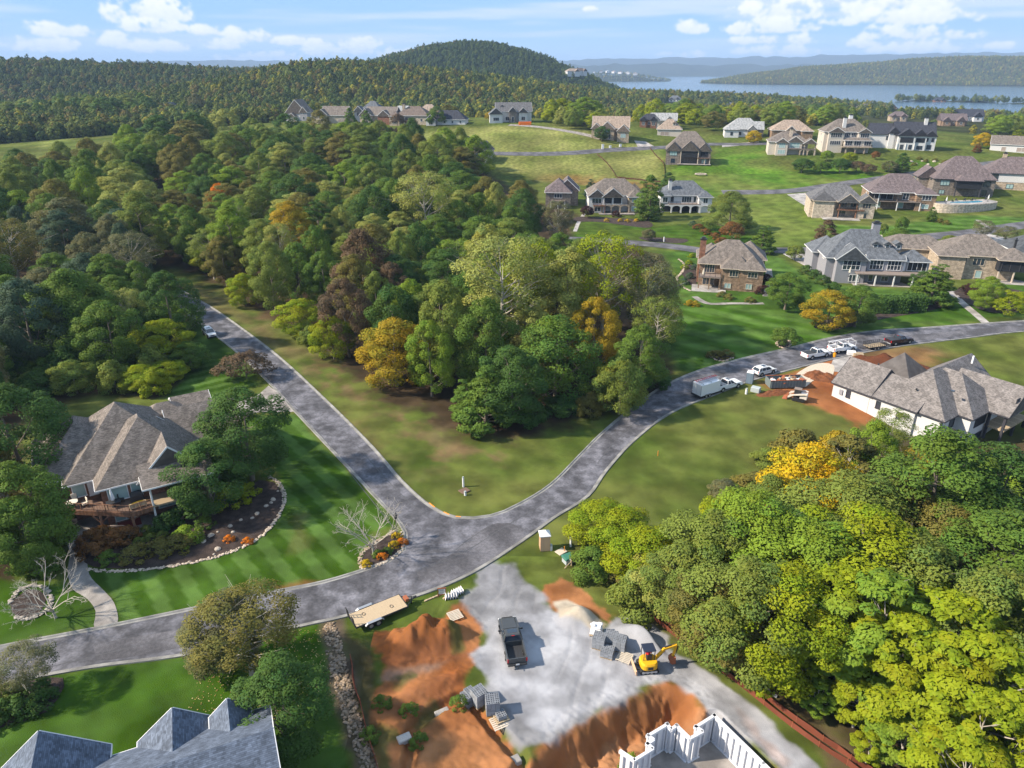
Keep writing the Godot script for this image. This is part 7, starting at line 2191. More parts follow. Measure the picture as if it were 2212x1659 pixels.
	# the white house being built on the right
	house("new_white_house", "long white brick house under construction with taupe shingle roofs, beside red clay", Vector2(56.14, -113.35), 35, {"wall": "white_brick", "roof": "roof_new", "trim": "dark_trim",
		"wings": [[4.5, 3.3, 9.0, 6.6, 0, 2.8, "z", 0.76, 0.35], [4.5, 10.4, 8.9, 7.6, -3.2, 2.78, "z", 0.64, 0.35], [7.2, 12.6, 13.4, 11.4, -3.2, 2.85, "hip", 0.86, 0.4], [9.8, 14.2, 10.0, 12.6, -3.2, 2.87, "hip", 0.9, 0.4], [14.6, 18.6, 9.0, 9.6, 2.4, 2.85, "z", 0.78, 0.4], [16.0, 11.5, 12.0, 9.0, -3.2, 3.0, "x", 0.8, 0.4], [12.0, 5.0, 8, 8, 0, 3.0, "hip", 1.0, 0.4]],
		"wins": [[0, "w", -0.4, 0.7, 0.8, 1.35, 1], [1, "w", -2.2, 0.7, 0.8, 1.35, 1], [1, "w", 1.4, 0.2, 0.8, 1.35, 1], [3, "s", -1.6, 0.4, 3.6, 1.8, 1, 1, "screen"], [3, "s", -1.2, -2.6, 2.6, 1.6, 1], [2, "s", -3.6, 0.4, 1.6, 1.6, 1], [4, "s", 0, 2.9, 5.6, 2.2, 3, 1, "screen"]],
		"columns": [[0.3, 18.2, -3.2, 2.7, 0.3], [10.3, 23.2, -3.2, 2.6, 0.4], [18.8, 23.2, -3.2, 2.6, 0.4], [14.6, 23.2, -3.2, 0.0, 0.4], [10.3, 20.9, -3.2, 2.6, 0.4]],
		"slabs": [["porch_floor", "raw_wood", 14.6, -0.1, 21.9, 8.8, 0.3, 3.2], ["porch_floor", "raw_wood", 2.4, -0.1, 18.3, 4.4, 0.3, 1.0], ["terrace", "concrete", 14.6, -3.1, 22.2, 9.4, 0.3, 4.0], ["meter_box", "siding_grey", -0.09, 1.3, 1.6, 0.16, 0.9, 0.6], ["skylight", "glass", 4.4, 6.1, 17.0, 0.5, 0.12, 0.5], ["vent_pipe", "trim", 19.5, 6.6, 13.0, 0.25, 1.4, 0.25], ["roof_vent", "dark_metal", 2.6, 5.15, 12.4, 0.22, 0.3, 0.22], ["roof_vent", "dark_metal", 5.8, 5.95, 4.0, 0.2, 0.35, 0.2]]})
	# the walled pool on the slope
	var ph := p2(168.8, -268.3)
	var pw := thing("pool_terrace", "curved block wall with a pale terrace and blue swimming pool above the street", "pool", on_ground(ph), 0.24)
	var arc := PackedVector2Array()
	for i in 17:
		var a := PI * i / 16.0
		arc.append(Vector2(-cos(a) * 13.0, sin(a) * 4.6))
	arc.append(Vector2(13.0, -4.0))
	arc.append(Vector2(-13.0, -4.0))
	put("wall", slab_mesh(arc, -2.5, 2.6), M.stone_pale, pw)
	var inner := PackedVector2Array()
	for p in arc:
		inner.append(p * Vector2(0.96, 0.93))
	put("terrace", slab_mesh(inner, 2.6, 2.7), M.pale_concrete, pw)
	put("water", slab_mesh(smooth_line(pv([-7, -0.6, -3, 1.0, 2, 1.6, 6.5, 0.6, 6, -1.4, 1, -0.9, -4, -1.8]), 0.7, true), 2.7, 2.715), M.pool_water, pw)
	k = 0
	for x in [-10.0, 8.6]:
		k += 1
		umbrella("pool_umbrella", "closed white umbrella at the %s end of the pool terrace" % ["left", "right"][k - 1], pw.transform * Vector3(x, 2.7, 0.6), M.trim)
	k = 0
	for x in [-8.0, -5.4, -2.6, 0.4, 3.0, 5.6, 9.8]:
		k += 1
		var ch := chair("pool_chair", "dark chair on the pool terrace, %s from the left" % ordinal(k), pw.transform * Vector3(x, 2.7, -2.4 + 0.6 * (k % 3)), k * 0.7, M.dark_metal)
		ch.set_meta("group", "chairs on the pool terrace")
	# on the grey house deck
	umbrella("deck_umbrella", "closed beige umbrella on the grey house deck before its windows", on_ground(p2(86.6, -176.6)) + Vector3(0, 3.4, -1.6), M.canvas)
	umbrella("deck_umbrella", "closed beige umbrella on the tan brick house deck", on_ground(p2(48.71, -175.9)) + Vector3(0, 3.4, -1.0), M.canvas)


func umbrella(called: String, label: String, at: Vector3, m: Material) -> void:
	var o := thing(called, label, "umbrella", at)
	var b := Build.new()
	b.tube(Vector3.ZERO, Vector3(0, 2.5, 0), 0.035, 0.03, 6)
	b.tube(Vector3.ZERO, Vector3(0, 0.1, 0), 0.3, 0.25, 10, true)
	put("pole", b.mesh(), M.dark_metal, o)
	b = Build.new()
	var loops := []
	for k in [[0.95, 0.20], [1.15, 0.27], [1.7, 0.2], [2.35, 0.08], [2.5, 0.02]]:
		var loop := []
		for i in 12:
			var a := -TAU * i / 12.0
			var r: float = k[1] * (1.0 if i % 2 else 0.72)
			loop.append(Vector3(cos(a) * r, k[0], sin(a) * r))
		loops.append(loop)
	b.loft(loops)
	put("canopy", b.mesh(), m, o)


func chair(called: String, label: String, at: Vector3, turn: float, m: Material) -> Node3D:
	var o := thing(called, label, "chair", at, turn)
	var b := Build.new()
	b.soft_box(Vector3(0, 0.38, 0), Vector3(0.62, 0.16, 0.62), 0.04)
	put("seat", b.mesh(), m, o)
	b = Build.new()
	b.soft_box(Vector3(0, 0.75, -0.3), Vector3(0.62, 0.75, 0.12), 0.04)
	put("backrest", b.mesh(), m, o)
	for s in [-1, 1]:
		b = Build.new()
		b.box(Vector3(s * 0.32, 0.55, 0), Vector3(0.07, 0.06, 0.6))
		b.box(Vector3(s * 0.32, 0.27, 0.25), Vector3(0.06, 0.54, 0.06))
		b.box(Vector3(s * 0.32, 0.27, -0.25), Vector3(0.06, 0.54, 0.06))
		put("leg", b.mesh(), M.dark_metal, o)
	return o


# ---------------------------------------------------------------- things on the building site
func block_mesh() -> ArrayMesh:
	# a hollow concrete block, 0.4 x 0.2 x 0.2 with two open cells
	var b := Build.new()
	for z in [-0.08, 0.08]:
		b.box(Vector3(0, 0.1, z), Vector3(0.385, 0.19, 0.034))
	for x in [-0.176, 0.0, 0.176]:
		b.box(Vector3(x, 0.1, 0), Vector3(0.034, 0.19, 0.126))
	b.box(Vector3(0, 0.03, 0), Vector3(0.34, 0.01, 0.126))
	return b.mesh()


func pallet_mesh_parts(o: Node3D, m: Material) -> void:
	for k in 7:
		var b := Build.new()
		b.box(Vector3(0, 0.13, -0.54 + k * 0.18), Vector3(1.2, 0.02, 0.12))
		put("slat", b.mesh(), m, o)
	for x in [-0.55, 0.0, 0.55]:
		var b := Build.new()
		b.box(Vector3(x, 0.07, 0), Vector3(0.06, 0.1, 1.2))
		put("bearer", b.mesh(), m, o)


func block_stack(label: String, at: Vector2, turn: float, nx: int, nz: int, rows: int, missing := 0) -> void:
	var o := thing("block_stack", label, "concrete blocks", on_ground(at, 0.0), turn, "stacks of concrete blocks")
	var p := put("pallet", null, null, o)
	pallet_mesh_parts(p, M.raw_wood)
	var pb := Build.new()
	pb.box(Vector3(0, 0.01, 0), Vector3(1.2, 0.02, 1.2))
	p.mesh = pb.mesh()
	p.set_surface_override_material(0, M.raw_wood)
	var bm := block_mesh()
	for r in rows:
		for i in nx:
			for j in nz:
				var edge := i == 0 or j == 0 or i == nx - 1 or j == nz - 1 or r == rows - 1
				if not edge or (r == rows - 1 and missing > 0 and i * nz + j < missing):
					continue
				var q := put("block", bm, M["block_%d" % (rng.randi() % 3)], o, Vector3((i - (nx - 1) * 0.5) * 0.402 + rng.randf_range(-0.006, 0.006), 0.15 + r * 0.2, (j - (nz - 1) * 0.5) * 0.203 + rng.randf_range(-0.006, 0.006)))
				q.rotation.y = rng.randf_range(-0.02, 0.02)


func make_site_things() -> void:
	for i in 3:
		world_tex(mat("block_%d" % i, Color(0.33, 0.35, 0.39) * [0.9, 1.0, 1.12][i], 0.95), tex.fine, 0.7)
	mat("rubber", Color(0.022, 0.022, 0.024), 0.85)
	mat("steel", Color(0.42, 0.43, 0.45), 0.4, 0.6)
	mat("digger_yellow", Color(0.66, 0.36, 0.015), 0.4)
	mat("rust_cloth", Color(0.17, 0.050, 0.028), 0.9)
	mat("dark_cloth", Color(0.085, 0.045, 0.028), 0.9)
	mat("rust_wood", Color(0.30, 0.10, 0.05), 0.9)
	mat("white_plastic", Color(0.68, 0.68, 0.70), 0.5)
	mat("tan_plastic", Color(0.60, 0.39, 0.25), 0.6)
	mat("green_box", Color(0.045, 0.165, 0.120), 0.5)
	mat("grey_box", Color(0.36, 0.40, 0.41), 0.6)
	mat("wall_panel", Color(0.60, 0.61, 0.65), 0.8)
	mat("red_shirt", Color(0.55, 0.03, 0.03), 0.8)
	mat("skin", Color(0.42, 0.24, 0.16), 0.6)
	# block stacks on the left edge of the gravel
	block_stack("leftmost block stack at the gravel edge, some blocks gone from its top", p2(-3.91, -47.52), 0.62, 3, 6, 6, 3)
	block_stack("middle full stack of grey blocks at the gravel's left edge", p2(-2.97, -47.15), 0.62, 3, 6, 7)
	block_stack("right tall stack of grey blocks at the gravel's left edge, nearest the truck", p2(-1.73, -45.99), 0.15, 3, 6, 7)
	block_stack("low remnant of blocks lying in front of the right tall stack", p2(-0.98, -45.29), 0.45, 2, 4, 2)
	block_stack("left stack of the block group by the gravel heap, next to the white bag", p2(8.6, -53.8), -0.35, 3, 6, 6)
	block_stack("back stack of the block group by the gravel heap", p2(9.83, -54.12), -0.35, 3, 5, 6)
	block_stack("right stack of the block group by the gravel heap", p2(10.58, -53.5), -0.35, 3, 6, 6)
	block_stack("front leaning half stack of the block group by the gravel heap", p2(9.28, -52.64), -0.35, 3, 6, 3)
	# pallets
	mat("grey_wood", Color(0.50, 0.44, 0.36), 0.9)
	for p in [["empty pallet lying on the orange clay near the road", p2(-5.93, -57.88), 0.5], ["empty pallet leaning against the low remnant of blocks", p2(-1.13, -44.81), 0.45], ["empty pallet beside the block group and the digger", p2(10.88, -52.16), -0.5]]:
		var o := thing("pallet", p[0], "pallet", on_ground(p[1], 0.08), p[2], "empty pallets on the site")
		o.scale = Vector3(1.15, 1.0, 1.15)
		pallet_mesh_parts(o, M.grey_wood)
	# wrapped sand bags on a pallet
	var bag := thing("cement_pallet", "white plastic-wrapped pallet of bags beside the sand heap", "bags", on_ground(p2(8.52, -55.52)), -0.3)
	pallet_mesh_parts(bag, M.raw_wood)
	for k in 5:
		var b := Build.new()
		b.soft_box(Vector3(0.02 * (k % 2), 0.28 + k * 0.19, 0.02 * (k % 3)), Vector3(1.18 - k * 0.05, 0.2, 1.08 - k * 0.05), 0.07)
		put("bag_layer", b.mesh(), M.white_plastic, bag)
	for p in [Vector3(-0.35, 1.25, 0.2), Vector3(0.3, 1.23, -0.15)]:
		var b := Build.new()
		b.soft_box(p, Vector3(0.55, 0.16, 0.35), 0.06)
		put("bag", b.mesh(), M.white_plastic, bag)
	make_foundation()
	make_digger()
	flatbed_trailer()
	# silt fences
	silt_fence("double silt fence of rust-red cloth running along the right side of the gravel drive", [p2(11.43, -61.8), p2(13.14, -59.89), p2(15.01, -57.17), p2(16.83, -54.55), p2(18.89, -51.74), p2(20.84, -49.24), p2(22.6, -46.69), p2(24.23, -44.32), p2(25.86, -42.36), p2(27.44, -40.61), p2(29.1, -38.53)], 2)
	silt_fence("single rust-red silt fence leaning along the stony ditch", [p2(-15.57, -51.9), p2(-14.64, -49.29), p2(-13.61, -46.65), p2(-12.36, -43.72), p2(-11.22, -41.04), p2(-10.37, -38.96)], 1)
	silt_fence("dark silt fence descending the far open slope, left line", [p2(44.43, -387.4), p2(47.43, -371.3), p2(48.85, -354.4), p2(48.98, -346.5)], 1, 0.7, "dark_cloth")
	silt_fence("dark silt fence along the foot of the far open slope", [p2(49.21, -344.9), p2(56.65, -339.5), p2(63.24, -334.3), p2(68.36, -331.3)], 1, 0.7, "dark_cloth")
	silt_fence("dark silt fence descending the far open slope, right line", [p2(75.4, -407.2), p2(74.95, -382.3), p2(74.77, -366.3), p2(72.07, -347), p2(69.01, -332.6)], 1, 0.7, "dark_cloth")
	# permit board, lumber, folded plastic
	var pb := thing("permit_board", "small red-framed permit board with white papers on the verge", "sign", on_ground(p2(-7.55, -60.94)), 0.12)
	var b := Build.new()
	for s in [-1, 1]:
		b.box(Vector3(s * 0.42, 0.6, 0), Vector3(0.09, 1.2, 0.09))
	b.box(Vector3(0, 1.15, 0), Vector3(0.9, 0.09, 0.08))
	b.box(Vector3(0, 0.35, 0), Vector3(0.9, 0.09, 0.08))
	put("frame", b.mesh(), M.rust_wood, pb)
	for y in [0.92, 0.58]:
		b = Build.new()
		b.box(Vector3(0, y, 0.03), Vector3(0.7, 0.3, 0.02))
		var paper := put("paper", b.mesh(), M.white_plastic, pb)
		b = Build.new()
		for k in 4:
			b.box(Vector3(-0.02 * k, y + 0.09 - k * 0.055, 0.043), Vector3(0.52 - 0.06 * (k % 2), 0.018, 0.004))
		put("print", b.mesh(), M.dark_metal, paper)
	for p in [["long pale lumber beam lying on the verge right of the permit board", p2(-7.42, -60.57), p2(-5.61, -62.6)], ["long pale lumber beam lying on the verge left of the permit board", p2(-9.37, -60.2), p2(-7.45, -61.46)]]:
		var d: Vector2 = p[2] - p[1]
		var o := thing("lumber_beam", p[0], "lumber", on_ground((p[1] + p[2]) * 0.5, 0.07), atan2(-d.y, d.x), "lumber on the verge")
		b = Build.new()
		b.box(Vector3.ZERO, Vector3(d.length(), 0.12, 0.16))
		put("beam", b.mesh(), M.raw_wood, o)
	for p in [["left folded white plastic sheet on the verge by the permit board", p2(-6.64, -60.79), 0.2], ["right folded white plastic sheet on the verge by the permit board", p2(-5.98, -61.39), 0.6]]:
		var o := thing("plastic_sheet", p[0], "plastic", on_ground(p[1]), p[2], "folded plastic sheets")
		b = Build.new()
		for k in 5:
			var x := -0.6 + k * 0.28
			b.quad(Vector3(x, 0.06, -0.4), Vector3(x + 0.14, 0.62, -0.35), Vector3(x + 0.14, 0.5, 0.35), Vector3(x, 0.03, 0.4))
			b.quad(Vector3(x + 0.14, 0.62, -0.35), Vector3(x + 0.28, 0.06, -0.4), Vector3(x + 0.28, 0.03, 0.4), Vector3(x + 0.14, 0.5, 0.35))
		put("folds", b.mesh(), M.white_plastic, o)
	# footing blocks in the trench
	for p in [["pale concrete footing block at the trench corner", p2(-9.19, -43.17), 1.2], ["pale stone slab lying in the trench bend", p2(-6.23, -46.24), 1.3], ["broken pale slab at the end of the trench", p2(0.23, -41.37), 1.0]]:
		var o := thing("footing_block", p[0], "concrete block", on_ground(p[1]), 0.5, "footing blocks")
		b = Build.new()
		b.soft_box(Vector3(0, 0.1, 0), Vector3(p[2], 0.5, 0.8), 0.06)
		put("block", b.mesh(), M.pale_concrete, o)
	var k := 0
	for p in [p2(22.95, -48.71), p2(23.55, -48.17), p2(23.92, -47.64)]:
		k += 1
		var o := thing("loose_block", "single hollow block beside the silt fence, %s down the slope" % ordinal(k), "concrete block", on_ground(p, 0.02), k * 0.8, "loose blocks by the fence")
		put("block", block_mesh(), M.block_2, o)


func silt_fence(label: String, line: Array, runs: int, tall := 0.75, cloth := "rust_cloth") -> void:
	var o := thing("silt_fence", label, "silt fence", Vector3(line[0].x, 0, line[0].y))
	var r := RandomNumberGenerator.new()
	r.seed = line.size() * 7
	for run in runs:
		var pts := smooth_line(PackedVector2Array(line), 1.1)
		var b := Build.new()
		var off := -run * 0.75
		var prev := Vector3.ZERO
		var prev_up := Vector3.ZERO
		for i in pts.size():
			var d := (pts[mini(i + 1, pts.size() - 1)] - pts[maxi(i - 1, 0)]).normalized()
			var q := pts[i] + Vector2(-d.y, d.x) * off
			var low := on_ground(q) - o.position
			var up := low + Vector3(-d.y * r.randf_range(-0.05, 0.22), tall * r.randf_range(0.75, 1.05), d.x * r.randf_range(-0.05, 0.22))
			if i > 0:
				b.quad(prev_up, up, low, prev)
				var side := Vector3(-d.y, 0, d.x) * 0.03
				b.quad(prev_up + side, up + side, up - side, prev_up - side)
			if i % 2 == 0:
				var s := Build.new()
				s.tube(low - Vector3(0, 0.2, 0), up + Vector3(0, 0.12, 0), 0.03, 0.03, 5, true)
				put("stake", s.mesh(), M.rust_wood, o)
			prev = low
			prev_up = up
		put("cloth", b.mesh(), M[cloth], o)


func make_foundation() -> void:
	var line := pv([9.05, -41.64, 10.03, -40.82, 11.65, -41.84, 11.28, -42.29, 11.86, -42.68, 11.47, -43.08, 13.43, -44.31, 13.68, -43.83, 14.22, -44.18, 15.08, -42.89, 16.2, -43.5, 15.73, -43.97, 17.74, -45.24, 20.55, -40.46, 22.16, -37.72])
	var low := -2.72
	var high := 0.35
	var o := thing("foundation_wall", "zigzag white precast foundation wall with studs round a bare concrete floor", "foundation", Vector3(line[0].x, low, line[0].y))
	for i in line.size() - 1:
		var a := line[i]
		var c := line[i + 1]
		var d := c - a
		var l := d.length()
		var turn := Basis(Vector3.UP, atan2(-d.y, d.x))
		var mid := Vector3((a.x + c.x) * 0.5, 0, (a.y + c.y) * 0.5) - o.position
		var b := Build.new()
		b.box(mid + Vector3(0, (low + high) * 0.5, 0), Vector3(l + 0.02, high - low - 0.3, 0.07), turn)
		var p := put("wall_panel", b.mesh(), M.wall_panel, o)
		var inward := Vector3(-d.y, 0, d.x).normalized()
		b = Build.new()
		b.box(mid + Vector3(0, high - 0.14, 0) + inward * 0.07, Vector3(l + 0.2, 0.28, 0.26), turn)
		put("top_plate", b.mesh(), M.wall_panel, p)
		b = Build.new()
		b.box(mid + Vector3(0, low + 0.06, 0) + inward * 0.08, Vector3(l, 0.14, 0.24), turn)
		put("bottom_plate", b.mesh(), M.wall_panel, p)
		var n := maxi(1, int(l / 0.62))
		for k in n:
			var q := a.lerp(c, (k + 0.5) / n)
			b = Build.new()
			b.box(Vector3(q.x, (low + high) * 0.5, q.y) - o.position + inward * 0.13, Vector3(0.09, high - low - 0.5, 0.2), turn)
			put("stud", b.mesh(), M.wall_panel, p)
	var floor_shape := PackedVector2Array()
	for p in line:
		floor_shape.append(p - line[0])
	floor_shape.append(p2(12.79, -31.49) - line[0])
	floor_shape.append(p2(7.71, -34.8) - line[0])
	put("floor", slab_mesh(floor_shape, -0.3, 0.05), M.concrete, o)


func wheel(parent: Node3D, at: Vector3, r: float, wide: float) -> void:
	var b := Build.new()
	b.tube(at - Vector3(wide * 0.5, 0, 0), at + Vector3(wide * 0.5, 0, 0), r, r, 16, true)
	var w := put("wheel", b.mesh(), M.rubber, parent)
	b = Build.new()
	b.tube(at - Vector3(wide * 0.52, 0, 0), at + Vector3(wide * 0.52, 0, 0), r * 0.58, r * 0.58, 12, true)
	put("rim", b.mesh(), M.steel, w)


func make_digger() -> void:
	var o := thing("mini_excavator", "yellow mini excavator with dark canopy on the gravel, arm reaching right", "excavator", on_ground(p2(12.87, -50.94)), 0.12)
	for s in [-1, 1]:
		var loops := []
		var b := Build.new()
		var ring := []
		for i in 20:
			var a := TAU * i / 20.0
			ring.append(Vector2(clampf(cos(a) * 1.6, -1, 1) * 0.62 + cos(a) * 0.28, 0.29 + sin(a) * 0.28))
		for z in [-0.18, 0.18]:
			var loop := []
			for p in ring:
				loop.append(Vector3(p.x, p.y, z))
			loops.append(loop)
		var left: Array = loops[0]
		var right: Array = loops[1]
		for i in 20:
			var j := (i + 1) % 20
			b.quad(left[j], left[i], right[i], right[j])
		for i in range(1, 19):
			b.tri(right[0], right[i + 1], right[i])
			b.tri(left[0], left[i], left[i + 1])
		var t := put("track", b.mesh(), M.rubber, o, Vector3(0, 0, s * 0.62))
		b = Build.new()
		for k in 4:
			b.tube(Vector3(-0.6 + k * 0.4, 0.28, -0.2), Vector3(-0.6 + k * 0.4, 0.28, 0.2), 0.15, 0.15, 10, true)
		b.box(Vector3(0, 0.3, 0), Vector3(1.3, 0.16, 0.39))
		put("roller", b.mesh(), M.steel, t)
	var b := Build.new()
	b.box(Vector3(0, 0.42, 0), Vector3(0.9, 0.24, 0.9))
	b.box(Vector3(-0.9, 0.32, 0.3), Vector3(0.8, 0.12, 0.12))
	b.box(Vector3(-0.9, 0.32, -0.3), Vector3(0.8, 0.12, 0.12))
	put("undercarriage", b.mesh(), M.dark_metal, o)
	b = Build.new()
	b.box(Vector3(-1.3, 0.34, 0), Vector3(0.12, 0.5, 1.7), Basis(Vector3.BACK, 0.12))
	put("blade", b.mesh(), M.tan_plastic, o)
	# the turning house: rounded counterweight towards the viewer
	b = Build.new()
	var loops := []
	for k in [[0.56, 0.9], [0.68, 1.0], [1.15, 1.0], [1.32, 0.88]]:
		var loop := []
		for i in 20:
			var a := -TAU * i / 20.0
			var x := cos(a)
			var z := sin(a)
			var sx := signf(x) * pow(absf(x), 0.6) * 0.82
			var sz := signf(z) * pow(absf(z), 0.6) * (0.85 if z > 0 else 0.7)
			loop.append(Vector3(sx * k[1], k[0], sz * k[1] + 0.1))
		loops.append(loop)
	b.loft(loops)
	put("body", b.mesh(), M.digger_yellow, o)
	b = Build.new()
	b.box(Vector3(0, 0.9, 0.955), Vector3(0.5, 0.3, 0.03))
	put("grille", b.mesh(), M.dark_metal, o)
	b = Build.new()
	for p in [Vector3(-0.52, 0, 0.3), Vector3(0.5, 0, 0.3), Vector3(-0.52, 0, -0.55), Vector3(0.5, 0, -0.55)]:
		b.tube(p + Vector3(0, 1.28, 0), p + Vector3(0, 2.42, 0), 0.04, 0.04, 5)
	put("canopy_post", b.mesh(), M.dark_metal, o)
	b = Build.new()
	b.soft_box(Vector3(-0.01, 2.47, -0.12), Vector3(1.2, 0.12, 1.12), 0.05)
	put("canopy", b.mesh(), mat("canopy_navy", Color(0.022, 0.030, 0.055), 0.5), o)
	b = Build.new()
	b.soft_box(Vector3(0, 1.5, 0.1), Vector3(0.5, 0.4, 0.5), 0.05)
	b.soft_box(Vector3(0, 1.75, 0.3), Vector3(0.5, 0.5, 0.12), 0.04)
	put("seat", b.mesh(), M.dark_metal, o)
	# boom, stick and bucket to the right
	var joints := [Vector3(0.75, 0.95, -0.2), Vector3(1.55, 1.95, -0.25), Vector3(2.75, 2.3, -0.3), Vector3(2.55, 1.0, -0.3)]
	var called := ["boom", "boom", "stick"]
	for k in 3:
		b = Build.new()
		var d: Vector3 = joints[k + 1] - joints[k]
		b.soft_box((joints[k] + joints[k + 1]) * 0.5, Vector3(d.length() + 0.16, 0.30 - k * 0.04, 0.2), 0.03)
		var m := b.mesh()
		var mi := put(called[k], m, M.digger_yellow, o)
		var c: Vector3 = (joints[k] + joints[k + 1]) * 0.5
		var bs := Basis(Vector3.BACK, atan2(d.y, d.x))
		mi.transform = Transform3D(bs, c - bs * c)
	for q in [[Vector3(0.95, 0.85, -0.25), Vector3(1.7, 1.75, -0.25)], [Vector3(1.6, 2.2, -0.28), Vector3(2.6, 2.52, -0.3)], [Vector3(2.95, 2.1, -0.3), Vector3(2.8, 1.1, -0.3)]]:
		b = Build.new()
		b.tube(q[0], q[0].lerp(q[1], 0.6), 0.06, 0.06, 7, true)
		b.tube(q[0].lerp(q[1], 0.6), q[1], 0.035, 0.035, 6, true)
		put("ram", b.mesh(), M.dark_metal, o)
	b = Build.new()
	var prof := [Vector2(2.75, 1.0), Vector2(2.45, 1.02), Vector2(2.22, 0.75), Vector2(2.22, 0.4), Vector2(2.45, 0.2), Vector2(2.8, 0.24)]
	for k in 5:
		var p: Vector2 = prof[k]
		var q: Vector2 = prof[k + 1]
		b.quad(Vector3(p.x, p.y, 0.02), Vector3(q.x, q.y, 0.02), Vector3(q.x, q.y, -0.62), Vector3(p.x, p.y, -0.62))
	for z in [0.02, -0.62]:
		for k in range(1, 5):
			b.tri(Vector3(prof[0].x, prof[0].y, z), Vector3(prof[k].x, prof[k].y, z), Vector3(prof[k + 1].x, prof[k + 1].y, z))
	put("bucket", b.mesh(), M.rust_wood, o)
	# the driver
	person("person in a red shirt seated under the digger canopy", o.transform * Vector3(0.02, 1.7, 0.02), o.rotation.y + PI)


# a small seated figure, one continuous body
func person(label: String, at: Vector3, turn: float) -> void:
	var o := thing("person", label, "person", at, turn)
	var b := Build.new()
	var loops := []
	for k in [[0.0, 0.17, 0.13], [0.18, 0.16, 0.12], [0.38, 0.20, 0.12], [0.48, 0.19, 0.10], [0.52, 0.07, 0.06], [0.57, 0.055, 0.055]]:
		var loop := []
		for i in 12:
			var a := -TAU * i / 12.0
			loop.append(Vector3(cos(a) * k[1], k[0], sin(a) * k[2]))
		loops.append(loop)
	b.loft(loops)
	for s in [-1, 1]:
		b.tube(Vector3(s * 0.2, 0.44, 0), Vector3(s * 0.27, 0.2, 0.08), 0.055, 0.045, 8, true)
		b.tube(Vector3(s * 0.27, 0.2, 0.08), Vector3(s * 0.2, 0.16, 0.34), 0.045, 0.035, 8, true)
		b.tube(Vector3(s * 0.09, 0.02, 0.0), Vector3(s * 0.12, 0.03, 0.42), 0.085, 0.065, 8, true)
		b.tube(Vector3(s * 0.12, 0.03, 0.42), Vector3(s * 0.12, -0.38, 0.46), 0.06, 0.045, 8, true)
	put("body", b.mesh(), M.red_shirt, o)
	b = Build.new()
	loops = []
	for k in [[0.54, 0.04], [0.59, 0.075], [0.67, 0.088], [0.75, 0.07], [0.79, 0.02]]:
		var loop := []
		for i in 12:
			var a := -TAU * i / 12.0
			loop.append(Vector3(cos(a) * k[1] * 0.9, k[0], sin(a) * k[1]))
		loops.append(loop)
	b.loft(loops)
	for s in [-1, 1]:
		b.soft_box(Vector3(s * 0.2, 0.16, 0.37), Vector3(0.07, 0.05, 0.09), 0.015)
	b.soft_box(Vector3(0, 0.65, 0.09), Vector3(0.025, 0.04, 0.03), 0.008)
	put("head", b.mesh(), M.skin, o)
	b = Build.new()
	b.loft([loop_at(0.70, 0.093), loop_at(0.75, 0.08), loop_at(0.80, 0.03)])
	put("cap", b.mesh(), M.white_plastic, o)


func loop_at(y: float, r: float) -> Array:
	var loop := []
	for i in 12:
		var a := -TAU * i / 12.0
		loop.append(Vector3(cos(a) * r, y, sin(a) * r))
	return loop


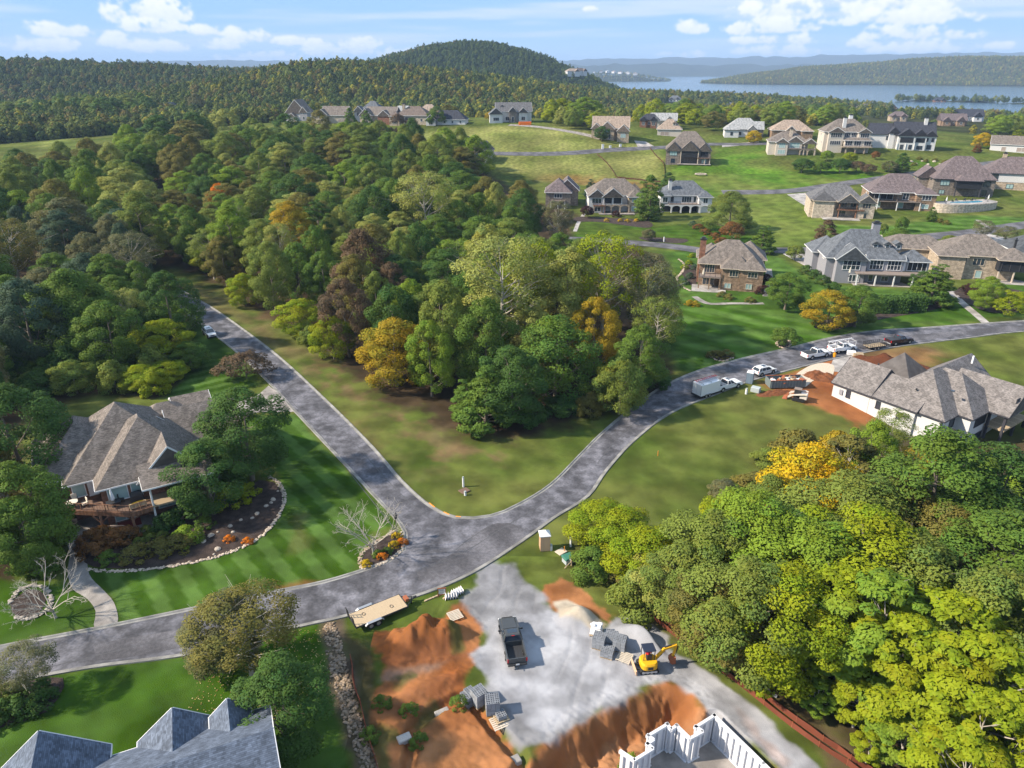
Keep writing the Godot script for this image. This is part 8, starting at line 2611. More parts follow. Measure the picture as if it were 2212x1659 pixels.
# the wooden-decked car trailer on the verge: nose towards -z
func flatbed_trailer() -> void:
	var o := thing("flatbed_trailer", "wooden-decked twin-axle flatbed trailer with raised tail ramps parked on the verge", "trailer", on_ground(p2(-13.9, -58.01), 0.0), deg_to_rad(-57))
	for k in 12:
		var b := Build.new()
		b.box(Vector3(-0.98 + k * 0.178, 0.72, 0), Vector3(0.17, 0.05, 5.6))
		put("plank", b.mesh(), M["plank_%d" % (k % 3)] if M.has("plank_0") else M.raw_wood, o)
	var b := Build.new()
	for s in [-1, 1]:
		b.box(Vector3(s * 1.1, 0.66, 0), Vector3(0.08, 0.16, 5.7))
	b.box(Vector3(0, 0.66, -2.86), Vector3(2.28, 0.16, 0.08))
	b.box(Vector3(0, 0.66, 2.86), Vector3(2.28, 0.16, 0.08))
	for s in [-1, 1]:
		b.tube(Vector3(s * 0.9, 0.6, -2.8), Vector3(0, 0.58, -4.1), 0.06, 0.06, 6, true)
	b.box(Vector3(0, 0.6, -4.15), Vector3(0.16, 0.14, 0.4))
	b.tube(Vector3(0.15, 0.0, -3.7), Vector3(0.15, 1.0, -3.7), 0.05, 0.05, 6, true)
	put("frame", b.mesh(), M.dark_metal, o)
	b = Build.new()
	b.box(Vector3(0, 0.82, -3.15), Vector3(0.7, 0.34, 0.4))
	put("tool_box", b.mesh(), M.rust_wood, o)
	for s in [-1, 1]:
		for z in [0.55, 1.35]:
			wheel(o, Vector3(s * 1.26, 0.36, z), 0.36, 0.22)
		b = Build.new()
		b.box(Vector3(s * 1.28, 0.80, 0.95), Vector3(0.32, 0.04, 1.5))
		b.box(Vector3(s * 1.28, 0.70, 1.82), Vector3(0.32, 0.04, 0.34), Basis(Vector3.RIGHT, 0.7))
		b.box(Vector3(s * 1.28, 0.70, 0.08), Vector3(0.32, 0.04, 0.34), Basis(Vector3.RIGHT, -0.7))
		put("mudguard", b.mesh(), M.steel, o)
		b = Build.new()
		for x in [0.55, 1.0]:
			b.tube(Vector3(s * x, 0.7, 2.92), Vector3(s * x, 1.85, 3.05), 0.05, 0.05, 5, true)
		for k in 4:
			b.tube(Vector3(s * 0.55, 0.85 + k * 0.3, 2.94 + k * 0.03), Vector3(s * 1.0, 0.85 + k * 0.3, 2.94 + k * 0.03), 0.03, 0.03, 4)
		put("ramp", b.mesh(), M.dark_metal, o)
	for p in [Vector3(0.2, 0.76, -1.4), Vector3(-0.3, 0.76, 1.5)]:
		b = Build.new()
		for i in 14:
			var a := TAU * i / 14.0
			var a2 := TAU * (i + 1) / 14.0
			b.tube(p + Vector3(cos(a) * 0.22, 0.02, sin(a) * 0.16), p + Vector3(cos(a2) * 0.22, 0.02, sin(a2) * 0.16), 0.025, 0.025, 4)
		put("chain", b.mesh(), M.dark_metal, o)


# ---------------------------------------------------------------- vehicles: noses towards -z
func paint(called: String, c: Color) -> StandardMaterial3D:
	var m := mat(called, c, 0.35)
	m.clearcoat_enabled = true
	m.clearcoat = 0.6
	m.clearcoat_roughness = 0.08
	return m


func slab_ring(z0: float, z1: float, half0: float, half1: float, y: float) -> Array:
	return [Vector3(-half1, y, z1), Vector3(half1, y, z1), Vector3(half0, y, z0), Vector3(-half0, y, z0)]


func pickup(label: String, at: Vector2, turn: float, body: Material, bed: String, called := "pickup_truck") -> Node3D:
	var o := thing(called, label, "pickup truck", on_ground(at, 0.03), deg_to_rad(turn))
	var b := Build.new()
	# front and cab shell
	b.hull([Vector2(-2.92, 0.48), Vector2(0.72, 0.48), Vector2(0.72, 1.22), Vector2(-0.95, 1.20), Vector2(-1.15, 1.17), Vector2(-2.65, 1.08), Vector2(-2.88, 0.98), Vector2(-2.96, 0.7)], [0.94, 0.97, 0.97, 0.97, 0.97, 0.90, 0.84, 0.92])
	put("body", b.mesh(), body, o)
	b = Build.new()
	b.loft([slab_ring(-2.6, -1.15, 0.72, 0.82, 1.09), slab_ring(-2.5, -1.15, 0.62, 0.72, 1.19)])
	put("hood", b.mesh(), body, o)
	# glasshouse with its roof and pillars
	b = Build.new()
	b.loft([slab_ring(-1.1, 0.70, 0.90, 0.90, 1.19), slab_ring(-0.32, 0.52, 0.70, 0.70, 1.82)])
	put("glass", b.mesh(), M.glass, o)
	b = Build.new()
	b.loft([slab_ring(-0.38, 0.58, 0.74, 0.74, 1.80), slab_ring(-0.30, 0.50, 0.66, 0.66, 1.88)])
	put("roof", b.mesh(), body, o)
	b = Build.new()
	b.box(Vector3(0, 1.887, 0.02), Vector3(0.95, 0.012, 0.5))
	put("sunroof", b.mesh(), M.glass, o)
	b = Build.new()
	for s in [-1, 1]:
		b.tube(Vector3(s * 0.91, 1.2, -1.08), Vector3(s * 0.715, 1.83, -0.32), 0.045, 0.045, 5)
		b.tube(Vector3(s * 0.91, 1.2, -0.18), Vector3(s * 0.72, 1.83, 0.06), 0.045, 0.045, 5)
		b.tube(Vector3(s * 0.91, 1.2, 0.68), Vector3(s * 0.715, 1.83, 0.52), 0.06, 0.055, 5)
	put("pillar", b.mesh(), body, o)
	# the bed
	b = Build.new()
	for s in [-1, 1]:
		b.box(Vector3(s * 0.91, 0.88, 1.80), Vector3(0.13, 0.72, 2.16))
	b.box(Vector3(0, 0.56, 1.80), Vector3(1.72, 0.1, 2.16))
	put("bed", b.mesh(), body, o)
	b = Build.new()
	b.box(Vector3(0, 0.625, 1.8), Vector3(1.68, 0.02, 2.1))
	put("bed_liner", b.mesh(), M.dark_metal if bed != "pale" else M.raw_wood, o)
	b = Build.new()
	b.soft_box(Vector3(0, 0.9, 2.92), Vector3(1.92, 0.66, 0.1), 0.02)
	put("tailgate", b.mesh(), body, o)
	if bed == "cover":
		b = Build.new()
		b.soft_box(Vector3(0, 1.25, 1.82), Vector3(1.80, 0.05, 2.14), 0.02)
		put("bed_cover", b.mesh(), M.dark_metal, o)
	# bumpers, grille, lamps
	b = Build.new()
	b.soft_box(Vector3(0, 0.52, -3.02), Vector3(1.86, 0.26, 0.2), 0.05)
	put("bumper", b.mesh(), M.steel if bed != "dark" else M.dark_metal, o)
	b = Build.new()
	b.soft_box(Vector3(0, 0.5, 3.03), Vector3(1.86, 0.22, 0.2), 0.05)
	put("bumper", b.mesh(), M.steel if bed != "dark" else M.dark_metal, o)
	b = Build.new()
	b.box(Vector3(0, 0.82, -2.96), Vector3(1.1, 0.3, 0.05))
	put("grille", b.mesh(), M.dark_metal, o)
	for s in [-1, 1]:
		b = Build.new()
		b.soft_box(Vector3(s * 0.75, 0.86, -2.9), Vector3(0.34, 0.2, 0.14), 0.03)
		put("headlight", b.mesh(), M.lamp_glass, o)
		b = Build.new()
		b.box(Vector3(s * 0.90, 0.98, 2.93), Vector3(0.15, 0.4, 0.12))
		put("taillight", b.mesh(), M.tail_red, o)
		b = Build.new()
		b.soft_box(Vector3(s * 1.12, 1.25, -0.85), Vector3(0.24, 0.2, 0.12), 0.03)
		b.box(Vector3(s * 0.98, 1.2, -0.85), Vector3(0.14, 0.05, 0.05))
		put("mirror", b.mesh(), M.dark_metal, o)
		for z in [-1.9, 1.75]:
			wheel(o, Vector3(s * 0.86, 0.41, z), 0.41, 0.28)
			b = Build.new()
			for k in 8:
				var a := PI * k / 8.0
				var a2 := PI * (k + 1) / 8.0
				b.quad(Vector3(s * 1.0, 0.44 + sin(a) * 0.5, z - cos(a) * 0.5), Vector3(s * 1.0, 0.44 + sin(a2) * 0.5, z - cos(a2) * 0.5), Vector3(s * 1.0, 0.44 + sin(a2) * 0.38, z - cos(a2) * 0.40), Vector3(s * 1.0, 0.44 + sin(a) * 0.38, z - cos(a) * 0.40))
			put("wheel_arch", b.mesh(), M.rubber, o)
		b = Build.new()
		b.box(Vector3(s * 0.975, 0.86, -0.45), Vector3(0.012, 0.03, 0.16))
		b.box(Vector3(s * 0.975, 0.86, 0.45), Vector3(0.012, 0.03, 0.16))
		put("door_handle", b.mesh(), M.steel, o)
	b = Build.new()
	b.box(Vector3(0, 0.62, 3.135), Vector3(0.34, 0.16, 0.02))
	put("licence_plate", b.mesh(), M.white_plastic, o)
	b = Build.new()
	b.box(Vector3(0, 1.80, 0.60), Vector3(0.3, 0.05, 0.05))
	put("brake_light", b.mesh(), M.tail_red, o)
	b = Build.new()
	b.tube(Vector3(0, 0.4, 3.1), Vector3(0, 0.4, 3.4), 0.04, 0.04, 5, true)
	put("hitch", b.mesh(), M.dark_metal, o)
	return o


func suv(label: String, at: Vector2, turn: float, body: Material) -> Node3D:
	var o := thing("suv", label, "car", on_ground(at, 0.03), deg_to_rad(turn))
	var b := Build.new()
	b.hull([Vector2(-2.25, 0.32), Vector2(2.25, 0.34), Vector2(2.38, 0.6), Vector2(2.30, 1.06), Vector2(-0.95, 1.03), Vector2(-1.2, 1.0), Vector2(-2.1, 0.88), Vector2(-2.33, 0.72), Vector2(-2.38, 0.5)], [0.84, 0.84, 0.86, 0.90, 0.93, 0.92, 0.80, 0.76, 0.82])
	put("body", b.mesh(), body, o)
	b = Build.new()
	b.loft([slab_ring(-1.15, 2.28, 0.86, 0.84, 1.02), slab_ring(-0.25, 1.80, 0.66, 0.62, 1.58)])
	put("glass", b.mesh(), M.glass, o)
	b = Build.new()
	b.loft([slab_ring(-0.32, 1.95, 0.70, 0.68, 1.56), slab_ring(-0.20, 1.82, 0.60, 0.58, 1.66)])
	put("roof", b.mesh(), body, o)
	b = Build.new()
	b.box(Vector3(0, 1.668, 0.35), Vector3(0.85, 0.012, 0.8))
	put("sunroof", b.mesh(), M.glass, o)
	b = Build.new()
	for s in [-1, 1]:
		b.tube(Vector3(s * 0.87, 1.02, -1.12), Vector3(s * 0.68, 1.6, -0.26), 0.045, 0.045, 5)
		b.tube(Vector3(s * 0.88, 1.02, 0.45), Vector3(s * 0.68, 1.6, 0.5), 0.04, 0.04, 5)
		b.tube(Vector3(s * 0.86, 1.02, 1.5), Vector3(s * 0.66, 1.6, 1.4), 0.05, 0.05, 5)
		b.tube(Vector3(s * 0.84, 1.04, 2.26), Vector3(s * 0.64, 1.6, 1.86), 0.09, 0.07, 5)
		b.tube(Vector3(s * 0.66, 1.70, -0.1), Vector3(s * 0.64, 1.70, 1.7), 0.025, 0.025, 5)
	put("pillar", b.mesh(), body, o)
	b = Build.new()
	b.soft_box(Vector3(0, 0.42, -2.36), Vector3(1.5, 0.22, 0.12), 0.04)
	b.soft_box(Vector3(0, 0.44, 2.36), Vector3(1.6, 0.22, 0.12), 0.04)
	put("bumper", b.mesh(), M.dark_metal, o)
	b = Build.new()
	b.box(Vector3(0, 0.72, -2.36), Vector3(0.9, 0.2, 0.05))
	put("grille", b.mesh(), M.dark_metal, o)
	b = Build.new()
	b.box(Vector3(0, 0.75, 2.385), Vector3(0.4, 0.14, 0.02))
	put("licence_plate", b.mesh(), M.white_plastic, o)
	for s in [-1, 1]:
		b = Build.new()
		b.soft_box(Vector3(s * 0.66, 0.76, -2.24), Vector3(0.34, 0.14, 0.2), 0.03)
		put("headlight", b.mesh(), M.lamp_glass, o)
		b = Build.new()
		b.soft_box(Vector3(s * 0.74, 0.92, 2.30), Vector3(0.3, 0.18, 0.14), 0.03)
		put("taillight", b.mesh(), M.tail_red, o)
		b = Build.new()
		b.soft_box(Vector3(s * 1.0, 1.08, -0.85), Vector3(0.2, 0.15, 0.12), 0.03)
		put("mirror", b.mesh(), body, o)
		for z in [-1.45, 1.45]:
			wheel(o, Vector3(s * 0.80, 0.36, z), 0.36, 0.24)
			b = Build.new()
			for k in 8:
				var a := PI * k / 8.0
				var a2 := PI * (k + 1) / 8.0
				b.quad(Vector3(s * 0.925, 0.38 + sin(a) * 0.45, z - cos(a) * 0.45), Vector3(s * 0.925, 0.38 + sin(a2) * 0.45, z - cos(a2) * 0.45), Vector3(s * 0.925, 0.38 + sin(a2) * 0.34, z - cos(a2) * 0.36), Vector3(s * 0.925, 0.38 + sin(a) * 0.34, z - cos(a) * 0.36))
			put("wheel_arch", b.mesh(), M.rubber, o)
	return o


func make_vehicles() -> void:
	var white := paint("white_paint", Color(0.68, 0.69, 0.71))
	var charcoal := paint("charcoal_paint", Color(0.050, 0.054, 0.058))
	var maroon := paint("maroon_paint", Color(0.030, 0.014, 0.018))
	mat("lamp_glass", Color(0.55, 0.57, 0.6), 0.1)
	mat("tail_red", Color(0.45, 0.015, 0.02), 0.25)
	pickup("charcoal pickup truck parked on the pale gravel with an empty bed", p2(0, -53.84), 10.0, charcoal, "dark")
	pickup("white pickup hitched to the white cargo trailer on the bend", p2(38.22, -115.6), -61.0, white, "open")
	pickup("white pickup with black bed cover parked before the service truck", p2(59.85, -130.4), -67.6, white, "cover")
	var st := pickup("white service truck with ladder rack and open load bed", p2(66.44, -133.7), -69.0, white, "pale", "service_truck")
	var b := Build.new()
	for s in [-1, 1]:
		for z in [-2.4, 1.0, 2.7]:
			b.tube(Vector3(s * 0.95, 1.2 if z > 0 else 1.0, z), Vector3(s * 0.95, 2.15, z), 0.035, 0.035, 5)
		b.tube(Vector3(s * 0.95, 2.15, -2.6), Vector3(s * 0.95, 2.15, 2.9), 0.035, 0.035, 5)
	for z in [-2.4, -0.6, 1.0, 2.7]:
		b.tube(Vector3(-0.95, 2.15, z), Vector3(0.95, 2.15, z), 0.03, 0.03, 5)
	put("ladder_rack", b.mesh(), M.white_plastic, st)
	b = Build.new()
	for s in [-1, 1]:
		b.box(Vector3(-0.55 + s * 0.2, 2.22, 0.2), Vector3(0.06, 0.08, 6.2))
	for k in 14:
		b.box(Vector3(-0.55, 2.22, -2.7 + k * 0.44), Vector3(0.4, 0.03, 0.05))
	put("ladder", b.mesh(), M.white_plastic, st)
	b = Build.new()
	for s in [-1, 1]:
		b.soft_box(Vector3(s * 0.92, 1.0, 1.8), Vector3(0.34, 0.7, 2.2), 0.04)
	put("tool_box", b.mesh(), white, st)
	pickup("dark maroon pickup with black bed cover pulling the mesh-sided trailer", p2(80.1, -138.1), -72.0, maroon, "cover")
	suv("white car coming down the road past the left wood", p2(-64.7, -143.3), -142.0, white)
	suv("white car parked by the dumpster near the new house", p2(46.93, -121.9), -62.0, white)
	cargo_trailer()
	mesh_trailer()
	dumpster()
	skid_steer()


func cargo_trailer() -> void:
	var o := thing("cargo_trailer", "white enclosed cargo trailer with roof ladders behind the white pickup", "trailer", on_ground(p2(33.86, -113), 0.03), deg_to_rad(-58))
	var b := Build.new()
	b.soft_box(Vector3(0, 1.62, 0), Vector3(2.2, 2.1, 4.6), 0.06)
	put("body", b.mesh(), M.white_paint, o)
	b = Build.new()
	b.box(Vector3(0, 0.5, 0.1), Vector3(2.0, 0.16, 4.7))
	b.box(Vector3(0, 0.5, 2.4), Vector3(2.2, 0.3, 0.12))
	for s in [-1, 1]:
		b.tube(Vector3(s * 0.8, 0.5, -2.3), Vector3(0, 0.5, -3.4), 0.05, 0.05, 5, true)
	put("frame", b.mesh(), M.dark_metal, o)
	b = Build.new()
	b.box(Vector3(0, 1.62, 2.31), Vector3(0.02, 1.9, 0.02))
	for s in [-1, 1]:
		b.box(Vector3(s * 1.0, 1.62, 2.315), Vector3(0.06, 1.95, 0.03))
		b.box(Vector3(s * 0.9, 1.0, 2.33), Vector3(0.2, 0.06, 0.03))
	put("door", b.mesh(), M.steel, o)
	for s in [-1, 1]:
		for z in [0.15, 0.95]:
			wheel(o, Vector3(s * 1.02, 0.36, z), 0.36, 0.22)
		b = Build.new()
		b.box(Vector3(s * 1.12, 0.78, 0.55), Vector3(0.16, 0.06, 1.7))
		put("mudguard", b.mesh(), M.steel, o)
	b = Build.new()
	for z in [-1.9, 0.0, 1.9]:
		b.tube(Vector3(-1.05, 2.85, z), Vector3(1.05, 2.85, z), 0.035, 0.035, 5)
		for s in [-1, 1]:
			b.tube(Vector3(s * 1.05, 2.66, z), Vector3(s * 1.05, 2.95, z), 0.035, 0.035, 5)
	put("roof_rack", b.mesh(), M.steel, o)
	for q in [[-0.5, "red_shirt"], [0.15, "steel"]]:
		b = Build.new()
		for s in [-1, 1]:
			b.box(Vector3(q[0] + s * 0.2, 2.93, -0.2), Vector3(0.06, 0.08, 5.0))
		for k in 11:
			b.box(Vector3(q[0], 2.93, -2.5 + k * 0.46), Vector3(0.4, 0.03, 0.05))
		put("ladder", b.mesh(), M[q[1]], o)


func mesh_trailer() -> void:
	var o := thing("utility_trailer", "black mesh-sided utility trailer with a wood floor behind the maroon pickup", "trailer", on_ground(p2(73.82, -135.5), 0.03), deg_to_rad(-71))
	for k in 10:
		var b := Build.new()
		b.box(Vector3(-0.86 + k * 0.191, 0.62, 0), Vector3(0.18, 0.05, 4.2))
		put("plank", b.mesh(), M.raw_wood, o)
	var b := Build.new()
	for s in [-1, 1]:
		b.box(Vector3(s * 0.99, 0.58, 0), Vector3(0.07, 0.12, 4.3))
		b.tube(Vector3(s * 0.8, 0.5, -2.1), Vector3(0, 0.5, -3.2), 0.05, 0.05, 5, true)
	put("frame", b.mesh(), M.dark_metal, o)
	for e in [[Vector3(-0.99, 0.65, -2.1), Vector3(-0.99, 0.65, 2.1)], [Vector3(0.99, 0.65, -2.1), Vector3(0.99, 0.65, 2.1)], [Vector3(-0.99, 0.65, -2.1), Vector3(0.99, 0.65, -2.1)], [Vector3(-0.99, 0.65, 2.1), Vector3(0.99, 0.65, 2.1)]]:
		b = Build.new()
		var up := Vector3(0, 0.72, 0)
		b.tube(e[0] + up, e[1] + up, 0.035, 0.035, 5)
		var n := int(e[0].distance_to(e[1]) / 0.5)
		for k in n + 1:
			var p: Vector3 = e[0].lerp(e[1], float(k) / n)
			b.tube(p, p + up, 0.03, 0.03, 4)
		for k in 7:
			var p := Vector3(0, 0.1 * (k + 0.5), 0)
			b.tube(e[0] + p, e[1] + p, 0.009, 0.009, 3)
		for k in n * 5:
			var p: Vector3 = e[0].lerp(e[1], (k + 0.5) / (n * 5.0))
			b.tube(p, p + up, 0.009, 0.009, 3)
		put("mesh_side", b.mesh(), M.dark_metal, o)
	for s in [-1, 1]:
		for z in [0.1, 0.9]:
			wheel(o, Vector3(s * 1.14, 0.34, z), 0.34, 0.2)


func dumpster() -> void:
	var o := thing("dumpster", "long grey roll-off dumpster full of rusty building waste beside the drive", "dumpster", on_ground(p2(49.02, -116.7), 0.02), deg_to_rad(-86))
	var steel := mat("dumpster_grey", Color(0.135, 0.165, 0.175), 0.6)
	var b := Build.new()
	for s in [-1, 1]:
		b.box(Vector3(s * 1.15, 0.85, 0), Vector3(0.08, 1.4, 6.4))
	for s in [-1, 1]:
		b.box(Vector3(0, 0.85, s * 3.2), Vector3(2.36, 1.4, 0.08))
	b.box(Vector3(0, 0.2, 0), Vector3(2.3, 0.1, 6.4))
	put("body", b.mesh(), steel, o)
	for s in [-1, 1]:
		for k in 12:
			b = Build.new()
			b.box(Vector3(s * 1.22, 0.8, -3.0 + k * 0.545), Vector3(0.1, 1.3, 0.12))
			put("rib", b.mesh(), steel, o)
		b = Build.new()
		b.box(Vector3(s * 1.17, 1.58, 0), Vector3(0.16, 0.1, 6.5))
		put("rail", b.mesh(), M.rust_wood, o)
	var r := RandomNumberGenerator.new()
	r.seed = 31
	for k in 46:
		b = Build.new()
		b.soft_box(Vector3.ZERO, Vector3(r.randf_range(0.2, 1.1), r.randf_range(0.05, 0.35), r.randf_range(0.2, 0.8)), 0.02)
		var q := put("waste", b.mesh(), [M.rust_wood, M.rust_wood, M.raw_wood, M.white_plastic, M.timber][r.randi() % 5], o, Vector3(r.randf_range(-0.85, 0.85), r.randf_range(0.9, 1.5), r.randf_range(-2.8, 2.8)))
		q.rotation = Vector3(r.randf_range(-0.5, 0.5), r.randf() * TAU, r.randf_range(-0.5, 0.5))


func skid_steer() -> void:
	var o := thing("skid_steer", "dirty white tracked skid-steer loader at the edge of the red clay", "loader", on_ground(p2(49.55, -111.3), 0.05), deg_to_rad(62))
	var pale := mat("loader_white", Color(0.62, 0.56, 0.50), 0.6)
	var b := Build.new()
	for s in [-1, 1]:
		var t := Build.new()
		t.hull([Vector2(-0.9, 0.02), Vector2(0.9, 0.02), Vector2(1.1, 0.3), Vector2(0.9, 0.55), Vector2(-0.8, 0.55), Vector2(-1.1, 0.3)], [0.17, 0.17, 0.17, 0.17, 0.17, 0.17])
		put("track", t.mesh(), M.rubber, o, Vector3(s * 0.75, 0, 0))
		t = Build.new()
		t.hull([Vector2(-0.9, 0.95), Vector2(0.9, 1.35), Vector2(1.3, 1.3), Vector2(1.3, 1.55), Vector2(0.8, 1.62), Vector2(-1.5, 1.0), Vector2(-1.9, 0.4), Vector2(-1.75, 0.35)], [0.07, 0.07, 0.07, 0.07, 0.07, 0.07, 0.07, 0.07])
		put("arm", t.mesh(), pale, o, Vector3(s * 0.82, 0, 0))
	b.soft_box(Vector3(0, 0.85, 0.75), Vector3(1.3, 0.95, 1.2), 0.08)
	put("engine_cover", b.mesh(), pale, o)
	b = Build.new()
	b.soft_box(Vector3(0, 1.3, -0.3), Vector3(0.95, 1.4, 1.1), 0.06)
	put("cab", b.mesh(), M.dark_metal, o)
	b = Build.new()
	b.soft_box(Vector3(0, 2.02, -0.3), Vector3(1.05, 0.1, 1.25), 0.03)
	put("roof", b.mesh(), M.deck_grey, o)
	b = Build.new()
	b.hull([Vector2(-2.6, 0.05), Vector2(-1.8, 0.05), Vector2(-1.75, 0.6), Vector2(-1.95, 0.6), Vector2(-2.0, 0.2)], [0.95, 0.95, 0.95, 0.95, 0.95])
	put("bucket", b.mesh(), M.rust_wood, o)


# ---------------------------------------------------------------- street furniture and small things
func make_small_things() -> void:
	# portable toilet: tan cabin, white pyramid roof
	var o := thing("portable_toilet", "tan portable toilet with white pointed roof on the verge near the junction", "toilet", on_ground(p2(3.86, -69.49)), 0.12)
	toilet(o, M.tan_plastic, M.white_plastic, true)
	o = thing("portable_toilet", "grey-blue portable toilet beside the dumpster at the bend", "toilet", on_ground(p2(43.03, -117.9)), -0.5)
	toilet(o, mat("slate_plastic", Color(0.15, 0.20, 0.26), 0.6), M.white_plastic, false)
	# utility pedestals and pads
	for p in [["white utility post on the dry lawn between the two roads", p2(-6.64, -83.1), 1.5, 0.14], ["short white pedestal below the brown pad on the dry lawn", p2(-6.26, -81), 0.55, 0.17], ["white utility post on the verge by the yellow-green bushes", p2(7.04, -69.98), 1.6, 0.15], ["small grey pedestal at the foot of the tan toilet", p2(4.62, -69.23), 0.7, 0.2],
			["white post beside the street under the white arcade house", p2(50.38, -234.7), 1.6, 0.2], ["white post at the clay edge beside the grey cabinet", p2(41.11, -113.4), 1.0, 0.2]]:
		var q := thing("utility_post", p[0], "utility post", on_ground(p[1]), 0.0)
		var b := Build.new()
		b.tube(Vector3(0, -0.1, 0), Vector3(0, p[2], 0), p[3], p[3], 10, true)
		put("post", b.mesh(), M.white_plastic, q)
		b = Build.new()
		b.tube(Vector3(0, p[2] - 0.02, 0), Vector3(0, p[2] + 0.1, 0), p[3] * 1.12, p[3] * 0.8, 10, true)
		put("cap", b.mesh(), M.grey_box, q)
	for p in [["brown utility lid on the dry lawn between the two roads", p2(-6.45, -82), 1.3, "deck"], ["weathered board lying beside the white utility post on the verge", p2(5.8, -68.8), 1.2, "grey_wood"]]:
		var q := thing("utility_cover", p[0], "lid", on_ground(p[1], 0.05), 0.7)
		var b := Build.new()
		b.soft_box(Vector3(0, 0.06, 0), Vector3(p[2], 0.12, p[2] * 0.8), 0.02)
		put("plate", b.mesh(), M[p[3]], q)
	var st := thing("marker_stake", "orange marker stake beside the weathered board", "stake", on_ground(p2(6.19, -68.89)))
	var sb := Build.new()
	sb.box(Vector3(0, 0.4, 0), Vector3(0.1, 0.8, 0.06))
	put("stake", sb.mesh(), M.orange_paint, st)
	st = thing("marker_stake", "small orange survey stake on the open olive lawn", "stake", on_ground(p2(21.63, -92.1)))
	sb = Build.new()
	sb.box(Vector3(0, 0.4, 0), Vector3(0.09, 0.9, 0.09))
	put("stake", sb.mesh(), M.orange_paint, st)
	# temporary power post with its green cabinet
	var q := thing("power_post", "green cabinet with grey meter on a braced wooden post", "power post", on_ground(p2(6.63, -66.72)), 0.5)
	var b := Build.new()
	b.soft_box(Vector3(0, 0.75, -0.3), Vector3(1.25, 0.3, 1.1), 0.04)
	put("lid", b.mesh(), M.green_box, q)
	b = Build.new()
	b.soft_box(Vector3(0, 0.3, -0.3), Vector3(1.1, 0.62, 0.95), 0.03)
	put("cabinet", b.mesh(), M.grey_box, q)
	b = Build.new()
	b.box(Vector3(0, 0.6, 0.45), Vector3(0.12, 1.3, 0.12))
	put("post", b.mesh(), M.raw_wood, q)
	b = Build.new()
	b.soft_box(Vector3(0, 0.95, 0.33), Vector3(0.3, 0.45, 0.16), 0.02)
	put("meter", b.mesh(), M.white_plastic, q)
	for s in [-1, 1]:
		b = Build.new()
		b.box(Vector3(s * 0.5, 0.35, 0.5), Vector3(1.15, 0.1, 0.06), Basis(Vector3.BACK, -s * 0.62))
		put("brace", b.mesh(), M.raw_wood, q)
	# grey cabinet beside the clay
	q = thing("utility_cabinet", "grey-green utility cabinet at the edge of the clay by the bend", "cabinet", on_ground(p2(43.02, -114.3)), -0.6)
	b = Build.new()
	b.soft_box(Vector3(0, 0.45, 0), Vector3(1.5, 0.9, 1.1), 0.05)
	put("cabinet", b.mesh(), M.grey_box, q)
	# lamp post at the island bed
	q = thing("lamp_post", "black lamp post with a lantern head at the tip of the island bed", "lamp post", on_ground(p2(-13.92, -71.21)))
	b = Build.new()
	b.tube(Vector3(0, -0.1, 0), Vector3(0, 0.5, 0), 0.12, 0.07, 8)
	b.tube(Vector3(0, 0.5, 0), Vector3(0, 3.0, 0), 0.06, 0.05, 8)
	put("pole", b.mesh(), M.dark_metal, q)
	b = Build.new()
	b.loft([lantern_ring(3.0, 0.14), lantern_ring(3.45, 0.24)], true, true)
	put("glass", b.mesh(), M.glass, q)
	b = Build.new()
	b.loft([lantern_ring(3.45, 0.30), lantern_ring(3.66, 0.12), lantern_ring(3.86, 0.03)], true, true)
	for i in 6:
		var a := TAU * i / 6.0
		b.tube(Vector3(cos(a) * 0.14, 3.0, sin(a) * 0.14), Vector3(cos(a) * 0.25, 3.46, sin(a) * 0.25), 0.018, 0.018, 4)
	put("cap", b.mesh(), M.dark_metal, q)
	# chrysanthemums in the island bed
	var k := 0
	for p in [[p2(-13.96, -71.49), "yellow", "yellow mound of flowers at the lamp post"], [p2(-13.19, -70.38), "orange", "orange mound of flowers by the kerb right of the lamp post"], [p2(-14.16, -69.83), "yellow", "yellow mound of flowers in the middle of the island bed"], [p2(-15.1, -67.54), "orange", "orange mound of flowers below the bare tree"], [p2(-16.79, -66.19), "yellow", "yellow mound of flowers at the lower end of the island bed"],
			[p2(-34.23, -71.02), "orange", "left orange flower clump in the curved bed"], [p2(-31.83, -70.56), "orange", "right orange flower clump near the stone edging"]]:
		var f := tree("shrub", p[0], 0.75, 1.25, "flower_" + p[1] if leaf_mats.has("flower_" + p[1]) else p[1], p[2], "flower_mound", "flowers", "flower mounds")
		k += 1
	# stone edgings and the stony ditch: small stones nobody would count
	var stone := []
	for i in 3:
		var s := Build.new()
		var r := RandomNumberGenerator.new()
		r.seed = 50 + i
		var loops := []
		for l in [[-0.4, 0.55], [-0.1, 1.0], [0.25, 0.85], [0.45, 0.4]]:
			var loop := []
			for j in 7:
				var a := -TAU * j / 7.0
				var rr: float = l[1] * r.randf_range(0.75, 1.1)
				loop.append(Vector3(cos(a) * rr, l[0] * r.randf_range(0.85, 1.1), sin(a) * rr * 0.8))
			loops.append(loop)
		s.loft(loops)
		stone.append(s.mesh())
	mat("pale_stone", Color.WHITE, 0.9).vertex_color_use_as_albedo = true
	edging("stone_edging", smooth_line(pv([-48.43, -65.53, -45.51, -65.21, -41.46, -65.53, -37.66, -66.53, -34.44, -67.89, -31.49, -70.38, -29.94, -74.38, -29.94, -78.7, -30.74, -81.6, -32.33, -84.2, -34.06, -85.7]), 0.22), 0.14, stone[0], Color(0.42, 0.35, 0.28))
	edging("stone_edging", smooth_line(pv([-17.31, -65.85, -17.73, -67.45, -17.42, -68.94, -16.58, -70.38, -15.46, -71.67, -14.61, -72.82]), 0.25), 0.13, stone[1], Color(0.36, 0.28, 0.21))
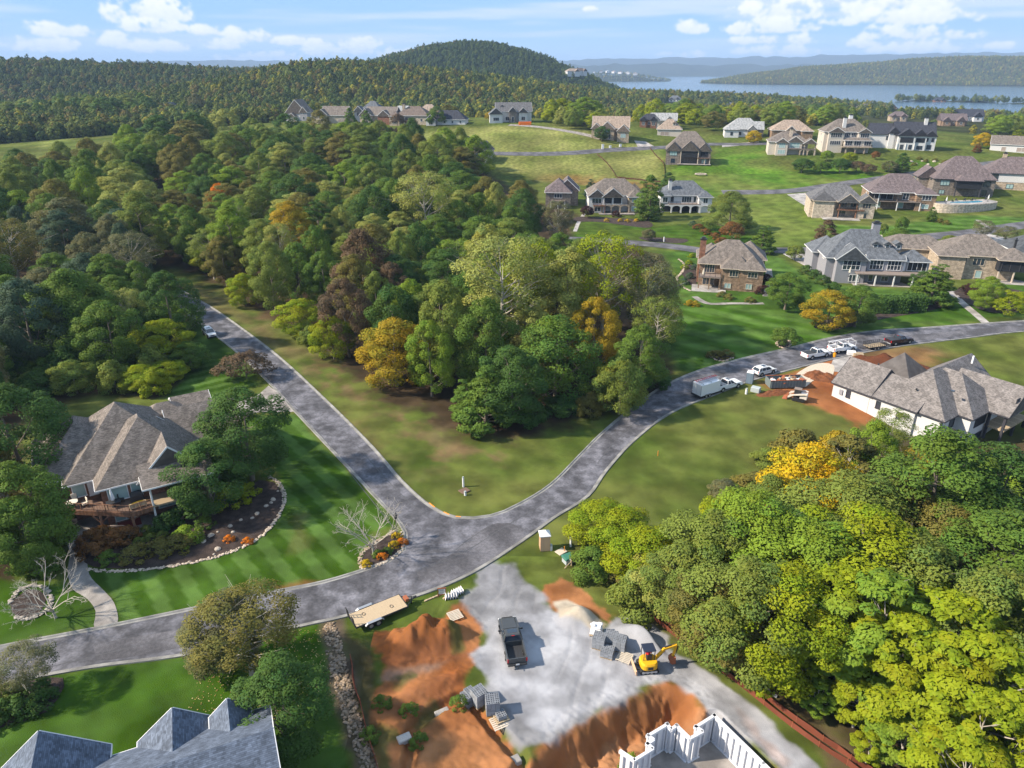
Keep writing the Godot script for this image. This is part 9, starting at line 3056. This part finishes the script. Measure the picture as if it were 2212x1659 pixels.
	edging("stone_edging", smooth_line(pv([-13.53, -72.43, -12.96, -70.75, -13.06, -69.12, -13.84, -67.71, -15.23, -66.35, -17.12, -65.69]), 0.3), 0.15, stone[2], Color(0.38, 0.32, 0.26))
	edging("stone_edging", smooth_line(pv([-53.7, -59.99, -53.88, -61.84, -52.98, -62.83, -50.99, -62.06, -49.25, -59.99, -49.06, -58.43, -50.2, -57.54, -51.53, -57.74]), 0.25), 0.18, stone[1], Color(0.3, 0.27, 0.24))
	edging("stone_edging", smooth_line(pv([50.08, -210.5, 50.27, -203.8, 47.42, -194.4, 45.08, -189.5, 44.57, -182.5, 45.7, -176.8]), 0.5), 0.25, stone[0], Color(0.36, 0.3, 0.24))
	edging("stone_edging", smooth_line(pv([38.89, -131.1, 39.63, -128.7, 41.24, -127.9, 43.32, -129.6]), 0.4), 0.18, stone[2], Color(0.38, 0.3, 0.24))
	edging("stone_edging", smooth_line(pv([56.08, -140, 54.63, -137.4, 54.95, -135.1, 56.95, -136.4, 57.84, -139.5]), 0.4), 0.18, stone[2], Color(0.38, 0.3, 0.24))
	var ditch := []
	var shape := pv([-19.51, -56.66, -18.38, -57.33, -17.01, -54.58, -15.6, -50.97, -13.74, -46.65, -12, -42.8, -10.12, -38.56, -11.59, -38.56, -13.19, -41.91, -15.17, -45.65, -17.23, -50.4])
	var lo := Vector2(1e9, 1e9)
	var hi := -lo
	for p in shape:
		lo = lo.min(p)
		hi = hi.max(p)
	var dr := RandomNumberGenerator.new()
	dr.seed = 12
	for i in 6000:
		var p := Vector2(dr.randf_range(lo.x, hi.x), dr.randf_range(lo.y, hi.y))
		if inside(shape, p) > 0.25 * dr.randf():
			ditch.append(p)
	scatter("ditch_stones", ditch, stone[0], 0.09, 0.20, [Color(0.22, 0.155, 0.10), Color(0.32, 0.24, 0.165), Color(0.15, 0.115, 0.08), Color(0.27, 0.21, 0.16)], 3)
	# loose rocks in the curved bed and elsewhere
	k = 0
	for p in [p2(-42.22, -72.25), p2(-38.44, -72.44), p2(-36.83, -71.96), p2(-36.24, -72.63), p2(-34.36, -72.63), p2(-37.2, -70.75), p2(-34.94, -69.21), p2(-35.01, -68.24), p2(-31.68, -79.1), p2(-32.05, -78.3), p2(-31.62, -79.8), p2(-31.62, -81.9), p2(-34.28, -75.2), p2(-35.16, -73.89), p2(-43.52, -68.77), p2(-43.84, -69.66), p2(-32.95, -75.6), p2(-32.7, -76.6)]:
		k += 1
		var rk := thing("garden_rock", "pale garden rock in the curved mulch bed, %s of its scatter" % ordinal(k), "rock", on_ground(p, 0.08), k * 1.3, "garden rocks in the curved bed")
		var m := put("rock", stone[k % 3], mat("rock_tan", Color(0.36, 0.31, 0.26), 0.9) if k == 1 else M.rock_tan, rk)
		m.scale = Vector3.ONE * (0.22 + 0.09 * (k % 4))
	k = 0
	for p in [p2(187.2, -354.2), p2(186.9, -350), p2(192.1, -356), p2(192.6, -351.7), p2(197.8, -356.8), p2(196.9, -349.4), p2(202.9, -355.5), p2(202.8, -350.2), p2(208.9, -355.4), p2(119.4, -233.6), p2(120.1, -231.1), p2(127.5, -231.6), p2(128.1, -230.3)]:
		k += 1
		var rk := thing("boulder", "pale boulder on the far right bank, %s from the left" % ordinal(k), "rock", on_ground(p, 0.15), k * 1.1, "boulders on the right bank")
		var m := put("rock", stone[k % 3], M.rock_tan, rk)
		m.scale = Vector3.ONE * (0.6 + 0.2 * (k % 4))
	# fire pit ring on the lawn below the gabled stone house
	q = thing("fire_pit", "round pale stone fire pit on the lawn below the dark screened gable", "fire pit", on_ground(p2(87.1, -338.8)))
	for i in 18:
		var a := TAU * i / 18.0
		var m := put("stone", stone[i % 3], M.rock_tan, q, Vector3(cos(a) * 2.4, 0.4, sin(a) * 2.4))
		m.scale = Vector3(0.5, 0.6, 0.5)
	for a in [0.5, 2.2, 4.0]:
		b = Build.new()
		b.soft_box(Vector3(cos(a) * 1.2, 0.5, sin(a) * 1.2), Vector3(0.9, 0.5, 0.4), 0.05)
		put("bench", b.mesh(), M.stone_pale, q)
	# spoil heaps by the new house
	mat("red_soil", Color(0.21, 0.072, 0.034), 0.95)
	detail(world_tex(M.red_soil, tex.grain, 2.0, 8.0), tex.fine, 1.0)
	mat("orange_soil", Color(0.36, 0.135, 0.06), 0.95)
	detail(world_tex(M.orange_soil, tex.grain, 2.0, 8.0), tex.fine, 1.0)
	heap("dark red spoil heap between the new house roofs and the street", p2(73.16, -126.9), 8.6, 3.0, 2.6, -0.45, M.red_soil)
	heap("orange spoil heap beside the dumpster and the new house wall", p2(56.93, -121), 3.6, 2.4, 1.5, -0.2, M.orange_soil)
	heap("low orange spoil bank along the clay strip by the grey cabinet", p2(46.12, -113.8), 4.2, 1.4, 0.7, 0.3, M.orange_soil)
	# pale washed-out ground and boards by the new house
	structure("sand_patch", drape(smooth_line(pv([52.12, -120.7, 58.35, -126.8, 61.74, -126.4, 58.9, -120.5, 55.42, -119.3, 52.6, -116.3, 50.3, -115.6]), 1.0, true), 0.07, 2.5), world_tex(mat("pale_sand", Color(0.70, 0.58, 0.46), 0.95), tex.grain, 3.0))
	for p in [["white wrapped building pallet beside the street near the service truck", p2(67.57, -132), "white_plastic", 1.6], ["bare plywood stack beside the white wrapped pallet", p2(68.54, -131), "raw_wood", 1.8]]:
		var w := thing("material_pile", p[0], "building material", on_ground(p[1]), -0.3)
		for i in 4:
			b = Build.new()
			b.soft_box(Vector3(0.04 * (i % 2), 0.12 + i * 0.17, 0), Vector3(p[3], 0.16, 1.2), 0.02)
			put("layer", b.mesh(), M[p[2]], w)
	q = thing("fire_hydrant", "yellow-orange hydrant-like marker barrel by the new driveway", "barrel", on_ground(p2(63.68, -130.6)))
	b = Build.new()
	b.tube(Vector3.ZERO, Vector3(0, 0.75, 0), 0.32, 0.3, 10, true)
	put("barrel", b.mesh(), mat("barrel_orange", Color(0.7, 0.30, 0.02), 0.5), q)
	b = Build.new()
	b.tube(Vector3(0, 0.75, 0), Vector3(0, 0.95, 0), 0.22, 0.1, 10, true)
	put("cap", b.mesh(), M.barrel_orange, q)
	# orange container in front of the white ridge house
	q = thing("orange_dumpster", "bright orange dumpster in front of the white ridge house", "dumpster", on_ground(p2(7.92, -461.1)), 0.05)
	b = Build.new()
	for s in [-1, 1]:
		b.box(Vector3(0, 0.9, s * 1.2), Vector3(7.4, 1.8, 0.12))
		b.box(Vector3(s * 3.7, 0.9, 0), Vector3(0.12, 1.8, 2.4))
	b.box(Vector3(0, 0.1, 0), Vector3(7.3, 0.2, 2.3))
	put("body", b.mesh(), mat("skip_orange", Color(0.80, 0.20, 0.02), 0.5), q)
	for i in 9:
		b = Build.new()
		b.box(Vector3(-3.4 + i * 0.85, 0.9, 1.3), Vector3(0.14, 1.7, 0.1))
		put("rib", b.mesh(), M.skip_orange, q)
	# parcels by the upper street
	for p in [["white portable toilet by the upper street", p2(48.62, -399.2), 2.3], ["small white box by the upper street drive", p2(52.94, -402), 1.2], ["white post box by the upper street", p2(58.92, -405.6), 1.4]]:
		var w := thing("street_box", p[0], "box", on_ground(p[1]))
		b = Build.new()
		b.soft_box(Vector3(0, p[2] * 0.5, 0), Vector3(1.2, p[2], 1.2), 0.08)
		put("box", b.mesh(), M.white_plastic, w)
		b = Build.new()
		b.soft_box(Vector3(0, p[2] + 0.06, 0), Vector3(1.35, 0.12, 1.35), 0.04)
		put("lid", b.mesh(), M.grey_box, w)
	# brick pillar at the grey house drive
	q = thing("entry_pillar", "brick entry pillar at the top of the grey house driveway", "pillar", on_ground(p2(92, -217.7)))
	b = Build.new()
	b.box(Vector3(0, 0.9, 0), Vector3(0.9, 1.8, 0.9))
	put("pillar", b.mesh(), M.brick_tan, q)
	b = Build.new()
	b.soft_box(Vector3(0, 1.88, 0), Vector3(1.1, 0.16, 1.1), 0.04)
	put("cap", b.mesh(), M.pale_concrete, q)
	# the dark car by the brick drive on the terrace
	var leaves := []
	for i in 2600:
		leaves.append(Vector2(dr.randf_range(-30, -9), dr.randf_range(-56, -38)))
	var lawn := pv([-30.27, -52.15, -21.93, -56, -19.24, -56.52, -16.5, -48.75, -21.41, -42.81, -28.47, -44.68])
	var fallen := []
	for p in leaves:
		if inside(lawn, p) > 0.0:
			fallen.append(p)
	scatter("fallen_leaves", fallen, stone[0], 0.035, 0.075, [Color(0.40, 0.28, 0.10), Color(0.30, 0.18, 0.08), Color(0.5, 0.42, 0.2)], 5)


func toilet(o: Node3D, side: Material, top: Material, pointed: bool) -> void:
	var b := Build.new()
	b.soft_box(Vector3(0, 1.05, 0), Vector3(1.12, 2.1, 1.12), 0.05)
	put("cabin", b.mesh(), side, o)
	b = Build.new()
	for x in [-0.56, -0.2, 0.2, 0.56]:
		b.box(Vector3(x, 1.05, 0.565), Vector3(0.05, 1.95, 0.03))
		b.box(Vector3(-0.565, 1.05, x), Vector3(0.03, 1.95, 0.05))
	put("rib", b.mesh(), side, o)
	b = Build.new()
	b.box(Vector3(0.0, 1.05, 0.57), Vector3(0.7, 1.8, 0.02))
	put("door", b.mesh(), side, o)
	b = Build.new()
	if pointed:
		b.loft([slab_ring(-0.66, 0.66, 0.66, 0.66, 2.1), slab_ring(-0.66, 0.66, 0.66, 0.66, 2.2), slab_ring(-0.12, 0.12, 0.12, 0.12, 2.62)])
	else:
		b.loft([slab_ring(-0.6, 0.6, 0.6, 0.6, 2.1), slab_ring(-0.6, 0.6, 0.6, 0.6, 2.18), slab_ring(-0.45, 0.45, 0.45, 0.45, 2.32)])
	put("roof", b.mesh(), top, o)


func lantern_ring(y: float, r: float) -> Array:
	var loop := []
	for i in 6:
		var a := -TAU * i / 6.0
		loop.append(Vector3(cos(a) * r, y, sin(a) * r))
	return loop


func edging(called: String, line: PackedVector2Array, size: float, m: Mesh, c: Color) -> void:
	var spots := []
	var r := RandomNumberGenerator.new()
	r.seed = line.size()
	for p in line:
		for k in 3:
			spots.append(p + Vector2(r.randf_range(-0.22, 0.22), r.randf_range(-0.22, 0.22)))
	scatter(called, spots, m, size * 0.7, size * 1.5, [c, c * 1.15, c * 0.8], line.size())


func scatter(called: String, spots: Array, m: Mesh, lo: float, hi: float, tints: Array, sd: int) -> void:
	var r := RandomNumberGenerator.new()
	r.seed = sd
	var mm := MultiMesh.new()
	mm.transform_format = MultiMesh.TRANSFORM_3D
	mm.use_colors = true
	mm.mesh = m
	mm.instance_count = spots.size()
	for i in spots.size():
		var s := r.randf_range(lo, hi)
		mm.set_instance_transform(i, Transform3D(Basis(Vector3.UP, r.randf() * TAU).scaled(Vector3(s, s * 0.8, s)), on_ground(spots[i], s * 0.25 + 0.03)))
		mm.set_instance_color(i, tints[r.randi() % tints.size()] * r.randf_range(0.85, 1.15))
	var o := MultiMeshInstance3D.new()
	o.name = numbered(called)
	o.multimesh = mm
	o.material_override = M.pale_stone
	stuff(o)
	add_child(o)


func heap(label: String, at: Vector2, rx: float, rz: float, h: float, turn: float, m: Material) -> void:
	var o := thing("spoil_heap", label, "spoil heap", on_ground(at), turn)
	var b := Build.new()
	var n := 28
	for j in n + 1:
		for i in n + 1:
			var u := i / float(n) * 2.0 - 1.0
			var v := j / float(n) * 2.0 - 1.0
			var d := sqrt(u * u + v * v)
			var y := h * pow(maxf(0.0, 1.0 - d), 0.8) * (0.75 + 0.6 * lumps.get_noise_2d(u * 9.0 + at.x, v * 7.0)) - 0.15 + lumps.get_noise_2d(u * 30.0, v * 22.0 + at.y) * 0.28 * (1.0 - d * 0.6)
			b.vert(Vector3(u * rx, y if d < 1.0 else -0.4, v * rz), Vector3.UP, Vector2(u, v))
	for j in n:
		for i in n:
			var q := j * (n + 1) + i
			b.ix.append_array([q, q + 1, q + n + 2, q, q + n + 2, q + n + 1])
	for j in n + 1:
		for i in n + 1:
			var q := j * (n + 1) + i
			var l := b.v[j * (n + 1) + maxi(i - 1, 0)]
			var r := b.v[j * (n + 1) + mini(i + 1, n)]
			var f := b.v[maxi(j - 1, 0) * (n + 1) + i]
			var k := b.v[mini(j + 1, n) * (n + 1) + i]
			b.n[q] = (k - f).cross(r - l).normalized()
	put("soil", b.mesh(), m, o)
